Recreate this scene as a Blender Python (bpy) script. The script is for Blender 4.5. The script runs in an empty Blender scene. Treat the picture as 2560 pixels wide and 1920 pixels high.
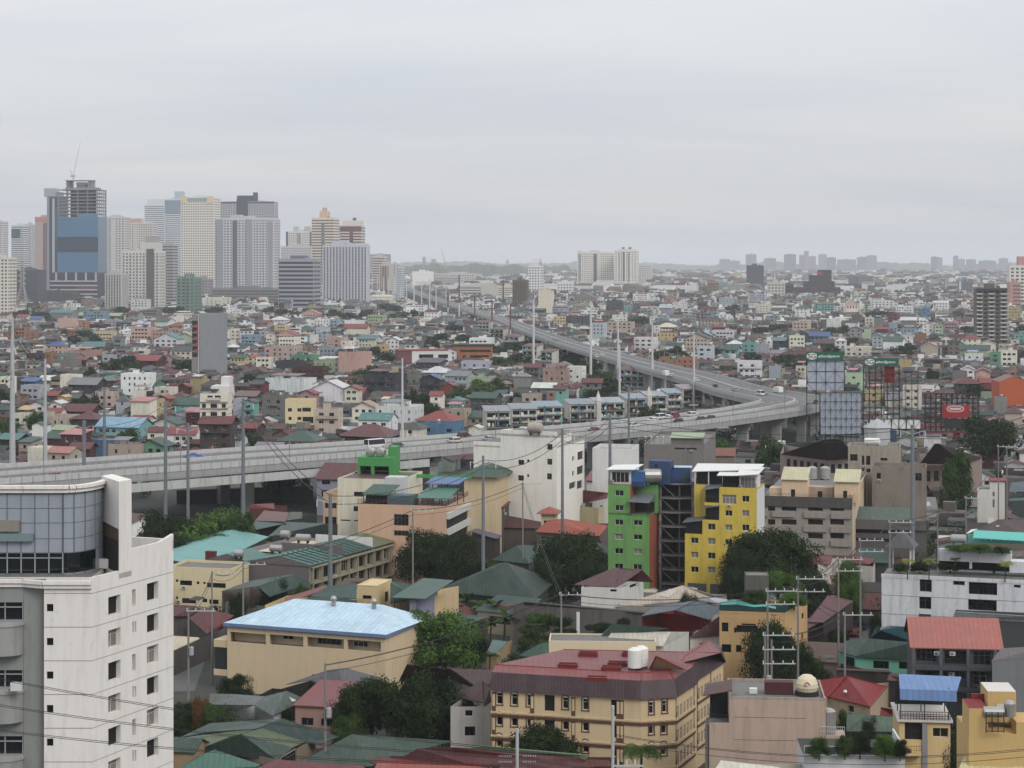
import bpy,math,random
from mathutils import Vector
R=math.radians
random.seed(7)
sc=bpy.context.scene
COL=sc.collection
# camera, sky, sun, exposure
F,H,HV=5000.0,70.0,650.0
cam_d=bpy.data.cameras.new('camera');cam=bpy.data.objects.new('camera',cam_d);COL.objects.link(cam)
cam.location=(0,0,H);cam.rotation_euler=(R(90),0,0)
cam_d.sensor_width=36;cam_d.sensor_fit='HORIZONTAL';cam_d.lens=F/2560*36
cam_d.shift_y=-(960-HV)/2560
cam_d.clip_start=1;cam_d.clip_end=60000
sc.camera=cam
SUN_EL,SUN_AZ=R(40),R(200)
w=bpy.data.worlds.new('World');sc.world=w;w.use_nodes=True
nt=w.node_tree;nt.nodes.clear();N=nt.nodes.new;L=nt.links.new
out=N('ShaderNodeOutputWorld');bg=N('ShaderNodeBackground');bg.inputs[1].default_value=0.1
sky=N('ShaderNodeTexSky');sky.sky_type='NISHITA';sky.sun_disc=False
sky.sun_elevation=SUN_EL;sky.sun_rotation=SUN_AZ;sky.altitude=50;sky.dust_density=4;sky.air_density=1
tc=N('ShaderNodeTexCoord');sep=N('ShaderNodeSeparateXYZ');L(tc.outputs['Generated'],sep.inputs[0])
def mth(op,a,b=None,c=None,clamp=False):
 n=N('ShaderNodeMath');n.operation=op;n.use_clamp=clamp
 for i,x in enumerate((a,b,c)):
  if x is None:continue
  if isinstance(x,(int,float)):n.inputs[i].default_value=x
  else:L(x,n.inputs[i])
 return n.outputs[0]
zc=mth('MAXIMUM',sep.outputs[2],0.0)
zd=mth('ADD',zc,0.10)
cx=mth('DIVIDE',sep.outputs[0],zd);cy=mth('DIVIDE',sep.outputs[1],zd)
cmb=N('ShaderNodeCombineXYZ');L(mth('MULTIPLY',cx,0.45),cmb.inputs[0]);L(cy,cmb.inputs[1])
n1=N('ShaderNodeTexNoise');n1 .inputs['Scale'].default_value=1.0;n1 .inputs['Detail'].default_value=7;n1 .inputs['Roughness'].default_value=.55
n1 .inputs['Distortion'].default_value=.5
L(cmb.outputs[0],n1 .inputs['Vector'])
rp=N('ShaderNodeValToRGB');L(n1 .outputs[0],rp.inputs[0])
e=rp.color_ramp.elements
e[0].position=.30;e[0].color=(6.1,6.4,7.0,1);e[1].position=.68;e[1].color=(7.25,7.3,7.3,1)
lum=mth('MINIMUM',mth('MULTIPLY_ADD',zc,1.9,0.80),1.6)
vm=N('ShaderNodeVectorMath');vm.operation='SCALE';L(rp.outputs[0],vm.inputs[0]);L(lum,vm.inputs['Scale'])
mx=N('ShaderNodeMix');mx.data_type='RGBA';mx.inputs[0].default_value=.9
L(sky.outputs[0],mx.inputs[6]);L(vm.outputs[0],mx.inputs[7])
L(mx.outputs[2],bg.inputs[0]);L(bg.outputs[0],out.inputs[0])
sun_d=bpy.data.lights.new('sun','SUN');sun_d.energy=1.5;sun_d.angle=R(25);sun_d.color=(1,.965,.92)
sun=bpy.data.objects.new('sun',sun_d);COL.objects.link(sun)
sd=Vector((math.sin(R(35))*math.cos(SUN_EL),-math.cos(R(35))*math.cos(SUN_EL),math.sin(SUN_EL)))
sun.rotation_euler=sd.to_track_quat('Z','Y').to_euler()
sun.location=(0,0,400)
sky.sun_rotation=math.atan2(sd.x,sd.y)
sc.view_settings.view_transform='Standard';sc.view_settings.look='None'
sc.view_settings.gamma=1;sc.view_settings.exposure=0.22
sc.cycles.use_denoising=True
sc.cycles.max_bounces=5;sc.cycles.diffuse_bounces=3;sc.cycles.glossy_bounces=2
sc.cycles.transmission_bounces=2;sc.cycles.volume_bounces=1
sc.cycles.caustics_reflective=False;sc.cycles.caustics_refractive=False
# pixel -> real position
def P(u,v,z=0.0):
 Y=F*(H-z)/(v-HV)
 return Vector(((u-1280)*Y/F,Y,z))
def PY(u,v,Y):
 return Vector(((u-1280)*Y/F,Y,H-(v-HV)*Y/F))
def px(p):
 return(1280+F*p[0]/p[1],HV+F*(H-p[2])/p[1])
 # materials
def lin(c):
 g=.3*c[0]+.59*c[1]+.11*c[2];c=tuple((x+(g-x)*.12)*.97 for x in c)
 return tuple((x/12.92 if x<=.04045 else((x+.055)/1.055)**2.4)for x in(c[0]/255,c[1]/255,c[2]/255))
MATS={}
def new_mat(key):
 m=bpy.data.materials.new(key);m.use_nodes=True;m.node_tree.nodes.clear();return m
class NT:
 def __init__(s,m):s.t=m.node_tree
 def n(s,typ,**k):
  x=s.t.nodes.new(typ)
  for a,b in k.items():setattr(x,a,b)
  return x
 def l(s,a,b):s.t.links.new(a,b)
 def math(s,op,a,b=None,clamp=False):
  x=s.n('ShaderNodeMath',operation=op,use_clamp=clamp)
  for i,q in enumerate((a,b)):
   if q is None:continue
   if isinstance(q,(int,float)):x.inputs[i].default_value=q
   else:s.l(q,x.inputs[i])
  return x.outputs[0]
 def noise(s,vec,scale,detail=3,rough=.55,stretch=None):
  if stretch:
   mp=s.n('ShaderNodeMapping');mp.inputs['Scale'].default_value=stretch;s.l(vec,mp.inputs[0]);vec=mp.outputs[0]
  x=s.n('ShaderNodeTexNoise');x.inputs['Scale'].default_value=scale;x.inputs['Detail'].default_value=detail
  x.inputs['Roughness'].default_value=rough;s.l(vec,x.inputs['Vector']);return x.outputs[0]
 def ramp(s,fac,p0,p1,c0=(0,0,0,1),c1=(1,1,1,1)):
  x=s.n('ShaderNodeValToRGB');s.l(fac,x.inputs[0]);e=x.color_ramp.elements
  e[0].position=p0;e[0].color=c0;e[1].position=p1;e[1].color=c1;return x.outputs[0]
 def mix(s,fac,a,b,mode='MIX'):
  x=s.n('ShaderNodeMix',data_type='RGBA',blend_type=mode)
  if isinstance(fac,(int,float)):x.inputs[0].default_value=fac
  else:s.l(fac,x.inputs[0])
  for i,q in((6,a),(7,b)):
   if isinstance(q,tuple):x.inputs[i].default_value=(*q[:3],1)
   else:s.l(q,x.inputs[i])
  return x.outputs[2]
 def bsdf(s,col,rough=.8,metal=0.,bump=None,bstr=.3,bdist=.02,spec=.4):
  o=s.n('ShaderNodeOutputMaterial');b=s.n('ShaderNodeBsdfPrincipled')
  if isinstance(col,tuple):b.inputs['Base Color'].default_value=(*col[:3],1)
  else:s.l(col,b.inputs['Base Color'])
  b.inputs['Roughness'].default_value=rough;b.inputs['Metallic'].default_value=metal
  b.inputs['Specular IOR Level'].default_value=spec
  if bump is not None:
   bp=s.n('ShaderNodeBump');bp.inputs['Strength'].default_value=bstr;bp.inputs['Distance'].default_value=bdist
   s.l(bump,bp.inputs['Height']);s.l(bp.outputs[0],b.inputs['Normal'])
  s.l(b.outputs[0],o.inputs[0]);return b
 def pos(s):return s.n('ShaderNodeNewGeometry').outputs['Position']
 def ob(s):return s.n('ShaderNodeTexCoord').outputs['Object']
def mul(c,k):return tuple(min(.9,x*k)for x in c)
def deep(c,a=.42,b=1.02):
 y=.3*c[0]+.55*c[1]+.15*c[2];k=min(1.06,a+b*y);return tuple(x*k for x in c)
def wall_mat(rgb,dirt=.5,rough=.85):
 key='wall_%d_%d_%d_%d'%(*rgb,int(dirt*10))
 if key in MATS:return MATS[key]
 m=new_mat(key);t=NT(m);c=deep(lin(rgb));p=t.pos()
 blot=t.ramp(t.noise(p,.18,4),.35,.75)
 streak=t.ramp(t.noise(p,1.1,4,.6,(1,1,.12)),.48,.78)
 grime=t.ramp(t.noise(p,2.3,5,.7,(1,1,.35)),.55,.72)
 col=t.mix(t.math('MULTIPLY',blot,.35*dirt),c,mul(c,.68))
 col=t.mix(t.math('MULTIPLY',streak,.75*dirt),col,tuple(x*.42 for x in(c[0],c[1]*.97,c[2]*.92)))
 col=t.mix(t.math('MULTIPLY',grime,.45*dirt),col,(.09,.085,.075))
 t.bsdf(col,rough,bump=t.noise(p,3,3),bstr=.15)
 MATS[key]=m;return m
def roof_mat(rgb,axis='x',dirt=.5,pitch=.35,kind='metal'):
 """corrugated or ribbed sheet; ribs run down the slope (axis = object axis the ribs are counted along)"""
 key='roof_%d_%d_%d_%s_%d_%s'%(*rgb,axis,int(dirt*10),kind)
 if key in MATS:return MATS[key]
 m=new_mat(key);t=NT(m);c=deep(lin(rgb),.46,.62);p=t.pos();ob=t.ob()
 sep=t.n('ShaderNodeSeparateXYZ');t.l(ob,sep.inputs[0])
 a=sep.outputs[0 if axis=='x' else 1]
 rib=t.math('PINGPONG',a,pitch)
 rib=t.math('DIVIDE',rib,pitch)
 sheet=t.n('ShaderNodeTexWhiteNoise',noise_dimensions='2D')
 fl=t.math('FLOOR',t.math('DIVIDE',a,1.6));o2=sep.outputs[1 if axis=='x' else 0]
 fl2=t.math('FLOOR',t.math('DIVIDE',o2,4.0))
 cb=t.n('ShaderNodeCombineXYZ');t.l(fl,cb.inputs[0]);t.l(fl2,cb.inputs[1]);t.l(cb.outputs[0],sheet.inputs['Vector'])
 sv=t.math('MULTIPLY',t.math('SUBTRACT',sheet.outputs['Value'],.35,True),.6)
 blot=t.ramp(t.noise(p,.22,5,.65),.38,.72)
 rust=t.ramp(t.noise(p,.9,6,.75),.52,.66)
 col=t.mix(sv,c,tuple(x*.6+.03 for x in c))
 col=t.mix(t.math('MULTIPLY',blot,.5*dirt),col,tuple(x*.55+.012 for x in c))
 col=t.mix(t.math('MULTIPLY',rust,.2+.5*dirt),col,tuple(.5*x+.5*y for x,y in zip(c,(.16,.11,.085))))
 col=t.mix(t.math('MULTIPLY',t.ramp(t.noise(p,1.6,4,.6,(.5,.5,.1)),.5,.7),.25+.3*dirt),col,tuple(x*1.35+.02 for x in c))
 col=t.mix(t.math('MULTIPLY',t.ramp(rib,.0,.25,(1,1,1,1),(0,0,0,1)),.4),col,tuple(x*.4 for x in c))
 t.bsdf(col,.55,bump=rib,bstr=.4,bdist=.05,spec=.35)
 MATS[key]=m;return m
def plain(key,rgb,rough=.6,metal=0.,spec=.4,vary=.0,linear=None):
 if key in MATS:return MATS[key]
 m=new_mat(key);t=NT(m);c=linear or deep(lin(rgb))
 if vary:
  p=t.pos();f=t.math('MULTIPLY',t.ramp(t.noise(p,.8,5,.65),.35,.75),vary)
  t.bsdf(t.mix(f,c,tuple(x*.5 for x in c)),rough,metal,spec=spec)
 else:t.bsdf(c,rough,metal,spec=spec)
 MATS[key]=m;return m
GLASS=plain('window_glass',(28,34,40),.12,0,.6,.3)
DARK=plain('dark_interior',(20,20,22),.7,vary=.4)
FRAME=plain('white_frame',(196,196,192),.6)
BROWNF=plain('brown_frame',(105,72,58),.7)
GREYF=plain('grey_frame',(110,112,114),.6)
CURTAIN=plain('curtain',(150,140,132),.9,vary=.5)
CONC=wall_mat((168,167,163),.6)
STEEL=plain('galvanised_steel',(128,136,142),.55,.0,.5,.25)
STEELW=plain('pale_steel',(178,180,182),.55,.0,.5,.25)
TANK=plain('stainless_tank',(176,174,170),.3,.55,.5,.3)
DKMETAL=plain('dark_metal',(52,48,48),.7,vary=.3)
# mesh building
class MB:
 def __init__(s):s.v=[];s.f=[];s.m=[];s.mats=[]
 def mi(s,mat):
  if mat not in s.mats:s.mats.append(mat)
  return s.mats.index(mat)
 def face(s,pts,mat):
  i=len(s.v);s.v+=[tuple(p)for p in pts];s.f.append(tuple(range(i,i+len(pts))));s.m.append(s.mi(mat))
 def box(s,x0,y0,z0,x1,y1,z1,mat,top=None):
  i=len(s.v);k=s.mi(mat);kt=s.mi(top)if top else k
  s.v+=[(x0,y0,z0),(x1,y0,z0),(x1,y1,z0),(x0,y1,z0),(x0,y0,z1),(x1,y0,z1),(x1,y1,z1),(x0,y1,z1)]
  for q,mm in(((0,3,2,1),k),((4,5,6,7),kt),((0,1,5,4),k),((1,2,6,5),k),((2,3,7,6),k),((3,0,4,7),k)):
   s.f.append(tuple(i+a for a in q));s.m.append(mm)
 def prism(s,pts,z0,z1,mat,top=None):
  n=len(pts);i=len(s.v);k=s.mi(mat);kt=s.mi(top)if top else k
  s.v+=[(p[0],p[1],z0)for p in pts]+[(p[0],p[1],z1)for p in pts]
  for a in range(n):
   b=(a+1)%n;s.f.append((i+a,i+b,i+n+b,i+n+a));s.m.append(k)
  s.f.append(tuple(i+n+a for a in range(n)));s.m.append(kt)
  s.f.append(tuple(i+a for a in reversed(range(n))));s.m.append(k)
 def slab(s,pts,th,mat,side=None):
  """a sheet through pts (top face) with thickness th downwards"""
  n=len(pts);i=len(s.v);k=s.mi(mat);ks=s.mi(side)if side else k
  s.v+=[tuple(p)for p in pts]+[(p[0],p[1],p[2]-th)for p in pts]
  s.f.append(tuple(i+a for a in range(n)));s.m.append(k)
  s.f.append(tuple(i+n+a for a in reversed(range(n))));s.m.append(ks)
  for a in range(n):
   b=(a+1)%n;s.f.append((i+a,i+n+a,i+n+b,i+b));s.m.append(ks)
 def tube(s,p0,p1,r0,r1,mat,n=8,cap=True):
  p0,p1=Vector(p0),Vector(p1);d=(p1-p0)
  if d.length<1e-6:return
  d.normalize();a=d.orthogonal().normalized();b=d.cross(a);i=len(s.v);k=s.mi(mat)
  for p,r in((p0,r0),(p1,r1)):
   for j in range(n):
    t=2*math.pi*j/n;s.v.append(tuple(p+a*math.cos(t)*r+b*math.sin(t)*r))
  for j in range(n):
   q=(j+1)%n;s.f.append((i+j,i+q,i+n+q,i+n+j));s.m.append(k)
  if cap:
   s.f.append(tuple(i+j for j in reversed(range(n))));s.m.append(k)
   s.f.append(tuple(i+n+j for j in range(n)));s.m.append(k)
 def lathe(s,prof,mat,cx=0,cy=0,n=14):
  """prof: (r, z) list from bottom to top"""
  i=len(s.v);k=s.mi(mat)
  for r,z in prof:
   for j in range(n):
    t=2*math.pi*j/n;s.v.append((cx+r*math.cos(t),cy+r*math.sin(t),z))
  for a in range(len(prof)-1):
   for j in range(n):
    q=(j+1)%n
    s.f.append((i+a*n+j,i+a*n+q,i+(a+1)*n+q,i+(a+1)*n+j));s.m.append(k)
  s.f.append(tuple(i+j for j in reversed(range(n))));s.m.append(k)
  s.f.append(tuple(i+(len(prof)-1)*n+j for j in range(n)));s.m.append(k)
 def mesh(s,name):
  me=bpy.data.meshes.new(name);me.from_pydata(s.v,[],s.f)
  for x in s.mats:me.materials.append(x)
  me.polygons.foreach_set('material_index',s.m);me.update();return me
 def build(s,name,parent=None,**tags):
  o=bpy.data.objects.new(name,s.mesh(name));COL.objects.link(o)
  if parent:o.parent=parent
  tag(o,**tags);return o
LABELS={}
def tag(o,label=None,cat=None,group=None,kind=None):
 if label:o['label']=label
 if cat:o['category']=cat
 if group:o['group']=group
 if kind:o['kind']=kind
 return o
def thing(name,loc=(0,0,0),rz=0.,**tags):
 o=bpy.data.objects.new(name,None);COL.objects.link(o);o.empty_display_size=1
 o.location=loc;o.rotation_euler=(0,0,rz);tag(o,**tags);return o
def link_mesh(name,me,parent,loc=(0,0,0),rz=0.,scale=None):
 o=bpy.data.objects.new(name,me);COL.objects.link(o);o.parent=parent
 o.location=loc;o.rotation_euler=(0,0,rz)
 if scale:o.scale=scale
 return o
ORD='first second third fourth fifth sixth seventh eighth ninth tenth eleventh twelfth thirteenth fourteenth fifteenth sixteenth seventeenth eighteenth nineteenth twentieth'.split()
def ordw(i):
 if i<20:return ORD[i]
 t={2:'twenty',3:'thirty',4:'forty',5:'fifty'}[(i+1)//10]
 return(t+'-'+ORD[(i+1)%10-1])if(i+1)%10 else t[:-1]+'ieth'
 # window parts (meshes shared by size and kind)
WM={}
def win_mesh(w,h,kind):
 w=round(w,1);h=round(h,1);k=(w,h,kind)
 if k in WM:return WM[k]
 b=MB();fm={'g':FRAME,'s':GREYF,'b':BROWNF,'d':DARK,'c':FRAME,'w':FRAME,'k':DKMETAL}[kind]
 pane={'g':GLASS,'s':GLASS,'b':GLASS,'d':DARK,'c':CURTAIN,'w':FRAME,'k':GLASS}[kind]
 b.box(.0,.06,0,w,.10,h,pane)
 if kind!='d':
  t=.07
  b.box(0,0,0,w,.055,t,fm);b.box(0,0,h-t,w,.055,h,fm);b.box(0,0,t,t,.055,h-t,fm);b.box(w-t,0,t,w,.055,h-t,fm)
  n=max(1,int(w/.75+.3))
  for i in range(1,n):
   x=w*i/n;b.box(x-.03,.01,t,x+.03,.05,h-t,fm)
  if h>1.3:b.box(t,.012,h*.68,w-t,.048,h*.68+.05,fm)
 me=b.mesh('window');WM[k]=me;return me
def acm():
 if 'ac' not in WM:
  b=MB();b.box(0,-.38,0,.72,0,.5,FRAME);b.box(.08,-.39,.07,.64,-.381,.43,plain('ac_dark',(96,98,100),.6));WM['ac']=b.mesh('air_conditioner')
 return WM['ac']
def face_cells(b,W,Hh,ops,place,mat,r=.22,z0=0.):
 """a wall face W x Hh with rectangular openings cut in it and reveals of depth r; place(x, d, z) -> local point"""
 ops=[(max(.02,a),max(z0+.02,c),min(W-.02,a2),min(Hh-.02,c2))for a,c,a2,c2 in ops]
 ops=[o for o in ops if o[2]-o[0]>.1 and o[3]-o[1]>.1]
 xs=sorted({0.,W}|{round(o[0],3)for o in ops}|{round(o[2],3)for o in ops})
 zs=sorted({z0,Hh}|{round(o[1],3)for o in ops}|{round(o[3],3)for o in ops})
 for j in range(len(zs)-1):
  za,zb=zs[j],zs[j+1];zm=(za+zb)/2;run=None
  for i in range(len(xs)-1):
   xa,xb=xs[i],xs[i+1];xm=(xa+xb)/2
   hole=any(o[0]<xm<o[2]and o[1]<zm<o[3]for o in ops)
   if not hole:run=xa if run is None else run
   if run is not None and(hole or i==len(xs)-2):
    xe=xa if hole else xb
    b.face([place(run,0,za),place(xe,0,za),place(xe,0,zb),place(run,0,zb)],mat);run=None
 for x0,a,x1,c in ops:
  b.face([place(x0,0,a),place(x1,0,a),place(x1,r,a),place(x0,r,a)],mat)
  b.face([place(x0,r,c),place(x1,r,c),place(x1,0,c),place(x0,0,c)],mat)
  b.face([place(x0,r,a),place(x0,r,c),place(x0,0,c),place(x0,0,a)],mat)
  b.face([place(x1,0,a),place(x1,0,c),place(x1,r,c),place(x1,r,a)],mat)
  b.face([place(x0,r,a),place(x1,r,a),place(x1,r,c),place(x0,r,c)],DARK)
 return ops
KEEP=[]
FOOT=[]
class Bld:
 """an oblong building: left-front ground corner at the origin, x along the front, y to the back, turned by yaw"""
 def __init__(s,name,label,cat,ul,uc,ve,h=None,Y=None,yaw=16,D=None,ur=None,z0=0.,group=None,keep=True):
  s.yaw=R(yaw);c,sn=math.cos(s.yaw),math.sin(s.yaw)
  if Y is None:Y=F*(H-(h+z0))/(ve-HV)
  C=PY(uc,ve,Y);s.z0=z0
  s.h=(C.z-z0)if h is None else h
  k=(ul-1280)/F
  s.W=(C.x-k*Y)/(c+k*sn)
  if ur is not None:
   k=(ur-1280)/F
   s.D=(k*Y-C.x)/(sn-k*c)if abs(sn-k*c)>1e-3 else 10
   if s.D<2 or s.D>80:s.D=D or 12
  else:s.D=D or max(7,min(14,s.W*.85))
  s.o=Vector((C.x-c*s.W,Y+sn*s.W,z0));s.ex=Vector((c,-sn,0));s.ey=Vector((sn,c,0));s.Y=Y
  s.root=thing(name,s.o,-s.yaw,label=label,cat=cat,group=group)
  m=s.o+s.ex*s.W/2+s.ey*s.D/2
  FOOT.append((m.x,m.y,.5*math.hypot(s.W,s.D),s))
  s.nwin=0
  if keep:
   pxm=F/Y
   KEEP.append((ul-3,ve-2.5*pxm,uc+3,ve+max(.62*s.h,3.)*pxm,Y))
 def world(s,x,y,z):return s.o+s.ex*x+s.ey*y+Vector((0,0,z))
 def inv(s,p):
  d=p-s.o;return Vector((d.dot(s.ex),d.dot(s.ey),p.z-s.z0))
 def ray(s,u,v):return Vector(((u-1280)/F,1,-(v-HV)/F))
 def Fp(s,u,v,y=0.):
  r=s.ray(u,v);c0=Vector((0,0,H));t=(s.o+s.ey*y-c0).dot(s.ey)/r.dot(s.ey);q=s.inv(c0+r*t);return q.x,q.z
 def Rp(s,u,v,x=None):
  x=s.W if x is None else x
  r=s.ray(u,v);c0=Vector((0,0,H));t=(s.o+s.ex*x-c0).dot(s.ex)/r.dot(s.ex);q=s.inv(c0+r*t);return q.y,q.z
 def rects(s,lst,face='F'):
  o=[]
  for a in lst:
   f=s.Fp if face=='F' else s.Rp
   x0,z1=f(a[0],a[1]);x1,z0=f(a[2],a[3]);o.append((min(x0,x1),min(z0,z1),max(x0,x1),max(z0,z1)))
  return o
 def grid(s,nc,nr,w,h,face='F',m=1.0,sill=1.0,fl=3.0,top=0.,skip=0.,zb=0.):
  L_=s.W if face=='F' else s.D;o=[]
  if nc<1:return o
  st=(L_-2*m)/nc
  w=min(w,st*.7)
  for j in range(nr):
   z=s.h-top-fl*(j+1)+sill
   if z<.3+zb:break
   for i in range(nc):
    if random.random()<skip:continue
    x=m+st*(i+.5)-w/2;o.append((x,z,x+w,z+h))
  return o
 def walls(s,mat,front=(),right=(),kf='g',kr=None,name='wall',r=.22,parts=True,base=None,left_mat=None,right_mat=None,hh=None,pbody=None):
  kr=kr or kf;b=MB();hh=hh or s.h
  fo=face_cells(b,s.W,hh,list(front),lambda x,d,z:(x,d,z),mat,r)
  ro=face_cells(b,s.D,hh,list(right),lambda y,d,z:(s.W-d,y,z),right_mat or mat,r)
  b.face([(s.W,s.D,0),(0,s.D,0),(0,s.D,hh),(s.W,s.D,hh)],mat)
  b.face([(0,s.D,0),(0,0,0),(0,0,hh),(0,s.D,hh)],left_mat or mat)
  b.face([(0,0,hh-.01),(s.W,0,hh-.01),(s.W,s.D,hh-.01),(0,s.D,hh-.01)],mat)
  s.wallmb=b
  if not parts:
   for a in fo:b.box(a[0],r-.12,a[1],a[2],r-.06,a[3],GLASS)
   for a in ro:b.box(s.W-r+.06,a[0],a[1],s.W-r+.12,a[2],a[3],GLASS)
  o=b.build(name,s.root)
  if parts:
   for lst,kk,rt in((fo,kf,0),(ro,kr,1)):
    for i,a in enumerate(lst):
     k=kk[i%len(kk)]
     me=win_mesh(a[2]-a[0],a[3]-a[1],k)
     if rt:link_mesh('window',me,s.root,(s.W-r+.11,a[0],a[1]),R(90))
     else:link_mesh('window',me,s.root,(a[0],r-.11,a[1]))
     if s.Y<760 and a[1]>1.2 and k!='d' and random.random()<.2:
      q=.2+random.random()*max(.1,a[2]-a[0]-.9)
      if rt:link_mesh('air_conditioner',acm(),s.root,(s.W,a[0]+q,a[1]-.62),R(90))
      else:link_mesh('air_conditioner',acm(),s.root,(a[0]+q,0,a[1]-.62))
     s.nwin+=1
  return o
 def flat(s,par=.8,mat=None,deck=None,t=.2,z=None,over=0.):
  mat=mat or CONC;deck=deck or ROOFDECK;z=s.h if z is None else z;b=MB();W,D=s.W,s.D
  b.box(-over,-over,z,W+over,D+over,z+.12,mat,deck)
  if par:
   z+=.12
   b.box(-over,-over,z,W+over,t-over,z+par,mat);b.box(-over,D-t+over,z,W+over,D+over,z+par,mat)
   b.box(-over,t-over,z,t-over,D-t+over,z+par,mat);b.box(W-t+over,t-over,z,W+over,D-t+over,z+par,mat)
  return b.build('roof',s.root)
 def roof(s,kind,col,rise=None,ov=.6,dirt=.5,th=.14,fascia=None,wallm=None,z=None,dx=(0,0),mk='metal'):
  z=s.h if z is None else z
  x0,x1=-ov+dx[0],s.W+ov+dx[1];y0,y1=-ov,s.D+ov;b=MB();f=fascia
  mx_=roof_mat(col,'x',dirt,kind=mk);my=roof_mat(col,'y',dirt,kind=mk)
  if kind=='G':
   rise=rise or(y1-y0)*.22;ym=(y0+y1)/2
   b.slab([(x0,y0,z),(x1,y0,z),(x1,ym,z+rise),(x0,ym,z+rise)],th,mx_,f)
   b.slab([(x1,y1,z),(x0,y1,z),(x0,ym,z+rise),(x1,ym,z+rise)],th,mx_,f)
   for x,q in((0,1),(s.W,-1)):
    k=rise*(1-ov/(ym-y0))-th
    b.face([(x,0,z-.01),(x,s.D,z-.01),(x,ym,z+rise-th-.01)],wallm or CONC)
  elif kind=='E':
   rise=rise or(x1-x0)*.22;xm=(x0+x1)/2
   b.slab([(x0,y0,z),(xm,y0,z+rise),(xm,y1,z+rise),(x0,y1,z)],th,my,f)
   b.slab([(xm,y0,z+rise),(x1,y0,z),(x1,y1,z),(xm,y1,z+rise)],th,my,f)
   for y in(0,s.D):b.face([(0,y,z-.01),(s.W,y,z-.01),(xm,y,z+rise-th-.01)],wallm or CONC)
  elif kind=='H':
   a=x1-x0;d=y1-y0;rise=rise or min(a,d)*.24;e=min(a,d)/2*.98
   if a>=d:r0,r1=(x0+e,(y0+y1)/2),(x1-e,(y0+y1)/2)
   else:r0,r1=((x0+x1)/2,y0+e),((x0+x1)/2,y1-e)
   A,B_,C,D_=(x0,y0,z),(x1,y0,z),(x1,y1,z),(x0,y1,z);p,q=(*r0,z+rise),(*r1,z+rise)
   if a>=d:
    b.face([A,B_,q,p],mx_);b.face([C,D_,p,q],mx_);b.face([B_,C,q],my);b.face([D_,A,p],my)
   else:
    b.face([A,B_,p],mx_);b.face([C,D_,q],mx_);b.face([B_,C,q,p],my);b.face([D_,A,p,q],my)
   b.box(x0,y0,z-.22,x1,y1,z-.003,f or wall_mat((150,145,138)))
  elif kind=='S':
   rise=rise or(y1-y0)*.16
   b.slab([(x0,y0,z+.1),(x1,y0,z+.1),(x1,y1,z+rise+.1),(x0,y1,z+rise+.1)],th,mx_,f)
   for x in(0,s.W):b.face([(x,0,z-.01),(x,s.D,z-.01),(x,s.D,z+rise)],wallm or CONC)
  elif kind=='L':
   rise=rise or 1.5
   b.slab([(x0,y0,z+rise),(x1,y0,z),(x1,y1,z),(x0,y1,z+rise)],th,my,f)
   for y in(0,s.D):b.face([(0,y,z-.01),(s.W,y,z-.01),(0,y,z+rise)],wallm or CONC)
  return b.build('roof',s.root)
ROOFDECK=wall_mat((132,130,126),.8)
# ground, roads, hills, haze
def ground_mat():
 m=new_mat('ground');t=NT(m);p=t.pos()
 a=t.ramp(t.noise(p,.02,5,.6),.42,.6);b_=t.ramp(t.noise(p,.25,5,.65),.35,.7)
 col=t.mix(a,(.02,.027,.016),(.055,.052,.048));col=t.mix(t.math('MULTIPLY',b_,.6),col,(.045,.045,.043))
 t.bsdf(col,.95,bump=t.noise(p,.8,4),bstr=.3);return m
GM=ground_mat()
b=MB();b.face([(-9000,-400,0),(9000,-400,0),(9000,30000,0),(-9000,30000,0)],GM)
b.build('ground',kind='structure')
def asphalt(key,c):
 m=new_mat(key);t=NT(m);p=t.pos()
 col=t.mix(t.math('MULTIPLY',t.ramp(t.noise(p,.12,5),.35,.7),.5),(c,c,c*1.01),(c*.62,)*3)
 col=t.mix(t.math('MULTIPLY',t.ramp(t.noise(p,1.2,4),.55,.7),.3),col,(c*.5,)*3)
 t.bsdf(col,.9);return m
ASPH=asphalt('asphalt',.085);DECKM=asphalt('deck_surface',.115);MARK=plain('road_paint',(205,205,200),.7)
def strip(name,pts,wd,z,mat,**t):
 b=MB()
 for i in range(len(pts)-1):
  a,c=Vector((*pts[i],0)),Vector((*pts[i+1],0));d=(c-a).normalized();n=Vector((-d.y,d.x,0))*wd/2
  b.face([(a-n)[:2]+(z,),(c-n)[:2]+(z,),(c+n)[:2]+(z,),(a+n)[:2]+(z,)],mat)
 return b.build(name,**t)
strip('road',[P(u,v)[:2]for u,v in((2120,1690),(2130,1600),(2160,1500),(2350,1420),(2385,1330),(2440,1250),(2500,1190))],7.5,.05,ASPH,kind='structure')
strip('side_street',[P(u,v)[:2]for u,v in((440,1730),(470,1650),(500,1560),(520,1500))],6,.045,ASPH,kind='structure')
strip('underpass_road',[P(u,v)[:2]for u,v in((300,1330),(900,1290),(1500,1200),(1950,1130),(2150,1080))],14,.04,asphalt('shade_asphalt',.035),kind='structure')  # asphalt darkened to stand in for the shade under the expressway
FOREST=None
def forest_mat():
 m=new_mat('forest');t=NT(m);p=t.pos()
 col=t.mix(t.ramp(t.noise(p,.03,6,.7),.4,.65),(.028,.045,.022),(.075,.10,.05));t.bsdf(col,.95);return m
FOREST=forest_mat()
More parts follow.
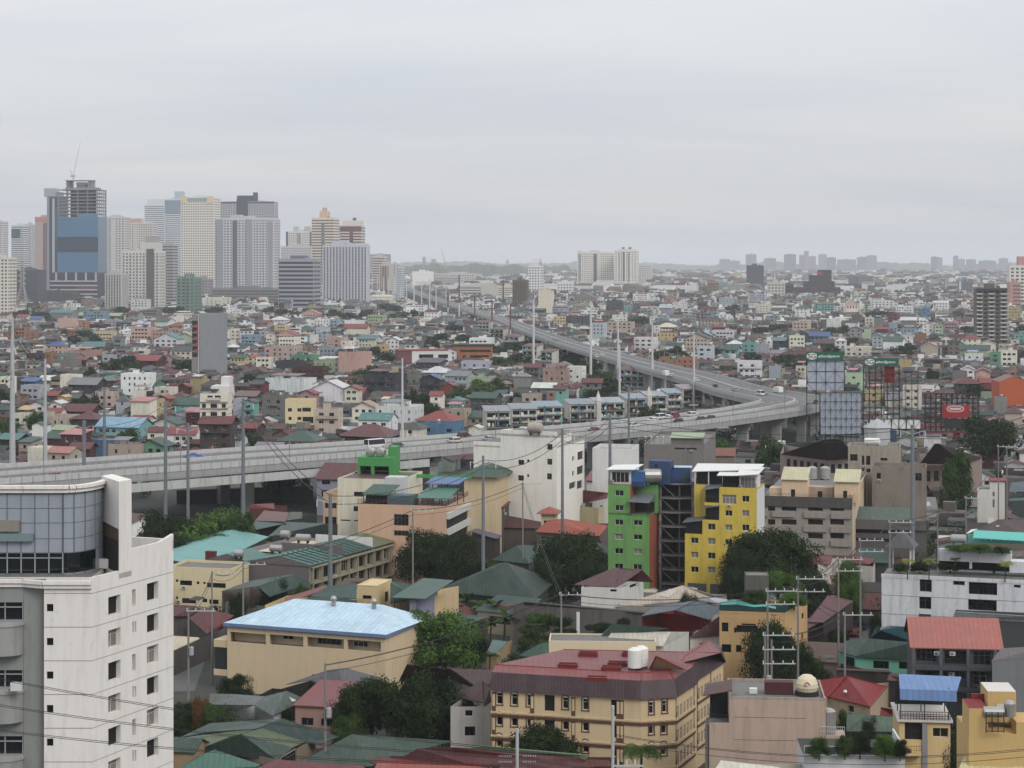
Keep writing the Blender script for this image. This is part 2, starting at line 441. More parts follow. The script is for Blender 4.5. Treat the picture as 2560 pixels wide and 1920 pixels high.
def ridge(name,u0,u1,Y,depth,hmax,amp,seed,**tg):
 rnd=random.Random(seed);n=160;b=MB();rows=[]
 for j,(yy,hh)in enumerate(((Y,0),(Y+depth*.3,.72),(Y+depth*.55,.95),(Y+depth,1.0),(Y+depth*1.6,0))):
  row=[]
  for i in range(n+1):
   u=u0+(u1-u0)*i/n;e_=min(1,min(i,n-i)/14)
   z=hh*e_*(hmax+amp*(math.sin(i*.13+seed)+.5*math.sin(i*.31+j))+rnd.uniform(-1,1)*amp*.55)
   row.append(((u-1280)*yy/F,yy,max(z,-.5)if hh else-1))
  rows.append(row)
 for j in range(4):
  for i in range(n):b.face([rows[j][i],rows[j][i+1],rows[j+1][i+1],rows[j+1][i]],FOREST)
 return b.build(name,**tg)
ridge('hills',955,1330,7000,1500,50,5,1,kind='structure')
ridge('hills',1240,1440,8200,1200,42,4,9,kind='structure')
ridge('hills',2290,2540,6400,700,12,4,2,kind='structure')
ridge('hills',1700,2700,14000,1500,40,12,3,kind='structure')
ridge('hills',600,1800,15500,1500,48,12,5,kind='structure')
def haze():
 m=new_mat('haze');t=NT(m);o=t.n('ShaderNodeOutputMaterial');v=t.n('ShaderNodeVolumePrincipled')
 v.inputs['Color'].default_value=(.88,.91,.96,1);v.inputs['Density'].default_value=.6e-4
 v.inputs['Anisotropy'].default_value=.15
 t.l(v.outputs[0],o.inputs['Volume'])
 b=MB();b.box(-9500,-600,-2,9500,31000,235,m);b.build('haze',kind='stuff',label='thin grey haze over the whole city',cat='haze')
haze()
# elevated expressway
OUT_=[(-178,462),(-129,503),(-70,551),(-28,589),(18,634),(60,681),(93,727),(112,757),(124,785),(126,808),(118,838),(109,875),(101,950),(86,1040),(66,1180),(46,1340),(22,1600),(0,1871),(-38,2250),(-80,2670),(-150,3400),(-240,4435),(-300,5300)]
INN_=[(-198,493),(-147,532),(-87,583),(-46,611),(2,654),(43,698),(71,734),(88,765),(97,786),(98,797),(94,820),(86,868),(79,946),(67,1035),(50,1176),(31,1337),(7,1597),(-15,1868),(-54,2247),(-97,2666),(-168,3396),(-258,4431),(-318,5296)]
def densify(pts,k=6):
 o=[]
 n=len(pts)
 for i in range(n-1):
  p0=pts[max(i-1,0)];p1=pts[i];p2=pts[i+1];p3=pts[min(i+2,n-1)]
  for j in range(k):
   t=j/k
   o.append(tuple(.5*((2*p1[a])+(-p0[a]+p2[a])*t+(2*p0[a]-5*p1[a]+4*p2[a]-p3[a])*t*t+(-p0[a]+3*p1[a]-3*p2[a]+p3[a])*t**3)for a in(0,1)))
 o.append(pts[-1]);return o
EO,EI=densify(OUT_),densify(INN_)
ZD=13.85
def lerp(a,b,t):return(a[0]+(b[0]-a[0])*t,a[1]+(b[1]-a[1])*t)
LINE=lambda t:[lerp(o,i,t)for o,i in zip(EO,EI)]
def ribbon(b,A,B_,z,mat):
 for i in range(len(A)-1):b.face([(*A[i],z),(*A[i+1],z),(*B_[i+1],z),(*B_[i],z)],mat)
def wallstrip(b,A,t0,t1,z0,z1,mat):
 """upright band between offsets t0..t1 metres towards the inner side"""
 for i in range(len(A)-1):
  q=[]
  for k in(i,i+1):
   o,n_=EO[k],EI[k];d=math.hypot(n_[0]-o[0],n_[1]-o[1]);ux,uy=(n_[0]-o[0])/d,(n_[1]-o[1])/d
   q.append(((A[k][0]+ux*t0,A[k][1]+uy*t0),(A[k][0]+ux*t1,A[k][1]+uy*t1)))
  (a0,b0),(a1,b1)=q
  b.face([(*a0,z0),(*a1,z0),(*a1,z1),(*a0,z1)],mat);b.face([(*b1,z0),(*b0,z0),(*b0,z1),(*b1,z1)],mat)
  b.face([(*a0,z1),(*a1,z1),(*b1,z1),(*b0,z1)],mat);b.face([(*b0,z0),(*b1,z0),(*a1,z0),(*a0,z0)],mat)
def conc_mat(key,c,jt):
 m=new_mat(key);t=NT(m);p=t.pos()
 col=t.mix(t.math('MULTIPLY',t.ramp(t.noise(p,.35,5,.6,(1,1,.4)),.35,.75),.5),(c,c,c*.985),(c*.68,c*.68,c*.66))
 col=t.mix(t.math('MULTIPLY',t.ramp(t.noise(p,1.3,5,.7,(1,1,.1)),.52,.72),.55),col,(c*.3,)*3)
 t.bsdf(col,.88);return m
BARR=conc_mat('barrier_concrete',.40,3);GIRD=conc_mat('girder_concrete',.27,3)
hw=thing('elevated_expressway',(0,0,0),label='long pale concrete elevated expressway curving across the city into the distance',cat='elevated road')
b=MB();ribbon(b,EO,EI,ZD,DECKM);b.build('road_deck',hw)
b=MB();wallstrip(b,EI,-.35,0,ZD-.4,ZD+1.15,BARR);b.build('parapet',hw)
b=MB();mid=LINE(.5);wallstrip(b,mid,-.3,.3,ZD+.01,ZD+1.0,BARR);b.build('median_barrier',hw)
b=MB();wallstrip(b,EO,.15,1.2,ZD-2.3,ZD-.42,GIRD);wallstrip(b,EI,-1.2,-.15,ZD-2.3,ZD-.42,GIRD)
ribbon(b,LINE(.03),LINE(.97),ZD-2.0,GIRD)
b.build('girder',hw)
b=MB();wallstrip(b,EO,0,.35,ZD-.4,ZD+1.15,BARR);rail=MB()
for i in range(0,60):
 for k in range(4):
  t=k/4;o=lerp(EO[i],EO[i+1],t);n_=EI[i]
  d=math.hypot(n_[0]-o[0],n_[1]-o[1]);ux,uy=(o[0]-n_[0])/d,(o[1]-n_[1])/d
  c=(o[0]+ux*.03,o[1]+uy*.03);b.box(c[0]-.06,c[1]-.06,ZD-.4,c[0]+.06,c[1]+.06,ZD+1.2,GIRD)
 a,c=EO[i],EO[i+1];rail.tube((*a,ZD+1.5),(*c,ZD+1.5),.05,.05,STEEL,4)
 rail.tube((*a,ZD+1.1),(*a,ZD+1.52),.05,.05,STEEL,4)
b.build('parapet',hw);rail.build('handrail',hw)
b=MB()
for t,dash in((.045,0),(.455,0),(.545,0),(.955,0),(.18,1),(.32,1),(.68,1),(.82,1)):
 A=LINE(t);B_=LINE(t+.008)
 for i in range(len(A)-1):
  for k in range(6 if dash else 1):
   if dash:s0,s1=k/6,k/6+.06
   else:s0,s1=0,1
   b.face([(*lerp(A[i],A[i+1],s0),ZD+.02),(*lerp(A[i],A[i+1],s1),ZD+.02),(*lerp(B_[i],B_[i+1],s1),ZD+.02),(*lerp(B_[i],B_[i+1],s0),ZD+.02)],MARK)
b.build('lane_marking',hw)
ramp=thing('slip_ramp',(0,0,0),label='lower concrete slip ramp running beside the near left stretch of the expressway',cat='ramp')
A=[(-190,446),(-129,494),(-92,524),(-60,551),(-38,571),(-24,584)];A=densify(A,4);B_=[(x-4,y+5.5)for x,y in A]
b=MB();ribbon(b,A,B_,11.0,DECKM);b.build('road_deck',ramp)
b=MB()
for i in range(len(A)-1):
 a,c=A[i],A[i+1]
 b.slab([(*a,11.9),(*c,11.9),(c[0]-.2,c[1]+.25,11.9),(a[0]-.2,a[1]+.25,11.9)],2.2,BARR)
b.build('parapet',ramp)
b=MB()
for i in range(len(A)-1):
 for k in range(3):
  p=lerp(A[i],A[i+1],k/3);b.tube((*p,11.9),(*p,12.7),.06,.06,STEEL,4)
 b.tube((*A[i],12.7),(*A[i+1],12.7),.06,.06,STEEL,4);b.tube((*A[i],12.3),(*A[i+1],12.3),.05,.05,STEEL,4)
b.build('handrail',ramp)
def pier(i,wcap=.8):
 o,n_=EO[i],EI[i];m=lerp(o,n_,.5);a=math.atan2(n_[1]-o[1],n_[0]-o[0]);L_=math.hypot(n_[0]-o[0],n_[1]-o[1])
 g=MB();lw=3.4
 g.box(-L_*wcap/2,-1.5,ZD-3.9,L_*wcap/2,1.5,ZD-2.31,GIRD)
 for x in((-L_*.27,L_*.27)):
  g.box(x-1.7,-1.45,0,x+1.7,1.45,ZD-3.91,GIRD);g.box(x-2.3,-1.48,ZD-5.2,x+2.3,1.48,ZD-3.92,GIRD)
 p=g.build('pier',hw);p.location=(m[0],m[1],0);p.rotation_euler=(0,0,a)
for i in(5,9,12,15,19,23,27,31,35,39,44,50,56,60,64,67,71,74,77,80,83,86,89,92,95):pier(i)
# skyline towers
def tower(name,label,u0,u1,vt,Y,wall,pane=(70,78,90),style='grid',yaw=8,D=22,fl=3.2,cs=3.4,ur=None,crown=(),strips=(),cat='tower',proud=None,win=(.55,.5),vb=None,base=None,dirt=.3):
 k=1.3 if u0<980 and Y<4000 else(1.45 if u0>1300 and 1650<Y<3600 and fl<50 else 1)
 Y*=k;fl*=k;cs*=k;D*=k
 s=Bld(name,label,cat,u0,u1,vt,Y=Y,yaw=yaw,D=D,ur=ur,keep=False)
 g=sum(wall)/3;wall=tuple(int(x+(g+(4,0,-4)[i]-x)*.45+6)for i,x in enumerate(wall));g=sum(pane)/3;pane=tuple(int(x+(g-x)*.35)for x in pane)
 wm=wall_mat(wall,dirt);pm=plain('pane_%d_%d_%d'%pane,pane,.25,vary=.35);h=s.h
 b=MB();b.box(0,0,0,s.W,s.D,h,wm,ROOFDECK)
 b.box(s.W*.32,s.D*.3,h,s.W*.62,s.D*.7,h+4,wm);b.box(s.W*.7,s.D*.3,h,s.W*.8,s.D*.5,h+2.2,wm)
 b.box(-.15,-.15,h-.9,s.W+.15,.05,h+.7,wm)
 b.build('wall',s.root)
 z_low=max(0,h-(F/Y and(940-vt)*Y/F))
 zs=[];z=h-fl*.35
 while z-fl>z_low and len(zs)<70:zs.append(z-fl);z-=fl
 g=MB();band=MB()
 def run(L_,pt):
  n=max(1,round((L_-1)/cs));st=(L_-1)/n
  def bx(m,a,c,z0,z1,d0,d1,mat):
   p=[pt(a,d0),pt(c,d0),pt(c,d1),pt(a,d1)]
   x0,x1=min(q[0]for q in p),max(q[0]for q in p);y0,y1=min(q[1]for q in p),max(q[1]for q in p)
   m.box(x0,y0,z0,x1,y1,z1,mat)
  if style in('grid','balcony'):
   for z in zs:
    for i in range(n):
     a=.5+st*i+st*(1-win[0])/2
     bx(g,a,a+st*win[0],z+fl*.2,z+fl*(.2+win[1]),-.06,.02,pm)
    if style=='balcony':
     for i in range(0,n,2):bx(band,.5+st*i,.5+st*(i+1),z-.1,z+fl*.26,-1.1,.01,wm)
  elif style=='band':
   for z in zs:bx(g,.5,L_-.5,z+fl*.2,z+fl*(.2+win[1]),-.08,.02,pm)
  elif style=='fin':
   for i in range(n):
    a=.5+st*i+st*.28
    bx(g,a,a+st*.44,z_low,h-2,-.05,.02,pm)
    bx(band,.5+st*i-.18,.5+st*i+.18,z_low,h+.5,-.8,.01,wm)
   for z in zs:bx(band,.3,L_-.3,z,z+.45,-.35,.01,wm)
  elif style=='glass':
   bx(g,.3,L_-.3,z_low,h-.3,-.12,.02,pm)
   gm=plain('mullion_%d_%d_%d'%wall,wall,.6)
   for i in range(n+1):bx(band,.3+(L_-.6)*i/n-.08,.3+(L_-.6)*i/n+.08,z_low,h-.3,-.2,-.121,gm)
   for z in zs:bx(band,.3,L_-.3,z,z+.16,-.22,-.122,gm)
 run(s.W,lambda a,d:(a,d));run(s.D,lambda a,d:(s.W-d,a))
 if g.f:g.build('windows',s.root,kind='stuff')
 if band.f:band.build('balconies' if style=='balcony' else 'ribs',s.root,kind='stuff')
 for(a,c,z0,z1,dp,col)in strips:
  q=MB();q.box(s.W*a,-dp,h*z0,s.W*c,.01,h*z1,plain('panel_%d_%d_%d'%col,col,.5,vary=.3));q.build('facade_panel',s.root)
 for(a,c,d0,d1,hh,col)in crown:
  q=MB();q.box(s.W*a,s.D*d0,h+.01,s.W*c,s.D*d1,h+hh,wall_mat(col,.3));q.build('roof_house',s.root)
 return s
T=tower
T('office_tower','tall white and teal office tower standing behind the far left lattice mast',28,60,563,3000,(190,196,200),(84,108,122),'band',win=(.5,.45),strips=((.02,.7,.82,.95,1,(70,105,112)),))
T('apartment_tower','thin pale tower next to the teal topped office tower on the far left',60,79,561,3050,(178,182,190),(128,136,150),'grid')
T('apartment_tower','narrow white tower cut off by the left edge of the photo',-30,6,553,2900,(190,190,192),(110,112,120),'grid')
T('apartment_block','cream block with dark windows at the left edge above the market roofs',-60,20,643,1900,(205,198,178),(96,84,76),'grid',fl=3.3)
T('office_block','dark blue glass block behind the lattice mast',22,96,674,2150,(104,112,124),(84,98,116),'glass')
T('apartment_tower','pink tower with a maroon right edge left of the blue glass tower',87,119,543,2700,(198,160,150),(176,150,146),'grid',strips=((.66,.99,.0,.93,.8,(140,112,118)),(.02,.98,.95,1.0,.5,(205,140,125))))
T('office_tower','slate blue tower with white corner piers directly behind the unfinished glass tower',118,150,492,2500,(90,102,122),(74,88,110),'glass',strips=((.0,.18,0,1,1.5,(150,156,172)),(.42,.60,0,.985,1.6,(176,182,188)),(.62,.98,.6,.9,1.2,(74,112,118))),crown=((.1,.9,.2,.8,8,(150,158,168)),(-.3,.55,.1,.5,14,(168,174,180))))
def glass_tower():
 s=Bld('unfinished_tower','unfinished skyscraper, bare concrete floors above a blue glass curtain wall','tower',144,245,473,Y=3000,yaw=6,D=42,keep=False)
 h=s.h;W,D=s.W,s.D;zt=lambda v:H-(v-HV)*3000/F
 cm=wall_mat((150,150,152),.5);b=MB()
 b.box(W*.25,D*.3,0,W*.8,D*.75,h,wall_mat((110,110,112)))
 z=h
 while z>zt(545):b.box(0,0,z-1.2,W,D,z,cm);z-=5.2
 for i in range(5):
  for y in(0.5,D-1.5):b.box(W*i/4*.97,y,zt(545),W*i/4*.97+1.3,y+1.2,h-.01,cm)
  b.box(W-1.3,D*i/4*.95+.3,zt(545),W-.1,D*i/4*.95+1.4,h-.01,cm)
 b.box(W*.14,D*.2,h,W*.9,D*.8,h+3,cm);b.box(W*.16,D*.25,h+3,W*.24,D*.7,h+14,cm);b.box(W*.7,D*.25,h+3,W*.78,D*.7,h+13,cm)
 b.box(W*.4,D*.3,h+3,W*.62,D*.6,h+11,cm);b.box(W*.14,D*.2,h+13,W*.8,D*.7,h+14.2,cm);b.box(W*.14,D*.2,h+8,W*.8,D*.24,h+8.8,cm)
 for i in range(14):b.box(W*i/13-.15,-.3,h,W*i/13+.1,0,h+random.uniform(1,6),cm)
 b.build('concrete_frame',s.root)
 bl=plain('curtain_blue',(92,142,186),.3,vary=.35);dk=plain('curtain_dark',(66,84,104),.25,vary=.3);ln=plain('curtain_line',(74,110,146),.5)
 b=MB();za,zb,zc_,zd_=zt(543),zt(592),zt(631),zt(681)
 b.box(0,-.6,zb,W,-.1,za,bl);b.box(W*.48,-.6,za,W,-.1,zt(535),bl);b.box(0,-.6,zd_,W,-.1,zc_,bl);b.box(0,-.3,zc_,W,-.1,zb,dk)
 b.box(W,-.1,zd_,W+.5,D,za,plain('curtain_side',(120,140,165),.3))
 for i in range(1,34):b.box(W*i/34-.07,-.7,zd_,W*i/34+.07,-.61,za,ln)
 z=zd_
 while z<za:b.box(0,-.72,z,W,-.611,z+.25,ln);z+=5.2
 b.build('curtain_wall',s.root)
 b=MB();zp=zt(681);x0=-10
 b.box(x0,-6,0,W+1,D+2,zp-.2,plain('podium_dark',(66,74,92),.5,vary=.3))
 lt=plain('podium_light',(176,174,176),.7)
 for k in range(7):b.box(x0,-6.8,zp-14-6.5*k,W+1,-6.01,zp-12-6.5*k,lt)
 for i in range(5):b.box(W*(i*.245)-1.4,-7,zp-12,W*(i*.245)+1.4,-6.01,zp-.3,lt)
 b.box(W*.5,-6.5,zp-26,W,-6.011,zp-21,plain('podium_red',(130,84,80),.7));b.build('podium',s.root)
glass_tower()
def crane(label,u,vbase,utip,vtip,Y,zb=None):
 a=PY(u,vbase,Y);t=PY(utip,vtip,Y);c=thing('tower_crane',a,label=label,cat='crane');y=plain('crane_paint',(182,172,160),.6)
 d=t-a;b=MB();b.tube((0,0,-(a.z)if zb is None else zb),(0,0,5),1.0,.9,y,4);b.build('mast',c)
 b=MB();p0=Vector((0,0,5));n=14;up=Vector((0,1,0));ax=(d-p0).normalized();sd_=ax.cross(up).normalized()*.7
 for k in(-1,1):b.tube(p0+sd_*k,d,.22,.12,y,4)
 for i in range(n):
  q0=p0 .lerp(d,i/n)+sd_*(1-i/n);q1=p0 .lerp(d,(i+1)/n)-sd_*(1-(i+1)/n);b.tube(q0,q1,.1,.1,y,4)
 b.build('jib',c)
 b=MB();b.tube(p0,p0+Vector((-d.x*.22-3,0,11)),.5,.35,y,4);b.box(-4,-1.2,4,3,1.2,6.6,y);b.build('cab_and_counterweight',c)
crane('luffing tower crane on top of the unfinished glass tower',183,449,202,352,3000,-2)
crane('small yellowish crane rising from the building site left of the far expressway',1115,678,1102,614,3000)
T('apartment_tower','white slab tower just right of the blue glass tower',254,312,542,2600,(192,192,190),(120,122,128),'grid',cs=4.2,strips=((.1,.34,0,.97,.5,(182,182,182)),(.42,.62,0,.97,.5,(196,196,196))))
T('apartment_tower','peach and white tower behind the stepped white condominium',316,381,557,2800,(200,192,182),(118,104,100),'grid',strips=((.0,.1,0,1.02,.9,(205,150,140)),(.25,.42,0,.97,.3,(196,190,184))),crown=((.02,.5,.1,.8,8,(205,160,150)),))
T('apartment_tower','distant white tower with blue balcony bands behind the peach tower',361,411,512,3200,(196,202,208),(124,142,162),'band',crown=((.1,.9,.2,.8,12,(200,205,208)),))
T('apartment_tower','blue topped white tower tucked against the cream tower',412,456,498,3100,(190,198,206),(128,146,164),'band',strips=((.0,.95,.86,.99,.6,(138,160,178)),),crown=((.5,.95,.2,.8,16,(180,192,200)),))
T('apartment_tower','tall cream tower with a dense grid of dark windows',452,534,493,2700,(212,205,184),(112,104,100),'grid',cs=3.3,fl=3.3,D=34,strips=((.02,.2,.94,1.012,.6,(216,196,150)),(.8,.98,.94,1.012,.6,(216,196,150)),(.2,.8,.965,.995,.5,(150,172,176))))
T('apartment_tower','dark grey tower under construction with a slate core, behind the twin white tower',543,686,504,2950,(168,170,182),(96,96,108),'grid',cs=4,strips=((.34,.54,.78,1.03,.8,(72,84,104)),(0,1,.985,1.0,.4,(96,96,108))),crown=((.34,.6,.1,.6,12,(82,92,110)),(.62,.68,.1,.5,18,(90,96,112))))
T('apartment_tower','broad grey and white condominium tower with vertical slate strips',536,685,546,2400,(190,190,196),(118,122,138),'balcony',cs=3.6,D=30,strips=((.05,.15,0,.99,1.3,(158,160,170)),(.31,.38,0,.98,1.4,(108,112,124)),(.54,.64,.0,.99,1.3,(160,162,172)),(.9,.97,0,.96,1.3,(160,162,170))),crown=((.26,.42,.1,.6,6,(190,190,196)),))
T('condominium','stepped white condominium in front of the peach tower',304,398,628,2100,(198,196,190),(112,110,110),'balcony',cs=3.6,strips=((.67,.86,0,1.04,1.4,(116,106,104)),),crown=((.5,.95,.1,.8,12,(196,194,188)),(.6,.9,.2,.7,20,(170,166,162))))
T('condominium','grey condominium wing right of the stepped white one',398,433,610,2150,(166,166,168),(112,114,122),'band',D=16)  # wing in a greyer tone than its white neighbour
T('office_block','white ribbed low block below the white slab tower',262,304,684,2050,(180,180,178),(120,120,120),'fin',cs=3)
T('apartment_block','mint green apartment block at the foot of the cream tower',441,487,692,1900,(116,160,142),(80,104,98),'balcony',cs=4,strips=((.45,.52,0,1.06,1.3,(98,150,128)),(.9,1,0,1.08,1.3,(104,156,134))))
T('office_block','low grey gridded block beside the mint apartment block',489,520,697,2300,(150,150,156),(102,104,116),'grid')
T('podium_block','long dark podium below the broad condominium tower',530,700,722,2250,(134,134,136),(104,104,110),'band',D=40)
T('office_block','navy office block with pale horizontal stripes',696,784,648,2000,(150,160,180),(66,70,90),'band',fl=4.2,win=(.5,.55),D=30,crown=((.3,.7,.2,.8,5,(120,128,146)),))
T('apartment_tower','white tower with royal blue corners behind the navy striped block',715,782,579,2950,(204,202,192),(132,128,124),'grid',strips=((0,.08,.2,1,.8,(78,100,150)),(.9,1,.2,1,.8,(92,112,156)),(.42,.55,.2,.98,.5,(160,156,158))),crown=((.25,.4,.2,.7,10,(190,188,180)),(.65,.85,.2,.7,10,(190,188,180))))
T('apartment_block','pale low apartment block below the blue cornered tower',702,780,616,2600,(186,186,192),(148,150,158),'grid')
T('apartment_tower','peach banded tower with a stepped crown behind the lilac slab',779,836,545,2600,(214,196,172),(150,110,90),'band',fl=3.6,D=30,crown=((.3,.62,.2,.8,12,(214,180,150)),(.4,.52,.3,.7,18,(200,170,140))),strips=((.44,.56,.2,.93,.6,(120,142,140)),))
T('apartment_tower','red and cream tower with a domed roof above the lilac slab',849,904,564,2700,(206,186,176),(128,72,72),'band',fl=3.8,strips=((.0,1,.93,.99,.5,(138,76,78)),(.46,.62,.45,.93,.6,(132,72,76)),(.6,.8,.62,.78,.9,(126,160,132)),(.15,1,.2,.65,1.4,(214,168,122))),crown=((.1,.95,.1,.9,9,(206,200,184)),(.55,.65,.3,.7,14,(100,92,92))))
T('apartment_slab','wide lilac white slab tower with dense vertical ribs',806,918,614,2200,(184,188,204),(112,120,142),'fin',cs=3.6,D=22,ur=925,crown=((.2,.55,.2,.8,7,(186,190,206)),(.5,.99,.2,.8,3,(190,194,206))))
T('apartment_tower','small brown and white tower right of the lilac slab',930,961,641,3200,(196,186,180),(134,106,102),'band',fl=4)
T('arched_building','beige building with a tall arched crown beside the far expressway',948,974,662,2800,(196,186,172),(150,128,122),'fin',strips=((.3,.75,.1,.95,.5,(150,112,108)),),crown=((.2,.8,.1,.8,6,(196,186,172)),))
T('apartment_block','white and slate block right of the arched building',976,990,660,2850,(178,184,190),(108,116,128),'grid')
T('apartment_block','plain pale blue block at the left side of the far expressway',991,1005,668,2900,(176,190,202),(150,166,180),'band')
T('warehouse','large windowless white warehouse box right of the far expressway',1031,1080,679,4500,(214,212,206),(204,202,198),'band',win=(.1,.04),fl=8)
T('factory','long grey factory hall beside the white warehouse box',1081,1150,692,4550,(170,172,174),(150,154,158),'band',D=50,fl=5)
T('building_shell','beige unfinished block at the foot of the small far crane',1090,1186,684,4700,(190,184,176),(140,134,130),'grid',fl=5,cs=6)
T('office_building','white office wing with dark strip windows beside the far expressway bend',1150,1245,714,3150,(186,184,178),(110,112,114),'band',fl=4,win=(.5,.4),D=30,strips=((.55,1,0,1.04,.9,(190,188,180)),))
T('warehouse','cream long warehouse right of the white office wing',1245,1290,716,3000,(196,190,174),(160,150,130),'band',D=30)
T('apartment_tower','slim white tower with two rooftop steps at the centre of the horizon',1321,1350,664,2400,(200,202,204),(96,98,108),'grid',cs=3,crown=((.1,.9,.1,.9,6,(200,202,204)),(.35,.9,.2,.8,12,(204,204,204))),ur=1359)
T('apartment_block','white gridded block below right of the slim white tower',1392,1430,706,2300,(196,200,206),(110,116,130),'grid')
T('office_building','gold and brown glass building beside a black one',1281,1318,701,2600,(132,112,84),(104,88,66),'fin',cs=3.2,D=14)
T('office_building','black glass building joined to the gold one',1319,1345,704,2605,(52,54,62),(40,42,52),'grid',ur=1352)
T('apartment_slab','left cream slab of the big isolated twin slab complex',1443,1533,631,3000,(204,202,188),(140,142,138),'grid',cs=3.2,D=20,crown=((.42,.56,.2,.8,5,(204,202,188)),(0,.12,.2,.8,4,(204,202,188))),strips=((.46,.54,.1,.97,.4,(110,116,124)),(.56,.64,.0,1,.8,(204,202,188)),(.05,.1,0,.96,.5,(150,152,148))))
T('apartment_slab','right cream slab of the twin slab complex with two small domes',1536,1592,626,2950,(206,204,190),(136,138,134),'grid',cs=4,ur=1597,D=20,crown=((.3,.4,.3,.7,7,(120,116,112)),(.6,.7,.3,.7,7,(120,116,112)),(.15,.85,.2,.8,3,(206,204,190))),strips=((.38,.46,0,.97,.5,(96,100,114)),(.2,.24,0,.96,.5,(150,148,140)),(.62,.66,0,.96,.5,(112,108,104))))
T('apartment_block','pale lower wing right of the twin slab complex',1597,1628,661,3000,(190,196,194),(156,164,166),'grid')
T('podium_block','low cream podium at the foot of the twin slab complex',1440,1590,706,2900,(196,192,178),(140,140,134),'band',D=40)
T('office_building','tan narrow building with a pink top near the centre horizon',1768,1797,705,2500,(150,130,92),(110,94,66),'band',crown=((0,.6,.1,.8,4,(196,100,110)),))
T('office_block','dark slate box building on the horizon above the tan building',1866,1909,664,4200,(84,94,112),(70,80,100),'band')
T('hospital','grey white building with rows of arched bays left of the dark stepped tower',1918,1962,706,2150,(186,182,172),(118,118,118),'grid',cs=4)
T('office_block','charcoal block squeezed between the arched bay building and the dark stepped tower',1963,1984,712,2200,(72,78,90),(58,62,74),'band')
def step_tower():
 s=Bld('stepped_tower','dark plum stepped office tower with a small red rooftop sign','tower',1985,2101,718,Y=3300,yaw=5,D=40,keep=False)
 c=plain('plum_wall',(84,72,82),.6,vary=.3);g=plain('plum_glass',(60,54,66),.3,vary=.3);W=s.W;zt=lambda v:H-(v-HV)*3300/F
 b=MB();gl=MB()
 for a,e_,v,dd in((0,1,718,0),(.22,.88,703,4),(.34,.82,688,8),(.52,.82,675,12)):
  b.box(W*a,dd,0,W*e_,s.D-dd,zt(v),c)
  z=zt(v)-4
  while z>zt(760):
   n=int(W*(e_-a)/5)
   for i in range(n):x=W*a+1+i*5;gl.box(x,dd-.1,z,x+3,dd+.05,z+2,g)
   z-=4
 b.build('wall',s.root);gl.build('windows',s.root,kind='stuff')
 q=MB();q.box(W*.5,7,zt(688)+.5,W*.62,7.6,zt(683)+2,plain('sign_red',(196,60,72),.5));q.build('rooftop_sign',s.root)
step_tower()
T('hotel','dark hotel block with rows of white balconies at the right',2440,2518,722,1550,(112,106,100),(44,44,48),'balcony',cs=4.6,fl=3.2,D=22,ur=2528,strips=((0,1,.965,1.0,1.4,(64,66,74)),))
for o in[x for x in bpy.data.objects if x.name.startswith('balconies')][-1:]:
 o.data.materials[0]=wall_mat((196,192,184),.3)
T('apartment_tower','cream tower with dark windows at the right edge under a red mast',2524,2600,664,1800,(206,200,190),(76,72,74),'grid',cs=4.2,crown=((.3,.7,.2,.8,12,(206,150,140)),))
T('office_building','coral building with grey strip windows below the cream tower at the right edge',2524,2552,706,1700,(204,136,126),(150,110,112),'band',strips=((.0,.3,0,1.02,.6,(208,140,130)),))
T('apartment_block','tall plum grey block with a white left edge near the right horizon',2398,2432,704,2400,(120,120,136),(96,98,116),'grid',strips=((0,.14,0,1,.6,(200,200,200)),))
T('office_block','small blue building behind the plum grey block',2392,2408,698,3100,(110,150,190),(90,130,170),'band')
T('office_block','teal netted building shell right of the dark stepped tower',2143,2182,691,3000,(112,136,146),(86,104,116),'grid')
T('office_block','grey building shell between the dark stepped tower and the teal netted shell',2122,2142,692,3000,(120,118,122),(98,98,104),'grid')
for i,(u0,u1,v)in enumerate(((1962,1990,636),(2000,2010,638),(2012,2022,628),(2023,2040,641),(2048,2067,636),(2068,2090,644),(2095,2140,649),(2145,2166,643),(2168,2192,639),(2200,2225,656),(2330,2345,642),(2346,2356,644),(2386,2396,640),(2398,2412,648),(2418,2440,649),(2450,2490,652),(2500,2520,646),(1866,1891,636),(1800,1825,648),(1826,1850,652),(1912,1940,646),(1056,1064,643),(1078,1090,648),(1265,1272,650),(925,976,636))):
 g=112+(i*13)%30
 T('distant_tower','%s of the faint hazy towers on the horizon, counted from the left'%'#',u0,u1,v,12500+(i*377)%1800 if i<24 else 9000,(g,g+4,g+10),(g-30,g-26,g-16),'band',fl=6,yaw=0,D=40,win=(.5,.4),cat='distant tower')
far=sorted((o for o in bpy.data.objects if o.name.startswith('distant_tower')),key=lambda o:o.location.x/o.location.y)
for i,o in enumerate(far):o['label']='%s from the left of the faint hazy towers along the horizon'%ordw(i);o['group']='hazy towers on the horizon'
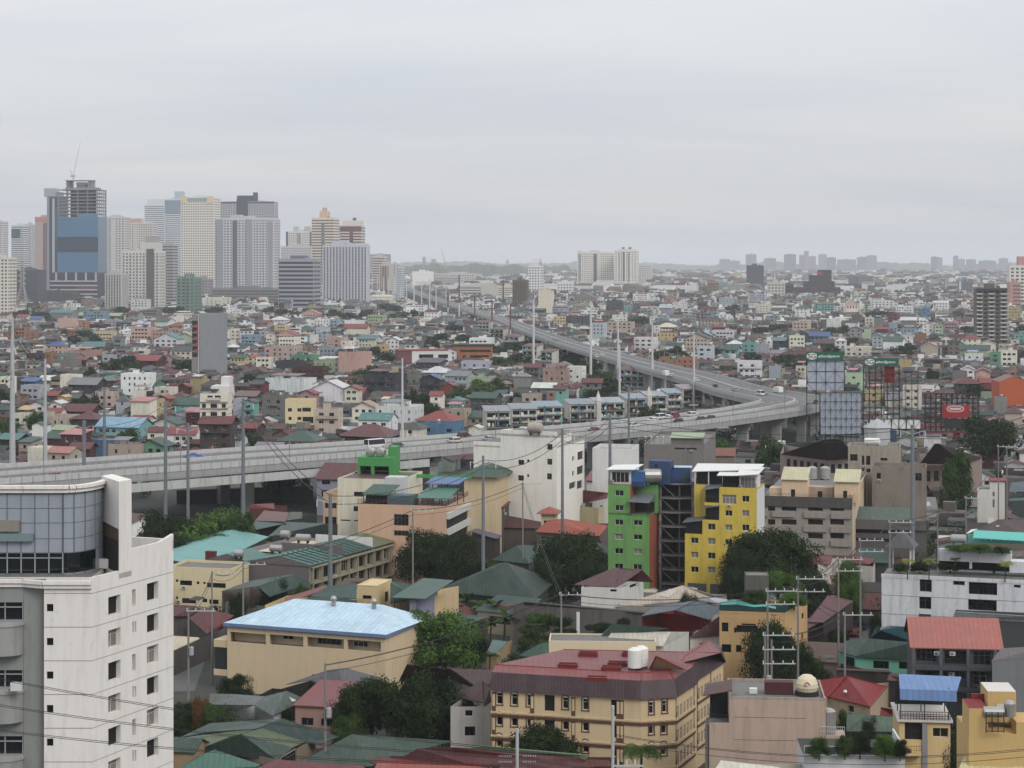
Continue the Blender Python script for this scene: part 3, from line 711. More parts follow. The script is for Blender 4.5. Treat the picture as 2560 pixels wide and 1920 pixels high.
def lattice(label,u,vtop,vbase,Y,wb=13,wt=2.5,col=(176,168,166)):
 a=PY(u,vbase,Y);a.z=0;t=PY(u,vtop,Y);h=t.z;c=thing('lattice_mast',a,label=label,cat='telecom mast');m=plain('mast_paint',col,.7)
 b=MB();n=16;W=lambda z:wb*(1-min(1,z/h/.55))**.9/2*.8+wt/2
 lv=[h*i/n for i in range(n+1)]
 for i in range(n):
  a0,a1=W(lv[i]),W(lv[i+1])
  for sx,sy,tx,ty in((-1,-1,1,-1),(1,-1,1,1),(1,1,-1,1),(-1,1,-1,-1)):
   b.tube((sx*a0,sy*a0,lv[i]),(sx*a1,sy*a1,lv[i+1]),.45,.45,m,4)
   b.tube((sx*a0,sy*a0,lv[i]),(tx*a1,ty*a1,lv[i+1]),.28,.28,m,4)
   b.tube((sx*a1,sy*a1,lv[i+1]),(tx*a1,ty*a1,lv[i+1]),.28,.28,m,4)
 b.build('lattice',c)
 for k in range(7):
  q=MB();z=h*(.6+.05*k);q.tube((wt*(-1)**k,-1,z),(wt*(-1)**k,-2,z),1.1,1.3,m,10);q.build('dish_antenna',c)
lattice('pinkish white lattice telecom mast with dishes at the far left',56,655,756,2500,18,3.4)
# foreground buildings
def cv(ox,oy,k):
 def f(*a):return tuple((ox if i%2==0 else oy)+x/k for i,x in enumerate(a))
 return f
C1,C2,C3,C4,C5=cv(0,1180,2.242),cv(400,1180,3.456),cv(960,1100,3.456),cv(400,1440,3.456),cv(1000,1440,3.456)
C6,C7,C8,C9,C10,C11=cv(1500,1440,3.457),cv(2000,1440,3.457),cv(1960,1100,3.607),cv(1280,960,3.456),cv(1920,960,3.456),cv(640,760,3.456)
def pface(b,root,p0,p1,z0,z1,ops,mat,kinds='g',r=.25,wins=True,off=0.):
 """a wall from p0 to p1 (left to right as the camera sees it); ops are photo rectangles or (x0,z0,x1,z1,'m') metres"""
 o=root.location;p0=Vector((p0[0],p0[1],0));p1=Vector((p1[0],p1[1],0));d=(p1-p0);L_=d.length;d.normalize()
 inn=Vector((-d.y,d.x,0));p0=p0-inn*off;O=p0-Vector((o.x,o.y,0));rr=[]
 for a in ops:
  if len(a)==5:rr.append(a[:4]);continue
  c=[]
  for u,v in((a[0],a[1]),(a[2],a[3]),((a[0]+a[2])/2,a[1]),((a[0]+a[2])/2,a[3])):
   ray=Vector(((u-1280)/F,1,-(v-HV)/F));c0=Vector((0,0,H));t=(p0-c0).dot(inn)/ray.dot(inn);q=c0+ray*t
   c.append(((q-p0).dot(d),q.z))
  x0,x1=sorted((c[0][0],c[1][0]));za,zb=sorted((c[2][1],c[3][1]));rr.append((x0,za,x1,zb))
 pl=lambda x,dd,z:tuple(O+d*x+inn*dd+Vector((0,0,z-o.z)))
 done=face_cells(b,L_,z1,rr,pl,mat,r,z0)
 if wins:
  for i,a in enumerate(done):
   k=kinds[i%len(kinds)]
   link_mesh('window',win_mesh(a[2]-a[0],a[3]-a[1],k),root,pl(a[0],r-.11,a[1]),math.atan2(d.y,d.x))
 return pl,L_
def foot_poly(pts):
 cx_=sum(p[0]for p in pts)/len(pts);cy_=sum(p[1]for p in pts)/len(pts)
 FOOT.append((cx_,cy_,max(math.hypot(p[0]-cx_,p[1]-cy_)for p in pts)*.85,None))
def PH(name,label,cat,edge,ze,wall,roofs,wins=(),D=9,yaw=16,dirt=.5,kinds='g',inset=.35,soffit=True,keepv=None,th=.12,group=None,zb=0.,rk='metal',rdirt=.6):
 """house given by its visible eaves line in photo pixels (left to right, height ze) and its roof planes"""
 E=[P(u,v,ze)for u,v in edge];g=E[0].copy();g.z=0
 root=thing(name,g,label=label,cat=cat,group=group);wm=wall_mat(wall,dirt);b=MB()
 sn,c=math.sin(R(yaw)),math.cos(R(yaw));back=Vector((sn*D,c*D,0));ins=Vector((sn*inset,c*inset,0))
 wp=[e_+ins for e_ in E]
 wd=dict(wins)if not isinstance(wins,dict)else wins
 for i in range(len(wp)-1):pface(b,root,wp[i],wp[i+1],zb,ze-.05,wd.get(i,()),wm,kinds)
 q=[wp[-1],wp[-1]+back,wp[0]+back,wp[0]]if len(wp)==2 else[wp[-1],wp[-1]+back*.4,wp[0]+back,wp[0]]
 for i in range(len(q)-1):pface(b,root,q[i],q[i+1],zb,ze-.05,(),wm)
 b.build('wall',root)
 b=MB()
 for col,ax,pts in roofs:
  m=roof_mat(col,ax,rdirt,kind=rk)if ax in 'xy' else wall_mat(col,.6)
  b.slab([P(*p)-g for p in pts],th,m)
 b.build('roof',root)
 us=[e_[0]for e_ in edge];vs=[e_[1]for e_ in edge];rv=[p[1]for r_ in roofs for p in r_[2]]+vs;ru=[p[0]for r_ in roofs for p in r_[2]]+us
 KEEP.append((min(ru),min(rv),max(ru),keepv or max(vs)+12,g.y));foot_poly([x for x in wp]+[wp[0]+back,wp[-1]+back])
 return root
def tank(label,u,v,z,r,L_,horiz=True,mat=None,ang=16,group=None):
 """a water tank whose foot is seen at (u, v) on a surface of height z"""
 p=P(u,v,z);c=thing('water_tank',p,-R(ang),label=label,cat='water tank',group=group);m=mat or TANK;b=MB()
 if horiz:
  pr=[(0.01,-L_/2-r*.35),(r*.6,-L_/2-r*.25),(r,-L_/2),(r,0),(r,L_/2),(r*.6,L_/2+r*.25),(.01,L_/2+r*.35)]
  b.lathe(pr,m);b.v=[(z_,y_,x_+r+.45)for x_,y_,z_ in b.v];b.build('tank_body',c)
  b=MB()
  for x in(-L_*.35,L_*.35):b.box(x-.08,-r*.8,0,x+.08,r*.8,.5,DKMETAL)
  b.build('cradle',c)
 else:
  b.lathe([(.01,.25),(r,.27),(r,L_*.5),(r*1.02,L_*.5+.05),(r,L_*.5+.1),(r,L_),(r*.5,L_+r*.3),(.01,L_+r*.35)],m,n=16);b.build('tank_body',c)
  b=MB()
  for t in range(4):b.box(r*.7*(-1)**t-.08,r*.6*(1 if t<2 else-1)-.08,0,r*.7*(-1)**t+.08,r*.6*(1 if t<2 else-1)+.08,.26,DKMETAL)
  b.build('cradle',c)
 return c
def ac_unit(s,x,y,z,rz=0):
 b=MB();b.box(0,-.35,0,.8,0,.55,FRAME);b.box(.08,-.36,.07,.5,-.351,.48,plain('ac_grille',(120,122,124),.6));b.box(.58,-.36,.05,.74,-.351,.5,plain('ac_panel',(180,180,178),.6))
 o=b.build('air_conditioner',s.root);o.location=(x,y,z);o.rotation_euler=(0,0,rz)
def rail_mb(b,pts,z,hh=1.0,mat=None,gap=.5,t=.04):
 mat=mat or DKMETAL
 for i in range(len(pts)-1):
  a,c=Vector((*pts[i],z)),Vector((*pts[i+1],z));n=max(1,int((c-a).length/gap))
  for k in range(n+1):
   p=a.lerp(c,k/n);b.box(p.x-t/2,p.y-t/2,z,p.x+t/2,p.y+t/2,z+hh,mat)
  b.tube(a+Vector((0,0,hh)),c+Vector((0,0,hh)),t*.8,t*.8,mat,4);b.tube(a+Vector((0,0,hh*.5)),c+Vector((0,0,hh*.5)),t*.6,t*.6,mat,4)
  # white condominium tower at the left
def left_tower():
 W0=(214,209,203);wm=wall_mat(W0,.35);gy=wall_mat((152,155,152),.5);gl=plain('tinted_glass',(30,40,44),.08,0,.7,.4)
 pan=wall_mat((158,166,178),.35,.4);line=plain('joint_dark',(112,116,122),.8);jl=plain('joint_pale',(150,146,142),.8);lmul=plain('mullion_pale',(160,168,170),.5)
 Cc=Vector((-38.0,181,0));e_=Vector((.385,.923,0));g=Cc.copy();root=thing('condominium_tower',g,label='white condominium tower with curved grey panelled top at the left edge',cat='tower')
 Rg=Cc+e_*13.6;z1=41.0;rel=lambda p:Vector(p)-g
 b=MB();ops=[]
 for y in(688,873,1055,1240,1422,1605):ops.append(C1(607,y+6,676,y+110))
 for y in(613,791,967,1142,1319,1491):ops.append(C1(824,y+5,888,y+107))
 for y in(655,1018,1382):ops.append(C1(741,y+3,761,y+97))
 for y in(838,1200,1560):ops+=[C1(742,y,751,y+64),C1(755,y,764,y+62)]
 pface(b,root,Cc,Rg,0,z1,ops,wm,'dcdcdcddcdcdcdcddddddd',r=.55)
 L4=Vector((-42.35,181.0,0));L3=Vector((-42.35,181.9,0));L2=Vector((-44.4,181.9,0));L0=Vector((-66,181.9,0))
 ops=[C1(262,y,299,y+42)for y in(740,930,1118,1306,1494)]
 pface(b,root,L4,Cc,0,z1,ops,wm,'k',r=.25)
 pface(b,root,L3,L4,0,z1,(),gy);pface(b,root,L2,L3,0,z1,(),gy,wins=False)
 b.box(*(rel((-66,183,0))),*(rel((-38.5,194,z1-.02))),wm,ROOFDECK)
 b2=MB();zf=lambda y:H-(1180+y/2.242-650)*181.9/F
 pface(b2,root,L0+Vector((0,.25,0)),L2+Vector((0,.25,0)),0,z1,(),gl,wins=False);b2 .build('glazing',root)
 ys=[(640,730),(828,918),(1016,1110),(1204,1293),(1392,1480),(1580,1670)]
 for a,c in ys:
  x0,y0,zz0=rel((-66,181.85,zf(c)));x1,y1,zz1=rel((-44.42,182.1,zf(a)));b.box(x0,y0,zz0,x1,y1,zz1,gy)
 wallo=b.build('wall',root)
 m=MB()
 for k in range(13):
  x=-44.5-k*1.62;m.box(*rel((x-.04,181.93,0)),*rel((x+.04,182.12,z1)),lmul)
 for a,c in ys:m.box(*rel((-66,181.93,zf(a)-1.95)),*rel((-44.5,182.1,zf(a)-1.87)),lmul)
 m.build('window_mullions',root)
 for i,y in enumerate((840,1216,1590)):
  q=MB();zt=zf(y);pts=[];cx0=-46.4;n=12
  for k in range(n+1):
   t=math.pi*k/n;pts.append((cx0+2.0*math.cos(t)-g.x,182.0-1.5*math.sin(t)-g.y))
  q.prism(pts,zt-2.9,zt-.25,wall_mat((160,162,158),.6));q.prism([((x-(cx0-g.x))*1.06+cx0-g.x,(y_-(182-g.y))*1.06+182-g.y)for x,y_ in pts],zt-.25,zt,wall_mat((168,168,166),.5))
  q.build('balcony',root)
 j=MB()
 for k in range(1,14):
  z=z1-1.2-(k-1)*3.05
  a,c=rel(Cc),rel(Rg);nn=Vector((.923,-.385,0))*.012
  j.face([a+nn+Vector((0,0,z)),c+nn+Vector((0,0,z)),c+nn+Vector((0,0,z+.05)),a+nn+Vector((0,0,z+.05))],jl)
  a,c=rel(L4),rel(Cc);nn=Vector((0,-.012,0))
  j.face([a+nn+Vector((0,0,z)),c+nn+Vector((0,0,z)),c+nn+Vector((0,0,z+.06)),a+nn+Vector((0,0,z+.06))],jl)
 j.build('floor_joints',root)
 b=MB();inn=Vector((-.923,.385,0))
 pts=[Cc+e_*6.37,Rg,Rg+inn*8,Cc+e_*6.37+inn*8];pr=[tuple(rel(p))[:2]for p in pts]
 b.prism(pr,z1,41.9,wm,ROOFDECK)
 def edge_wall(p,q,z0,za,zb,th=.3):
  p,q=rel(p),rel(q);d=(q-p).normalized();n_=Vector((-d.y,d.x,0))*th
  i=len(b.v);k=b.mi(wm)
  b.v+=[(p.x,p.y,z0),(q.x,q.y,z0),(q.x+n_.x,q.y+n_.y,z0),(p.x+n_.x,p.y+n_.y,z0),(p.x,p.y,za),(q.x,q.y,zb),(q.x+n_.x,q.y+n_.y,zb),(p.x+n_.x,p.y+n_.y,za)]
  for f in((0,3,2,1),(4,5,6,7),(0,1,5,4),(1,2,6,5),(2,3,7,6),(3,0,4,7)):b.f.append(tuple(i+a for a in f));b.m.append(k)
 edge_wall(Cc+e_*6.38,Rg,41.9,43.0,43.0);edge_wall(Rg,Rg+inn*8,41.9,43.0,43.0);edge_wall(Cc+e_*11.2,Rg,43.0,43.0,43.5)
 edge_wall(Cc+e_*.05,Cc+e_*4.27,z1,z1+.25,z1+.25)
 b.build('roof',root)
 b=MB();A=Cc+e_*4.27;B_=Cc+e_*6.37
 pp=[A,B_,Vector((-38.3,191.6,0)),Vector((-39.0,190.0,0))]
 b.prism([tuple(rel(p))[:2]for p in pp],z1-.5,49.5,wm);b.build('pier',root)
 b=MB();dn=Vector((-.9,-.43,0))*.03
 p,q=rel(pp[3])+dn,rel(A)+dn
 b.face([(p.x,p.y,z1+.05),(q.x,q.y,z1+.05),(q.x,q.y,z1+3.0),(p.x,p.y,z1+3.0)],plain('dark_lower_side',(58,56,56),.9,vary=.4))  # pier side darker over its lower part
 b.face([(p.x,p.y,z1+3.0),(q.x,q.y,z1+3.0),(q.x,q.y,z1+4.1),(p.x,p.y,z1+4.3)],wall_mat((112,94,70),.8));b.build('side_cladding',root)
 cur=[(-66,184.5),(-60,184.5),(-55,184.5),(-50,184.5),(-45,184.5),(-43,184.5),(-41.4,184.55)]
 n=9
 for k in range(1,n+1):
  t=math.pi/2*k/n;cur.append((-41.4+2.7*math.sin(t),184.55+5.5*(1-math.cos(t))))
 b=MB();zt=48.6
 for i in range(len(cur)-1):
  p,q=rel((*cur[i],0)),rel((*cur[i+1],0));b.face([(p.x,p.y,z1-.02),(q.x,q.y,z1-.02),(q.x,q.y,zt),(p.x,p.y,zt)],pan)
 tp=[tuple(rel((*c,0)))[:2]for c in cur]+[tuple(rel((-66,190.0,0)))[:2]]
 b.face([(*p,zt)for p in tp],ROOFDECK);b.build('curved_panelling',root)
 j=MB();off=lambda i:Vector((0,-.05,0))
 cols=[-41.45-1.28*k for k in range(19)]
 for x in cols:
  if x<-41.4:j.box(x-.022-g.x,184.44-g.y,z1,x+.022-g.x,184.49-g.y,zt,line)
 for i in range(6,len(cur),2):
  p=rel((*cur[i],0));j.box(p.x-.04,p.y-.06,z1,p.x+.04,p.y,zt,line)
 for z in(43.0,44.3,45.75,47.1,48.4):
  for i in range(len(cur)-1):
   p,q=rel((*cur[i],0)),rel((*cur[i+1],0));j.tube((p.x,p.y-.02,z),(q.x+.01,q.y-.02,z),.024,.024,line,4)
 j.build('panel_joints',root)
 q=MB();q.box(-66-g.x,184.36-g.y,41.15,-41.4-g.x,184.43-g.y,42.95,gl)
 for i in range(6,12):
  p,s_=rel((*cur[i],0)),rel((*cur[i+1],0));d=Vector((s_.y-p.y,p.x-s_.x,0)).normalized()*.08;q.face([(p.x+d.x,p.y+d.y,41.15),(s_.x+d.x,s_.y+d.y,41.15),(s_.x+d.x,s_.y+d.y,42.95),(p.x+d.x,p.y+d.y,42.95)],gl)
 for k in range(15):
  x=-41.4-1.28*k;q.box(x-.05-g.x,184.3-g.y,41.1,x+.05-g.x,184.36-g.y,43.0,lmul)
 q.box(-66-g.x,184.3-g.y,42.5,-41.4-g.x,184.355-g.y,42.58,lmul);q.build('glazed_band',root)
 q=MB()
 def corn(pts,z,hh,out):
  for i in range(len(pts)-1):
   p,s_=rel((*pts[i],0)),rel((*pts[i+1],0));d=(s_-p).normalized();nn=Vector((d.y,-d.x,0))*out;d=d*.02
   q.slab([(p.x-d.x-nn.x*.3,p.y-d.y-nn.y*.3,z+hh),(p.x-d.x+nn.x,p.y-d.y+nn.y,z+hh),(s_.x+d.x+nn.x,s_.y+d.y+nn.y,z+hh),(s_.x+d.x-nn.x*.3,s_.y+d.y-nn.y*.3,z+hh)],hh,wm)
 corn(cur,48.55,.35,.3);corn(cur,48.92,.3,.5)
 f_=[(-66,181.9),(-44.4,181.9),(-42.4,181.0),(-38.05,181.0)]
 corn(f_,40.3,.35,.25);corn(f_,40.66,.33,.42)
 q.build('cornice',root)
 q=MB();q.box(-66-g.x,184.1-g.y,45.0,-45.4-g.x,184.43-g.y,46.0,wall_mat((150,146,132),.6));q.box(-66-g.x,184.05-g.y,44.1,-44.1-g.x,184.44-g.y,44.8,plain('pale_glass',(128,150,152),.3));q.build('sign_band',root)
 for(x,z)in((-45.1,70-(1180+1212/2.242-650)*181/F),):
  q=MB();q.box(0,-.4,0,1.0,0,.75,FRAME);q.lathe([(.28,0),(.28,.03)],plain('fan_dark',(90,92,94),.6));o=q.build('air_conditioner',root);o.location=(x-g.x,180.2-g.y,z)
 KEEP.append((-100,1190,440,1930,181));FOOT.append((-50,190,24,None))
left_tower()
# beige house with the pale blue roof
def blue_roof():
 s=Bld('long_house','long beige two-storey house with a big pale sky blue roof and open gallery','house',568,962,1597,h=10.4,yaw=21,D=15);s.hr=s.h+.75
 wm=wall_mat((206,182,146),.35);ops=s.rects([C4(606,482,914,592),C4(946,503,1238,614),C4(1270,525,1588,634),C4(1618,548,1906,658)])
 b=MB();face_cells(b,s.W,s.h,ops,lambda x,d,z:(x,d,z),wm,.35)
 for W_ in((s.W,0,s.W,s.D),(s.W,s.D,0,s.D),(0,s.D,0,0)):b.face([(W_[0],W_[1],0),(W_[2],W_[3],0),(W_[2],W_[3],s.h),(W_[0],W_[1],s.h)],wm)
 b.f=[f for f,m in zip(b.f,b.m)if b.mats[m]is not DARK];b.m=[m for m in b.m if b.mats[m]is not DARK]
 z0,z1=min(o[1]for o in ops)-.1,s.h-.05
 b.face([(.3,1.9,z0),(s.W-.3,1.9,z0),(s.W-.3,1.9,z1),(.3,1.9,z1)],wm);b.face([(.3,.36,z0),(s.W-.3,.36,z0),(s.W-.3,1.9,z0),(.3,1.9,z0)],ROOFDECK)
 for o in ops:b.box(o[2]+.1,.36,z0,o[2]+.3,1.9,z1,wm)
 b.build('wall',s.root)
 def w_(x0,y0,x1,y1,k):
  a=s.rects([C4(x0,y0,x1,y1)])[0];link_mesh('window',win_mesh(a[2]-a[0],a[3]-a[1],k),s.root,(a[0],1.78,a[1]+.1))
 w_(1015,520,1112,575,'g');w_(1320,545,1520,620,'s');w_(1632,580,1755,640,'g');w_(1855,570,1900,655,'d')
 b=MB();h=s.hr;W,D=s.W,s.D;o=.45;sky_=roof_mat((182,212,230),'x',.3,.45);sky2=roof_mat((182,212,230),'y',.3,.45)
 r=2.5;A,B_,C,E=(-o,-o,h),(W+o,-o,h),(W+1.2,D+o,h),(-o,D+o,h);p,q=(6.5,D*.74,h+r),(W-5.5,D*.74,h+r)
 b.face([A,B_,q,p],sky_);b.face([B_,C,q],sky2);b.face([C,E,p,q],sky_);b.face([E,A,p],sky2);b.build('roof',s.root)
 b=MB();fm=wall_mat((112,140,186),.3)
 b.box(-o,-o-.04,h-.55,W+o,-o+.06,h-.01,fm);b.box(W+o-.06,-o,h-.55,W+o+.04,D,h-.01,fm);b.box(-o-.04,-o,h-.55,-o+.06,D,h-.01,fm)
 b.box(-o+.1,-o+.1,h-.6,W+o-.1,D,h-.56,wm);b.build('fascia',s.root)
 for(a,e_)in((.52,.62),(.78,.62)):
  q=MB();q.lathe([(.01,0),(.38,.0),(.38,1.0),(.55,1.05),(.55,1.25),(.3,1.6),(.01,1.65)],TANK,n=12);v_=q.build('roof_ventilator',s.root);v_.location=(W*a,D*e_,h+r-.4)
 b=MB();b.box(-2.6,.2,7.0,-.01,4,8.2,wm);b.box(-2.6,.2,2.4,-.01,4,3.4,wm);b.box(-2.4,.3,3.41,-.05,3.8,6.9,plain('dark_green_screen',(36,58,50),.8));b.build('side_balconies',s.root)
 b=MB();b.box(W*.55,-.3,2.2,W*.98,-.01,3.9,plain('dull_red',(128,40,40),.7,vary=.4));b.box(W*.56,-.32,2.4,W*.66,-.301,3.7,GLASS);b.build('lean_to',s.root)
blue_roof()
for q_ in((425,1560,570,1800),(380,1180,1000,1330),(560,1690,720,1800),(1100,1560,1420,1720),(840,1700,1230,1900),(1000,1330,1300,1500)):KEEP.append((*q_,1e5))
for i in range(20,len(EO)):
 a_=px((*EO[i],ZD));c_=px((*EI[i],ZD));KEEP.append((min(a_[0],c_[0])-6,min(a_[1],c_[1])-6,max(a_[0],c_[0])+6,max(a_[1],c_[1])+14,EO[i][1]))
KEEP.append((1280,1100,2050,1165,650))
def simple(name,label,cat,ul,uc,ve,h,wall,roof=None,col=None,yaw=16,D=None,ur=None,wf=(),wr=(),kf='g',kr=None,dirt=.5,ov=.5,rise=None,par=.7,deck=None,r=.25,gf=None,gr=None,Y=None,mk='metal',rdirt=.6,z0=0):
 s=Bld(name,label,cat,ul,uc,ve,h=h,yaw=yaw,D=D,ur=ur,Y=Y,z0=z0)
 wm=wall_mat(wall,dirt);of=s.rects(wf);orr=s.rects(wr,'R')
 if gf:of=of+s.grid(*gf)
 if gr:orr=orr+s.grid(gr[0],gr[1],gr[2],gr[3],'R',*gr[4:])
 s.walls(wm,of,orr,kf,kr,r=r)
 if roof:s.roof(roof,col,ov=ov,rise=rise,wallm=wm,dirt=rdirt,mk=mk)
 else:s.flat(par,wm,deck)
 return s
S_=simple
s=S_('town_house','cream two-storey house with mint green side wall beside the tower','house',420,578,1430,8.6,(208,192,150),dirt=.3,yaw=14,ur=622,par=.5,wf=[C2(172,935,276,982),C2(404,955,568,1004),C2(316,945,340,970),C2(372,950,395,968),C2(135,928,158,950),C2(190,1088,312,1138),C2(137,1075,156,1100),C2(366,1092,408,1128),C2(425,1100,506,1144)],kf='k')
s=S_('hall','wide aqua metal roofed hall behind the cream and mint house','hall',330,513,1418,6.2,(96,78,70),'E',(110,178,172),yaw=9,D=46,ov=.4,rise=1.6,rdirt=.2)
def rowhouse():
 s=Bld('rowhouse','long rowhouse block with ribbed teal roofs and taupe gable wall','apartment block',513,773,1416,h=9,yaw=24,D=36)
 wm=wall_mat((126,116,116),.3);rm=wall_mat((168,158,132),.7);ops=[]
 for k in range(9):
  y=2+k*3.75
  for z,hh in((5.9,2.2),(2.6,2.4),(.4,1.8)):ops.append((y,z,y+(2.6 if k%2 else 1.9),z+hh))
 s.walls(wm,(),ops,kr='dssdg',right_mat=rm,r=.6)
 b=MB();W,D,h=s.W,s.D,s.h;tl=roof_mat((84,138,130),'x',.35);d2=roof_mat((58,96,84),'x',.4);gr_=roof_mat((120,132,96),'x',.5)
 def gab(y0,y1,x0,x1,r_,m,hh):
  xm=(x0+x1)/2;b.slab([(x0,y0,hh),(xm,y0,hh+r_),(xm,y1,hh+r_),(x0,y1,hh)],.12,m);b.slab([(xm,y0,hh+r_),(x1,y0,hh),(x1,y1,hh),(xm,y1,hh+r_)],.12,m)
  b.face([(x0,y0+.02,h-.02),(x1,y0+.02,h-.02),(x1,y0+.02,hh),(xm,y0+.02,hh+r_-.05),(x0,y0+.02,hh)],wm)
 gab(-.2,13,W*.42,W+.6,1.5,tl,h+.3);gab(13.6,26,W*.45,W+.6,1.6,d2,h+.4);gab(26.5,D,W*.45,W+.6,1.6,gr_,h+.4)
 gab(-.2,9,1,W*.4,1.2,tl,h+.2)
 for y in range(1,13,2):b.tube((W*.71+.2,y,h+1.9),(W+.5,y,h+.5),.12,.12,d2,4)
 for y in range(14,26,2):b.tube((W*.72+.2,y,h+2.1),(W+.5,y,h+.6),.12,.12,tl,4)
 b.face([(W*.2,12,h+.3),(W*.45,12,h+.3),(W*.45,30,h+.3),(W*.2,30,h+.3)],wall_mat((196,184,158),.5));b.build('roof',s.root)
 b=MB();b.box(W*.42,13.05,h,W+.3,13.35,h+2.3,wm);b.box(W*.45,26.1,h,W+.3,26.3,h+2.4,wall_mat((206,206,202),.3));b.box(0,0,h,2,1.2,h+1.6,plain('red_box',(134,30,36),.7));b.build('parapet',s.root)
 b=MB()
 for z in(5.4,2.2,8.6):b.box(W+.01,.3,z,W+.9,D-.3,z+.25,rm)
 for k in range(10):b.box(W+.65,.3+k*3.7,0,W+.85,.5+k*3.7,8.6,rm)
 b.build('gallery',s.root)
rowhouse()
tank('steel water tank on the left teal roof of the long rowhouse',597,1398,9.6,.7,1.6);tank('steel water tank between the rowhouse roofs',690,1385,9.6,.7,2.4)
tank('steel water tank lying behind the aqua hall ridge',713,1350,10,.8,1.8);tank('long steel tank on the cream roof of the rowhouse',758,1358,9.6,.75,3)
PH('shed','dark teal metal shed roof beside the bright green trees','shed',[C2(690,520),C2(1110,470)],5,(70,76,74),[((58,96,88),'x',[(*C2(690,524),5),(*C2(1110,470),5),(*C2(1090,440),6.5),(*C2(830,420),6.5)])],D=12)
PH('shed','second dark teal shed roof right of the first, with a white skylight strip','shed',[C2(960,560),C2(1480,490)],5,(70,76,74),[((50,84,76),'x',[(*C2(930,560),5),(*C2(1480,490),5),(*C2(1440,445),6.4),(*C2(1080,430),6.4)])],D=12)
PH('shed','patched rusty red shed roof beneath the expressway','shed',[C2(830,420),C2(1080,428)],4,(90,84,78),[((128,84,78),'x',[(*C2(820,420),4),(*C2(1080,428),4),(*C2(1120,350),5.2),(*C2(900,330),5.2)])],D=12)
PH('shed','olive green shed roof beneath the expressway piers','shed',[C2(1080,428),C2(1228,400)],4,(60,70,58),[((84,96,72),'y',[(*C2(1040,425),4),(*C2(1228,400),4),(*C2(1228,345),5),(*C2(1130,345),5.2)])],D=10)
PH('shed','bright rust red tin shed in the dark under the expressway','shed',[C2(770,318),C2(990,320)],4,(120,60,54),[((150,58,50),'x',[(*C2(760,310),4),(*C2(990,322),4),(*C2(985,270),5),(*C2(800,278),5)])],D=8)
s=S_('house','pale violet house with maroon roof beside the expressway pier','house',792,896,1200,10,(150,152,170),'G',(112,52,54),yaw=14,D=16,wf=[C11(570,1505,640,1560),C11(565,1605,650,1650),C2(1395,155,1480,215)],kf='k')
s=S_('house','narrow peach house squeezed left of the tall cream block','house',808,846,1240,11,(204,168,128),yaw=14,D=12,wf=[C2(1425,265,1525,315),C2(1425,385,1525,455)],kf='b')
s=S_('apartment_block','cream block with red and teal patched roof left of the peach block','apartment block',844,1005,1204,21,(206,200,178),yaw=12,D=18,par=.3,wf=[C2(1675,170,1762,214),C2(1672,295,1760,342),C2(1560,410,1645,424),C2(1675,413,1762,427)],kf='k',deck=roof_mat((112,70,66),'x',.5))
b=MB();b.box(s.W-3.9,-.02,s.h-5.5,s.W+.3,4,s.h+.9,wall_mat((190,192,192),.4));b.build('stair_house',s.root)
def green_box():
 s=Bld('rooftop_room','bright green rooftop tank room on the cream block','rooftop room',894,983,1160,h=4.4,Y=455,yaw=10,D=7,z0=20.8,keep=False);g=plain('bright_green',(72,168,84),.7,vary=.15);W=s.W
 b=MB();b.box(0,0,2.2,W,s.D,4.2,g);b.box(0,0,0,.5,s.D,2.2,g);b.box(W*.38,0,0,W*.46,1,2.2,g);b.box(W*.88,0,0,W,s.D,2.2,g);b.box(.3,s.D-.3,0,W-.2,s.D-.1,2.3,DARK)
 b.box(W*.78,s.D*.4,4.2,W,s.D,6.4,g);b.box(W,.4,-.3,W+18,.7,.5,g);b.build('room_shell',s.root)
 for i,x in enumerate((.3,.58)):
  q=MB();q.lathe([(.01,-1.4),(.8,-1.3),(1.0,-1.1),(1.0,1.1),(.8,1.3),(.01,1.4)],TANK);q.v=[(a,c,d)for a,d,c in q.v];o=q.build('water_tank',s.root);o.location=(W*x,2.5,5.2)
green_box()
s=S_('apartment_block','peach five-storey block with green roof deck sheds and a banded white side','apartment block',895,1115,1273,16.6,(208,168,138),yaw=13,ur=1171,dirt=.3,par=.5,kf='s',wf=[C3(86,640,212,742),C3(86,780,212,830)],wr=[C3(540,660,722,730),C3(540,780,722,835)],kr='d')
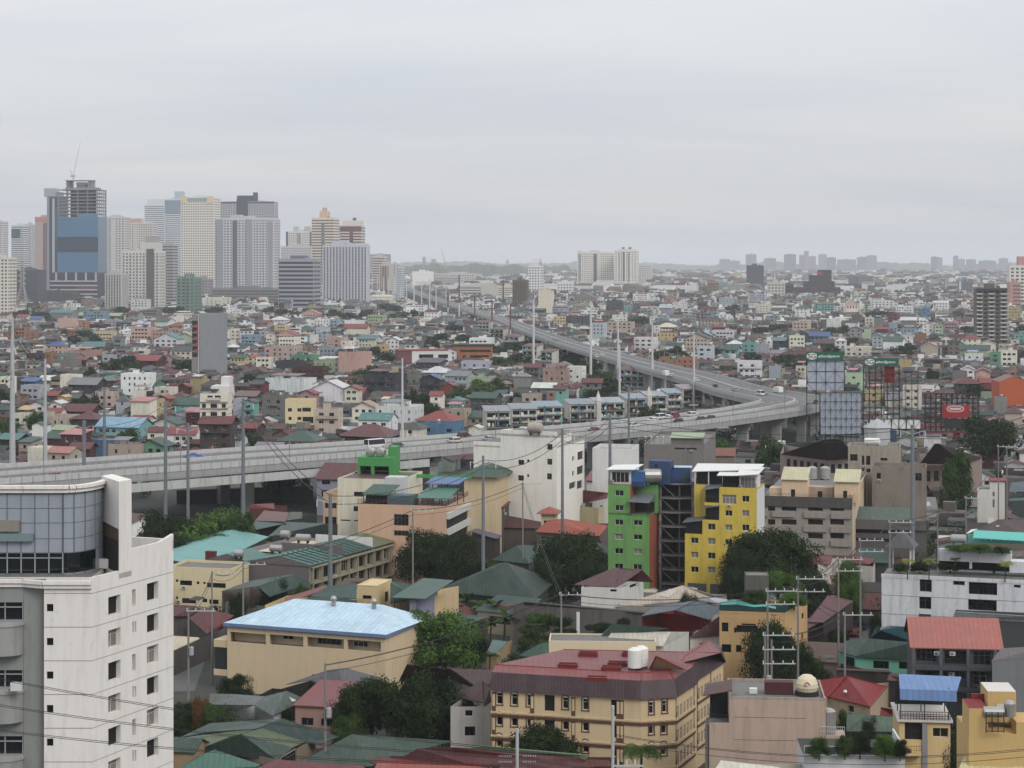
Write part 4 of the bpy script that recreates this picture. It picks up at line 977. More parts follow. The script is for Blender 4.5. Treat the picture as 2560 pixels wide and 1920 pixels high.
def roofsheds(s):
 W,D,h=s.W,s.D,s.h;e1=roof_mat((88,142,124),'x',.3);e2=roof_mat((52,104,84),'x',.4);bl=roof_mat((92,128,186),'x',.2)
 def shed(name,u0,v0,u1,v1,y0,dd,mat,rise):
  a=s.Fp(u0,v1,y0);c=s.Fp(u1,v1,y0);q=MB();z=a[1]
  q.slab([(a[0],y0,z),(c[0],y0,z),(c[0]+.8,y0+dd,z+rise),(a[0]+.8,y0+dd,z+rise)],.15,mat)
  for x in(a[0]+.3,(a[0]+c[0])/2,c[0]-.2):
   for y in(y0+.3,y0+dd-.3):q.box(x-.07,y-.07,h,x+.07,y+.07,z+.1,DKMETAL)
  q.build(name,s.root)
 shed('roof_canopy',*C3(282,410),*C3(560,497),2.0,6,e1,1.6);shed('roof_canopy',*C3(350,300),*C3(640,375),7.5,6,bl,.9);shed('roof_canopy',*C3(-190,400),*C3(40,465),2,6,e2,1.5)
 q=MB();q.box(W*.3,2.2,h,W*.6,6,h+2.4,plain('teal_room',(84,120,124),.7,vary=.3));q.box(W*.05,2.5,h,W*.28,6,h+2.3,GLASS);q.box(W*.62,7,h,W*.72,11,h+2.8,wall_mat((190,150,120)));q.build('roof_rooms',s.root)
 q=MB();rail_mb(q,[(0,.1),(W,.1),(W-.1,D)],h+.6,1.0,plain('rust_red',(96,44,40),.7),.8,.07);q.build('handrail',s.root)
 q=MB()
 for z in(h-2.2,h-5.6):q.box(W+.01,.3,z,W+.7,D,z+1.3,wall_mat((196,194,188),.6))
 q.build('side_balconies',s.root)
roofsheds(s)
s=S_('house','cream house with green hipped tile roof behind the peach block','house',1160,1240,1190,19,(208,186,148),'H',(54,104,82),yaw=14,ov=1.2,D=12)
def white_block():
 z1=28.0;Y0=478;A=PY(1184,1112,Y0+10);B_=PY(1392,1085,Y0);C=PY(1461,1106,Y0+22);root=thing('apartment_block',(A.x,A.y,0),label='large off-white block with small grilled windows, right of the expressway girder',cat='apartment block')
 wm=wall_mat((216,213,204),.35);b=MB();bz=H-(1112-650)*(Y0+10)/F;M=A.lerp(B_,.33)
 wl=[C3(1160,172,1210,215),C3(1236,168,1256,192),C3(1158,305,1208,352),C3(1236,296,1254,320),C3(1410,35,1455,85),C3(1410,162,1453,214),C3(1408,288,1450,342)]
 pface(b,root,A,M,0,bz,[],wm);pface(b,root,M,B_,0,z1,wl,wm,'s')
 pface(b,root,B_,C,0,z1-2.5,[C3(1626,140,1645,182),C3(1626,268,1644,310),C3(1672,98,1722,170),C3(1668,225,1722,296),C3(1600,365,1655,420),C3(1668,350,1715,420)],wm,'s',r=.4)
 r3=lambda p:(p[0]-A.x,p[1]-A.y)
 bk=Vector((4,16,0));pts=[r3(M),r3(B_),r3(B_+bk),r3(M+bk)];b.prism(pts,z1-.6,z1-.01,wm,ROOFDECK)
 b.prism([r3(A),r3(M),r3(M+bk),r3(A+bk)],bz-.4,bz-.01,wm,ROOFDECK);b.prism([r3(B_),r3(C),r3(C+Vector((-10,8,0)))],z1-3,z1-2.5,wm,ROOFDECK)
 b.face([(*r3(M),bz),(*r3(M+bk),bz),(*r3(M+bk),z1),(*r3(M),z1)],wm);b.face([(*r3(B_),z1-2.6),(*r3(B_+bk),z1-2.6),(*r3(B_+bk),z1),(*r3(B_),z1)],wm)
 b.face([(*r3(A),0),(*r3(A+bk),0),(*r3(A+bk),bz),(*r3(A),bz)],wm);b.build('wall',root)
 for o in[o for o in root.children if o.name.startswith('window')]:pass
 q=MB()
 for p,s_ in((M,B_),(A,M)):
  d=(s_-p).normalized();n_=Vector((-d.y,d.x,0))*.25;z=z1 if p is M else bz;p_,s2=r3(p),r3(s_)
  q.prism([p_,s2,(s2[0]+n_.x,s2[1]+n_.y),(p_[0]+n_.x,p_[1]+n_.y)],z,z+.9,wm)
 q.build('parapet',root);KEEP.append((1184,1080,1461,1235,Y0));foot_poly([A,B_,C,M+bk,B_+bk])
white_block()
tank('large pale concrete tank on top of the off-white block',1338,1087,28,1.25,3.0,mat=wall_mat((176,168,160),.7))
s=S_('apartment_block','plain white windowless block behind the steel monopole right of the off-white block','apartment block',1481,1580,1133,22,(206,206,204),yaw=12,D=12,par=1.0)
s=S_('factory','grey concrete workshop block with ribbon windows under the expressway','factory',1610,1760,1120,16,(140,134,130),yaw=10,ur=1789,dirt=.6,D=18,wf=[C9(1405,535,1495,566),C9(1506,537,1596,568),C9(1340,625,1720,632)],kf='b')
b=MB();b.box(s.W*.44,2,s.h,s.W*.96,9,s.h+2.6,wall_mat((130,124,120),.6));b.slab([(s.W*.42,1.4,s.h+2.7),(s.W*.98,1.4,s.h+2.7),(s.W*.98,9.4,s.h+3.6),(s.W*.42,9.4,s.h+3.6)],.15,roof_mat((164,180,142),'x',.3));b.build('upper_storey',s.root)
b=MB()
for k in range(4):b.tube((s.W*(.02+.1*k),.3,s.h),(s.W*(.02+.1*k),.3,s.h+2.6),.05,.05,FRAME,6);b.lathe([(.01,s.h+2.6),(.28,s.h+2.8),(.28,s.h+3.0),(.01,s.h+3.2)],FRAME,s.W*(.02+.1*k),.3,8)
b.build('rooftop_lamps',s.root)
s=S_('house','small aqua sided house with rusty roof right of the grey workshop','house',1788,1835,1140,8,(150,140,128),'G',(150,84,62),yaw=10,D=9,ov=.4)
s=S_('house','dark walled house with a plain red lean-to roof below the off-white block','house',1252,1385,1240,10,(74,72,72),'S',(128,44,48),yaw=14,D=18,ov=.3,rise=2.5)
s=S_('house','white box house with red edged walls behind the lime green block','house',1467,1522,1203,12,(204,204,202),'S',(150,60,64),yaw=12,D=10)
PH('house','dark house under a scaly rust red roof with a sky blue awning','house',[C3(1330,520),C3(1730,575),C3(1850,590)],9,(196,182,140),[((128,46,40),'x',[(*C3(1420,492),9.6),(*C3(1740,540),9.6),(*C3(1930,500),12),(*C3(1935,455),12.6),(*C3(1590,420),12.6)]),((140,164,186),'x',[(*C3(1328,520),9),(*C3(1735,572),9),(*C3(1740,545),9.5),(*C3(1400,500),9.5)])],D=14,rdirt=.9)
tank('big round steel tank beside the scaly rust red roof',1476,1256,9,1.2,1.8);tank('round steel tank above the small orange roof',1380,1280,9,1.0,1.2)
def orange_house():
 r=PH('house','house with a long bright orange tile roof in front of the rust red one','house',[C3(1310,792),C3(1860,828),C3(1932,745)],7.5,(120,106,100),[((188,88,62),'x',[(*C3(1305,792),7.5),(*C3(1862,828),7.5),(*C3(1935,740),9.4),(*C3(1560,680),10.2),(*C3(1420,690),10)])],{0:[C3(1350,830,1385,860),C3(1350,885,1385,912),C3(1395,832,1425,860),C3(1395,888,1425,914),C3(1490,838,1535,880),C3(1590,845,1640,890)]},D=14,rdirt=.15)
 s=Bld('roof_turret','small cream turret with orange cap beside the orange tiled roof','turret',C3(1358,0)[0],C3(1478,0)[0],C3(0,690)[1],h=3.2,Y=r.location.y+3,yaw=10,D=4,z0=8.2,keep=False)
 s.walls(wall_mat((206,188,150),.3),s.rects([C3(1380,695,1450,740)]),(),'g');s.roof('H',(188,88,62),ov=.9,dirt=.1)
orange_house()
s=S_('warehouse','brown corrugated wall warehouse left of the orange roofed house','warehouse',*[C3(x,0)[0]for x in(1040,1340)],C3(0,760)[1],6,(112,98,90),'G',(112,66,62),yaw=12,D=14,dirt=.9)
s=S_('house','taupe house with a flat salmon roof behind the thick near monopole','house',1176,1256,C3(0,580)[1],11,(112,100,96),'S',(168,84,76),yaw=14,ur=1278,D=9,rise=.8,wf=[C3(762,560,805,625),C3(880,580,925,630)],wr=[C3(1035,590,1050,620)],kf='k')
s=S_('house','low house with mauve and green patched roof at the foot of the thick near monopole','house',1180,1238,C3(0,850)[1],5.5,(84,72,70),'L',(116,108,128),yaw=14,D=12,ur=1250)
def colour_blocks():
 Y=421;G_=(116,176,92);O_=(190,96,66)
 gm=wall_mat(G_,.8);om=wall_mat(O_,.8)
 s=Bld('apartment_block','lime green and orange apartment block with white rooftop room','apartment block',C9(830,0)[0],C9(1186,0)[0],C9(0,1140)[1],Y=Y,yaw=17,D=9,ur=C9(1268,0)[0])
 rows=[943,1070,1195,1320,1443,1577,1700];f1=[C9(892-i,y-25,965-i,y+26)for i,y in enumerate(rows)];f2=[C9(1052-i,y-22,1126-i,y+28)for i,y in enumerate(rows)if y>1150]
 ops=s.rects([f for f in f1 if f[1]>C9(0,1150)[1]]+f2)
 s.walls(gm,ops,(),'gcg',right_mat=om,r=.3);s.flat(.25,gm)
 xs=s.Fp(*C9(1020,1140))[0];zt=s.Fp(*C9(900,868))[1];b=MB()
 o2=[o for o in s.rects([f for f in f1 if f[1]<C9(0,1150)[1]])]
 for o in o2:pass
 face_cells(b,xs,zt,[(a,c,d,e_)for a,c,d,e_ in o2],lambda x,d,z:(x,d,z),gm,.3,s.h)
 for o in o2:link_mesh('window',win_mesh(o[2]-o[0],o[3]-o[1],'g'),s.root,(o[0],.19,o[1]))
 b.box(0,.5,s.h,xs-.01,s.D,zt,om);b.face([(xs,0,s.h),(xs,s.D*.55,s.h),(xs,s.D*.55,zt),(xs,0,zt)],om);b.face([(0,0,s.h),(0,.5,s.h),(0,.5,zt),(0,0,zt)],gm)
 b.box(xs,s.D*.55,s.h,s.W+.5,s.D,zt-.4,gm);b.box(xs+.02,s.D*.5,s.h,s.W,s.D*.549,s.h+2.4,DARK)
 b.build('upper_storeys',s.root)
 q=MB();q.slab([(xs-.3,-1.2,s.h+3.0),(s.W+.3,-1.2,s.h+2.9),(s.W+.5,s.D*.5,s.h+4.2),(xs+.3,s.D*.5,s.h+4.3)],.1,roof_mat((126,132,142),'x',.3))
 for x in(xs+.3,s.W-.2):q.box(x-.06,-.3,s.h,x+.06,-.18,s.h+3,DKMETAL)
 q.build('awning',s.root)
 q=MB();rail_mb(q,[(xs,-.1),(s.W,-.1),(s.W,s.D*.5)],s.h,1.0,DKMETAL,.35);q.build('handrail',s.root)
 q=MB();rail_mb(q,[(0,.05),(xs,.05)],zt,1.0,DKMETAL,.3);q.box(.2,1.2,zt,xs-.1,5,zt+3.0,wall_mat((206,204,202),.2));q.box(.6,1.12,zt+.5,xs-.5,1.19,zt+2.5,GLASS)
 for i in range(5):q.box(.6+i*(xs-1.1)/4-.04,1.08,zt+.5,.6+i*(xs-1.1)/4+.04,1.11,zt+2.5,FRAME)
 q.slab([(-.6,.2,zt+3.1),(xs+.8,.2,zt+3.3),(xs+1.6,5.6,zt+3.9),(0,5.6,zt+3.6)],.15,wall_mat((206,206,204),.1))
 q.box(xs+.05,1.4,zt-.4,xs+2.6,5,zt+2.7,plain('blue_wall',(58,116,182),.7,vary=.2));q.box(xs,1.3,zt-.5,xs+2.7,1.38,zt+.6,plain('navy_wall',(48,76,132),.7));q.build('rooftop_room',s.root)
 t=MB();t.lathe([(.01,-2),(1.3,-1.9),(1.5,-1.6),(1.5,1.6),(1.3,1.9),(.01,2)],TANK);t.v=[(d,c,a)for a,c,d in t.v];o=t.build('water_tank',s.root);o.location=(s.W-.4,4.4,zt+1.6);o.rotation_euler=(0,0,R(20))
 t=MB();t.box(s.W-1.5,6,zt-.4,s.W+3.2,9.5,zt+4.6,plain('blue_box',(58,90,140),.7,vary=.25));t.box(s.W-.2,5.97,zt+3.2,s.W+.4,5.99,zt+3.9,DARK);t.build('lift_house',s.root)
 ac_unit(s,.2,.9,zt+.3)
 k=Bld('stair_tower','open dark concrete stair tower with curved landings between the green and yellow blocks','stair tower',C9(1275,0)[0],C9(1570,0)[0],C9(0,860)[1],Y=426,yaw=6,D=8,keep=True)
 cm=wall_mat((150,144,140),.9);b=MB();b.box(.1,3.2,0,k.W-.1,k.D,k.h-.3,plain('stair_back',(52,50,50),.85,vary=.5));b.box(k.W-.5,.6,0,k.W,k.D,k.h,cm);b.box(0,.6,0,.4,k.D,k.h,cm);b.box(k.W*.55,1.5,0,k.W*.6,3.3,k.h,cm);b.build('wall',k.root)
 z=k.h;n=0
 while z>.5:
  q=MB();pts=[(0,3.2)]+[(k.W*t/8,.5-1.0*math.sin(math.pi*t/8))for t in range(9)]+[(k.W,3.2)];q.prism(pts,z-.3,z,cm)
  pr=pts[1:-1];rail_mb(q,pr,z,1.0,DKMETAL,.4);o=q.build('landing',k.root)
  q=MB();q.slab([(.4,.9,z-.3),(k.W*.5,.9,z-3.3),(k.W*.5,2.2,z-3.3),(.4,2.2,z-.3)],.25,cm);q.build('stair_flight',k.root);z-=3.62 if n<0 else 3.05;n+=1
 q=MB();bl=plain('navy_roof_wall',(48,84,150),.7,vary=.2);zz=k.h+.1
 i0=len(q.v);q.v+=[(0,.2,zz),(k.W*.9,.2,zz),(k.W*.9,.2,zz+3.2),(k.W*.45,.2,zz+3.2),(0,3.4,zz),(k.W*.9,3.4,zz),(k.W*.9,3.4,zz+3.2),(k.W*.45,3.4,zz+3.2)];km=q.mi(bl)
 for f in((0,1,2,3),(4,7,6,5),(1,5,6,2),(3,2,6,7),(0,3,7,4)):q.f.append(tuple(i0+a for a in f));q.m.append(km)
 q.box(k.W*.64,.15,zz,k.W*.8,.19,zz+2.4,plain('teal_door',(48,92,100),.6));q.box(k.W*.42,.05,zz+3.21,k.W*.95,3.5,zz+3.35,wall_mat((170,196,210),.3));q.build('blue_roof_house',k.root)
 Yc=(214,184,62);ym=wall_mat(Yc,.8)
 s=Bld('apartment_block','bright yellow stepped apartment block with white side wall','apartment block',C9(1790,0)[0],C9(2115,0)[0],C9(0,915)[1],Y=414,yaw=17,D=6,ur=C9(2182,0)[0])
 rows=[993,1118,1242,1368,1490,1605]
 fr=[C9(1988,y-28,2050,y+28)for y in rows[:4]]+[C9(1842,y-28,1903,y+24)for y in rows[1:]]+[C9(1815,955,1938,1040)]+[C9(1985,1466,2045,1520),C9(1985,1590,2045,1640)]
 s.walls(ym,s.rects(fr),(),'gcgg',right_mat=wall_mat((200,200,200),.2),r=.3);s.flat(.2,ym)
 def wing(ua,ub,vt,wl,y,D_,nm='wing'):
  a=s.Fp(*C9(ua,vt),y);c=s.Fp(*C9(ub,vt),y);b=MB();z=a[1];ops=[(o[0]-a[0],o[1],o[2]-a[0],o[3])for o in[(*(lambda p,q_:(min(p[0],q_[0]),q_[1],max(p[0],q_[0]),p[1]))(s.Fp(r_[0],r_[1],y),s.Fp(r_[2],r_[3],y)),)for r_ in wl]]
  face_cells(b,c[0]-a[0],z,ops,lambda x,d,z_:(a[0]+x,y+d,z_),ym,.3);b.box(a[0],y+.31,0,c[0],y+D_,z,ym,ROOFDECK)
  b.face([(a[0],y+.32,0),(a[0],y,0),(a[0],y,z),(a[0],y+.32,z)],ym)
  b.build(nm,s.root)
  for i,o in enumerate(ops):link_mesh('window',win_mesh(o[2]-o[0],o[3]-o[1],'gc'[i%2]),s.root,(a[0]+o[0],y+.19,o[1]))
  return a[0],c[0],z
 a1=wing(1645,1795,1172,[C9(1692,y-30,1758,y+28)for y in(1235,1360,1485,1608)],.05,6)
 a0=wing(1494,1643,1292,[C9(1546,y-28,1610,y+26)for y in(1353,1477,1603)],.1,6)
 a2=wing(1576,1792,868,[],3.4,4,'rear_wing')
 for(x0,x1,z,hh)in((a0[0],a0[1],a0[2],2.9),(a1[0]+.4,a1[1],a1[2],3.0),(a1[0]+.4,a1[1],a1[2]+3.6,3.2)):
  q=MB();q.box(x0+.2,.4,z+.02,x1-.1,3.3,z+hh-.3,DARK);q.slab([(x0-.4,-.9,z+hh-.5),(x1,-.9,z+hh+.1),(x1,3.3,z+hh+.5),(x0-.2,3.3,z+hh)],.1,roof_mat((118,122,130),'x',.3));rail_mb(q,[(x0,.1),(x1,.1)],z,.95,DKMETAL,.35)
  q.box(x0,.1,z-.6 if z>a1[2]+1 else z-.02,x1,.38,z+.02,ym);q.build('terrace',s.root)
 q=MB();z=s.h;W=s.W;wh=wall_mat((204,204,202),.15)
 q.box(W*.5,1.6,z,W-.2,5.4,z+2.7,wh);q.box(W*.54,1.52,z+.3,W*.93,1.59,z+2.3,CURTAIN)
 for i in range(5):q.box(W*(.54+.0975*i)-.04,1.46,z+.3,W*(.54+.0975*i)+.04,1.51,z+2.3,FRAME)
 q.slab([(W*.42,-.2,z+2.9),(W+.4,-.2,z+3.3),(W+.6,6,z+4.1),(W*.5,6,z+4.2)],.15,wh);q.slab([(-.6,.6,z+2.7),(W*.5,.5,z+2.8),(W*.5,4.5,z+3.4),(-.6,4.5,z+3.3)],.12,wh)
 q.box(.2,3,z,W*.48,3.1,z+2.6,GLASS);rail_mb(q,[(0,.1),(W,.1)],z+.2,1.0,DKMETAL,.3)
 zb=a2[2];q.slab([(a2[0]-.5,3.3,zb+2.8),(W,3.3,zb+3.6),(W,9,zb+4.2),(a2[0]-.5,9,zb+3.9)],.15,wh);q.box(a2[0]+.2,5,zb,W*.3,7,zb+2.7,DARK)
 for x in(a2[0]+.1,a2[0]+3,a2[0]+6):q.box(x-.1,3.5,zb,x+.1,3.7,zb+2.9,wh)
 q.build('rooftop_room',s.root);ac_unit(s,W*.5,1.2,z+.2)
 q=MB();q.box(a0[0],-.03,0,W,.04,3.2,ym);q.box(a0[0]+.6,-.08,.2,a0[0]+4.6,-.031,2.5,plain('shutter',(96,100,108),.5));q.box(a0[0]+5.4,-.08,.2,a0[0]+10,-.031,2.5,plain('shutter',(96,100,108),.5));q.build('shop_shutters',s.root)
 FOOT.append((s.o.x-4,s.o.y+4,9,None));KEEP.append((1512,1190,1915,1475,421))
colour_blocks()
# tan block and concrete blocks on the right
def tan_block():
 s=Bld('apartment_block','tan and grey block with rows of dark openings and two cream rooftop houses','apartment block',1890,2131,1262,Y=442,yaw=14,D=13,ur=2168)
 wm=wall_mat((166,158,148),.6);rows=(1072,1192,1312);ops=[C10(x0,y-24,x1,y+26)for y in rows for x0,x1 in((0,62),(118,246),(345,474),(538,656))]
 s.walls(wm,s.rects(ops),(),'d',r=.5,right_mat=wall_mat((204,180,150),.4));b=MB()
 b.box(-.3,-.35,s.h-.8,s.W+.02,-.005,s.h+1.5,wall_mat((104,98,94),.9));b.box(s.W-.3,0,s.h,s.W,s.D,s.h+2.2,wall_mat((196,172,146),.5))
 for y in rows:
  z=s.Fp(*C10(300,y+30))[1]
  for x0,x1 in((-.2,2.6),(3.6,8.6),(10.6,15.6),(16.6,s.W-.3)):b.box(x0,-.4,z-1.3,min(x1,s.W-.1),-.006,z,wm)
 b.build('balconies',s.root);s.flat(0,wm)
 pm=wall_mat((214,184,150),.3);rm=roof_mat((196,190,150),'x',.15)
 for(x0,x1,yt,ym_)in((120,340,825,765),(575,785,845,785)):
  a=s.Fp(*C10(x0,yt),4);c=s.Fp(*C10(x1,yt),4);q=MB();q.box(a[0],4,s.h,c[0],9.5,a[1],pm);q.slab([(a[0]-.2,3.6,a[1]+.1),(c[0]+.2,3.6,a[1]+.1),(c[0]+.2,10,a[1]+2.3),(a[0]-.2,10,a[1]+2.3)],.15,rm)
  q.box(a[0]+(c[0]-a[0])*.36,3.94,s.h,a[0]+(c[0]-a[0])*.52,3.99,s.h+2.6,DARK);q.build('rooftop_house',s.root)
 q=MB();a=s.Fp(*C10(345,850),7);c=s.Fp(*C10(560,850),7);q.box(a[0],7,s.h,c[0],11,s.h+2.9,wall_mat((190,164,138),.7));q.box(a[0]+2.2,6.95,s.h+.6,a[0]+3.2,6.99,s.h+2,DARK)
 q.build('rooftop_room',s.root);q=MB();a=s.Fp(*C10(12,850),5);q.box(a[0],5,s.h,a[0]+4,9,s.h+2.7,pm);q.build('rooftop_room',s.root)
 q=MB();rail_mb(q,[(0,-.2),(s.W,-.2)],s.h+1.5,.6,DKMETAL,.6);q.build('handrail',s.root)
 return s
s=tan_block();hh=s.h+2.9
for x,l in((383,'left'),(493,'right')):tank('%s upright tank between the cream rooftop houses of the tan block'%l,*C10(x,828),hh,1.15,2.8,horiz=False,mat=plain('grey_tank',(168,168,166),.5,.2,vary=.2))
s=S_('apartment_block','blotchy grey brown concrete block behind the right monopole','apartment block',2180,2316,1166,20,(150,138,126),yaw=12,ur=2339,D=14,dirt=1.,par=.9,Y=472,wf=[C10(938,768,976,820),C10(1272,770,1328,838)],wr=[C10(1376,765,1440,820),C10(1372,885,1432,950),C10(1370,1015,1430,1080)],kf='s',kr='k',r=.4)
s=S_('apartment_block','taller weathered concrete block with railed roof and lying white tank','apartment block',2120,2250,1120,23.8,(168,158,142),yaw=12,D=12,dirt=.9,par=.7,Y=486,wf=[C10(710,606,774,664),C10(810,618,832,700),C10(848,620,884,700),C10(972,638,1032,664),C10(810,730,830,752),C10(850,730,884,765)],kf='ks')
q=MB();rail_mb(q,[(0,.1),(s.W,.1)],s.h+.8,.9,STEELW,.8);q.build('handrail',s.root)
tank('white lying tank on the taller weathered concrete block',*C10(900,545),24.2,.9,3.4,mat=plain('white_tank',(206,206,200),.6))
b_=thing('rooftop_tower',PY(*C10(943,525),500),-R(12),label='octagonal white tank tower with pointed cap behind the weathered concrete block',cat='tank tower');q=MB();q.lathe([(.01,-14),(3.2,-14),(3.2,4.4),(.01,4.41)],wall_mat((176,176,178),.5),n=8);q.build('drum',b_);q=MB();q.lathe([(3.6,4.4),(.05,6.6)],wall_mat((170,172,176),.3),n=8);q.build('cap',b_)
s=S_('shop_house','low dirty grey building with a patched green and rusty roof below the concrete block','shop house',2131,2316,1292,10.6,(112,108,106),None,yaw=12,D=11,dirt=1.,par=0,Y=448,ur=2340,wf=[C10(745,1235,1180,1300),C10(745,1330,1180,1370)],wr=[C10(1250,1240,1330,1330)],kf='d',r=.8)
s.roof('S',(76,104,84),rise=2.2,dirt=1.,ov=.2,z=s.h+.3,dx=(.3,-3));b=MB();b.box(-.2,-.5,s.h-1.2,s.W+.4,-.006,s.h+1.0,wall_mat((120,116,114),1.));b.box(s.W+.01,-.5,s.h-1.2,s.W+.5,s.D,s.h+1,wall_mat((120,116,114),1.));b.build('parapet',s.root)
PH('school','long school building with a dark maroon hipped roof and pink columns','school',[C10(105,605),C10(520,660),C10(700,650)],12,(176,160,150),[((72,42,44),'x',[(*C10(105,605),12),(*C10(520,660),12),(*C10(560,475),20),(*C10(480,480),20)]),((72,42,44),'x',[(*C10(520,660),12),(*C10(800,640),12),(*C10(620,475),20),(*C10(560,475),20)])],{0:[(3+i*3.1,8.2,4.8+i*3.1,10.8,'m')for i in range(11)]+[(3+i*3.1,4,4.8+i*3.1,6.4,'m')for i in range(11)],1:[(1+i*2.4,8.2,2.4+i*2.4,10.8,'m')for i in range(6)]},D=30,kinds='d',yaw=10,rdirt=.2)
PH('school','second school wing with dark maroon roof behind the round green tree','school',[C10(1330,690),C10(1680,690),C10(1850,640)],12,(160,140,128),[((74,44,46),'x',[(*C10(1310,690),12),(*C10(1700,690),12),(*C10(1480,515),20),(*C10(1440,515),20)]),((74,44,46),'x',[(*C10(1700,690),12),(*C10(1850,640),12),(*C10(1480,515),20)])],{0:[(1+i*2.4,7,2.4+i*2.4,10,'m')for i in range(14)]},D=30,kinds='s',yaw=10,rdirt=.2)
s=S_('house','small white blocky house with a red side wall right of the round tree','house',2444,2512,1230,12.5,(200,198,190),yaw=12,ur=2523,par=.4,D=6,dirt=.4,wf=[C8(1882,435,1890,508),C8(1892,435,1899,508),C8(1882,535,1889,610),C8(1891,535,1898,610)],kf='d');b=MB();b.box(s.W*.45,.01,s.h,s.W,s.D,s.h+2.6,wall_mat((200,198,190),.4));b.box(s.W*.42,-.3,s.h+2.61,s.W+.4,s.D+.3,s.h+2.8,wall_mat((170,70,68),.3));b.box(s.W+.01,0,3,s.W+.25,s.D,s.h+2.6,wall_mat((164,70,66),.3));b.build('upper_room',s.root)
# right side: white weathered building with a roof garden
def garden_block():
 s=Bld('apartment_block','large weathered white block with a planted roof terrace at the right edge','apartment block',2204,2640,1462,Y=334,yaw=17,D=9)
 wm=wall_mat((200,202,206),.75)
 wl=[C8(1222,1250,1332,1374),C8(1218,1412,1328,1530),C8(1215,1568,1325,1640),C8(1221,1160,1335,1216),C8(1524,1266,1630,1314),C8(1665,1280,1922,1404),C8(1660,1436,1918,1548),C8(2072,1304,2134,1336)]
 s.walls(wm,s.rects(wl),(),['s','s','s','s','k','k','s','k'],r=.7);s.flat(0,wm)
 b=MB();b.box(-.05,-.06,s.h-.1,s.W,.25,s.h+.5,wm)
 for z in(s.h-3.1,s.h-6.3,s.h-9.5):b.box(-.02,-.03,z,s.W,-.005,z+.06,plain('joint_grey',(130,132,134),.8))
 b.build('parapet',s.root)
 def bx(u0,v0,u1,v1,y,d,mat,nm):
  a=s.Fp(u0,v1,y);c=s.Fp(u1,v0,y);q=MB();q.box(a[0],y,a[1],c[0],y+d,c[1],mat);q.build(nm,s.root);return a,c
 a,c=bx(*C8(1395,1005),*C8(2045,1088),4.6,.6,wm,'terrace_beam');q=MB();q.box(a[0]+.1,5.21,a[1]+.3,c[0]-.1,10.5,c[1]-.4,wm,ROOFDECK);q.build('terrace_slab',s.root)
 bx(*C8(1672,1088),*C8(1694,1160),4.4,.6,wm,'column');bx(*C8(1400,1090),*C8(2030,1160),8,.3,DARK,'shade_panel')  # thin dark panel stands in for the shade under the terrace
 bx(*C8(2035,1105),*C8(2300,1195),5.5,3,wm,'side_room')
 a,c=bx(*C8(1660,870),*C8(2160,925),13,.12,plain('aqua_sheet',(92,190,180),.35),'aqua_canopy')
 q=MB();q.slab([(a[0]+1,11.0,c[1]-.3),(c[0]+6,11.0,c[1]-.6),(c[0]+6,13,c[1]+.6),(a[0]+1,13,c[1]+.8)],.08,plain('aqua_sheet',(92,190,180),.35))
 n=14
 for i in range(n+1):
  x=a[0]+1+(c[0]-a[0]+5)*i/n;q.box(x-.05,11,c[1]-.6,x+.05,11.1,c[1]-.1,FRAME)
 q.build('aqua_canopy',s.root);q=MB();q.slab([(a[0]-8,2,s.h+.05),(a[0]-5.5,2,s.h+.05),(a[0]-5.5,5,s.h+.05),(a[0]-8,5,s.h+.05)],.3,wm);q.build('roof_slab',s.root)
 return s
GB=garden_block()
tank('long pale lying tank beside the aqua canopy on the white garden block',*C8(1572,950),19.2,.75,2.4,mat=plain('grey_tank',(168,168,166),.5,.2,vary=.2))
PH('annex','low annex with pale metal roof in front of the white garden block','annex',[C7(1318,365),C7(2100,400)],13.2,(90,92,94),[((186,190,194),'x',[(*C7(1318,362),13.2),(*C7(2100,398),13.2),(*C7(2100,352),14.2),(*C7(1352,304),14.4)])],D=8,rdirt=.1,keepv=1555)
def slate_house():
 s=Bld('apartment_block','slate grey two-storey building with salmon metal roof and railed galleries','apartment block',2283,2500,1622,h=13.4,yaw=7,D=12)
 wm=wall_mat((88,94,102),.3);s.walls(wm,s.rects([C7(1003,628,1186,745),C7(1250,645,1436,765),C7(1498,655,1650,775),C7(1245,828,1428,893),C7(1498,835,1612,950),C7(1045,815,1186,885)]),(),'skssgs',r=.5)
 s.roof('G',(190,108,96),rise=3.4,ov=.5,dirt=.1,wallm=wm,fascia=wall_mat((170,96,84),.2))
 b=MB();z1=s.Fp(*C7(1300,780),-1.2)[1];z2=s.Fp(*C7(1300,965),-1.2)[1]
 for z in(z1,z2):b.box(-.2,-1.3,z-.6,s.W,-.005,z,wm);rail_mb(b,[(-.1,-1.25),(s.W,-1.25)],z,1.1,DKMETAL,.7)
 for k in range(4):b.box(s.W*k/3.2-.2,-1.28,0,s.W*k/3.2+.2,-.9,s.h-.1,wall_mat((104,110,118),.3))
 b.build('gallery',s.root)
 for x in(.24,.42,.93):ac_unit(s,s.W*x,-.1,s.h-1.1)
 ac_unit(s,s.W*.41,-.1,z1-1.6)
 return s
slate_house()
PH('shed','grey rounded shed roof on ochre beams at the right edge','shed',[C7(1660,740),C7(2150,700)],13.4,(128,132,136),[((120,116,116),'x',[(*C7(1655,735),13.4),(*C7(2150,690),13.4),(*C7(2150,600),14.8),(*C7(1740,625),14.8)])],D=5,keepv=1730,rdirt=.3)
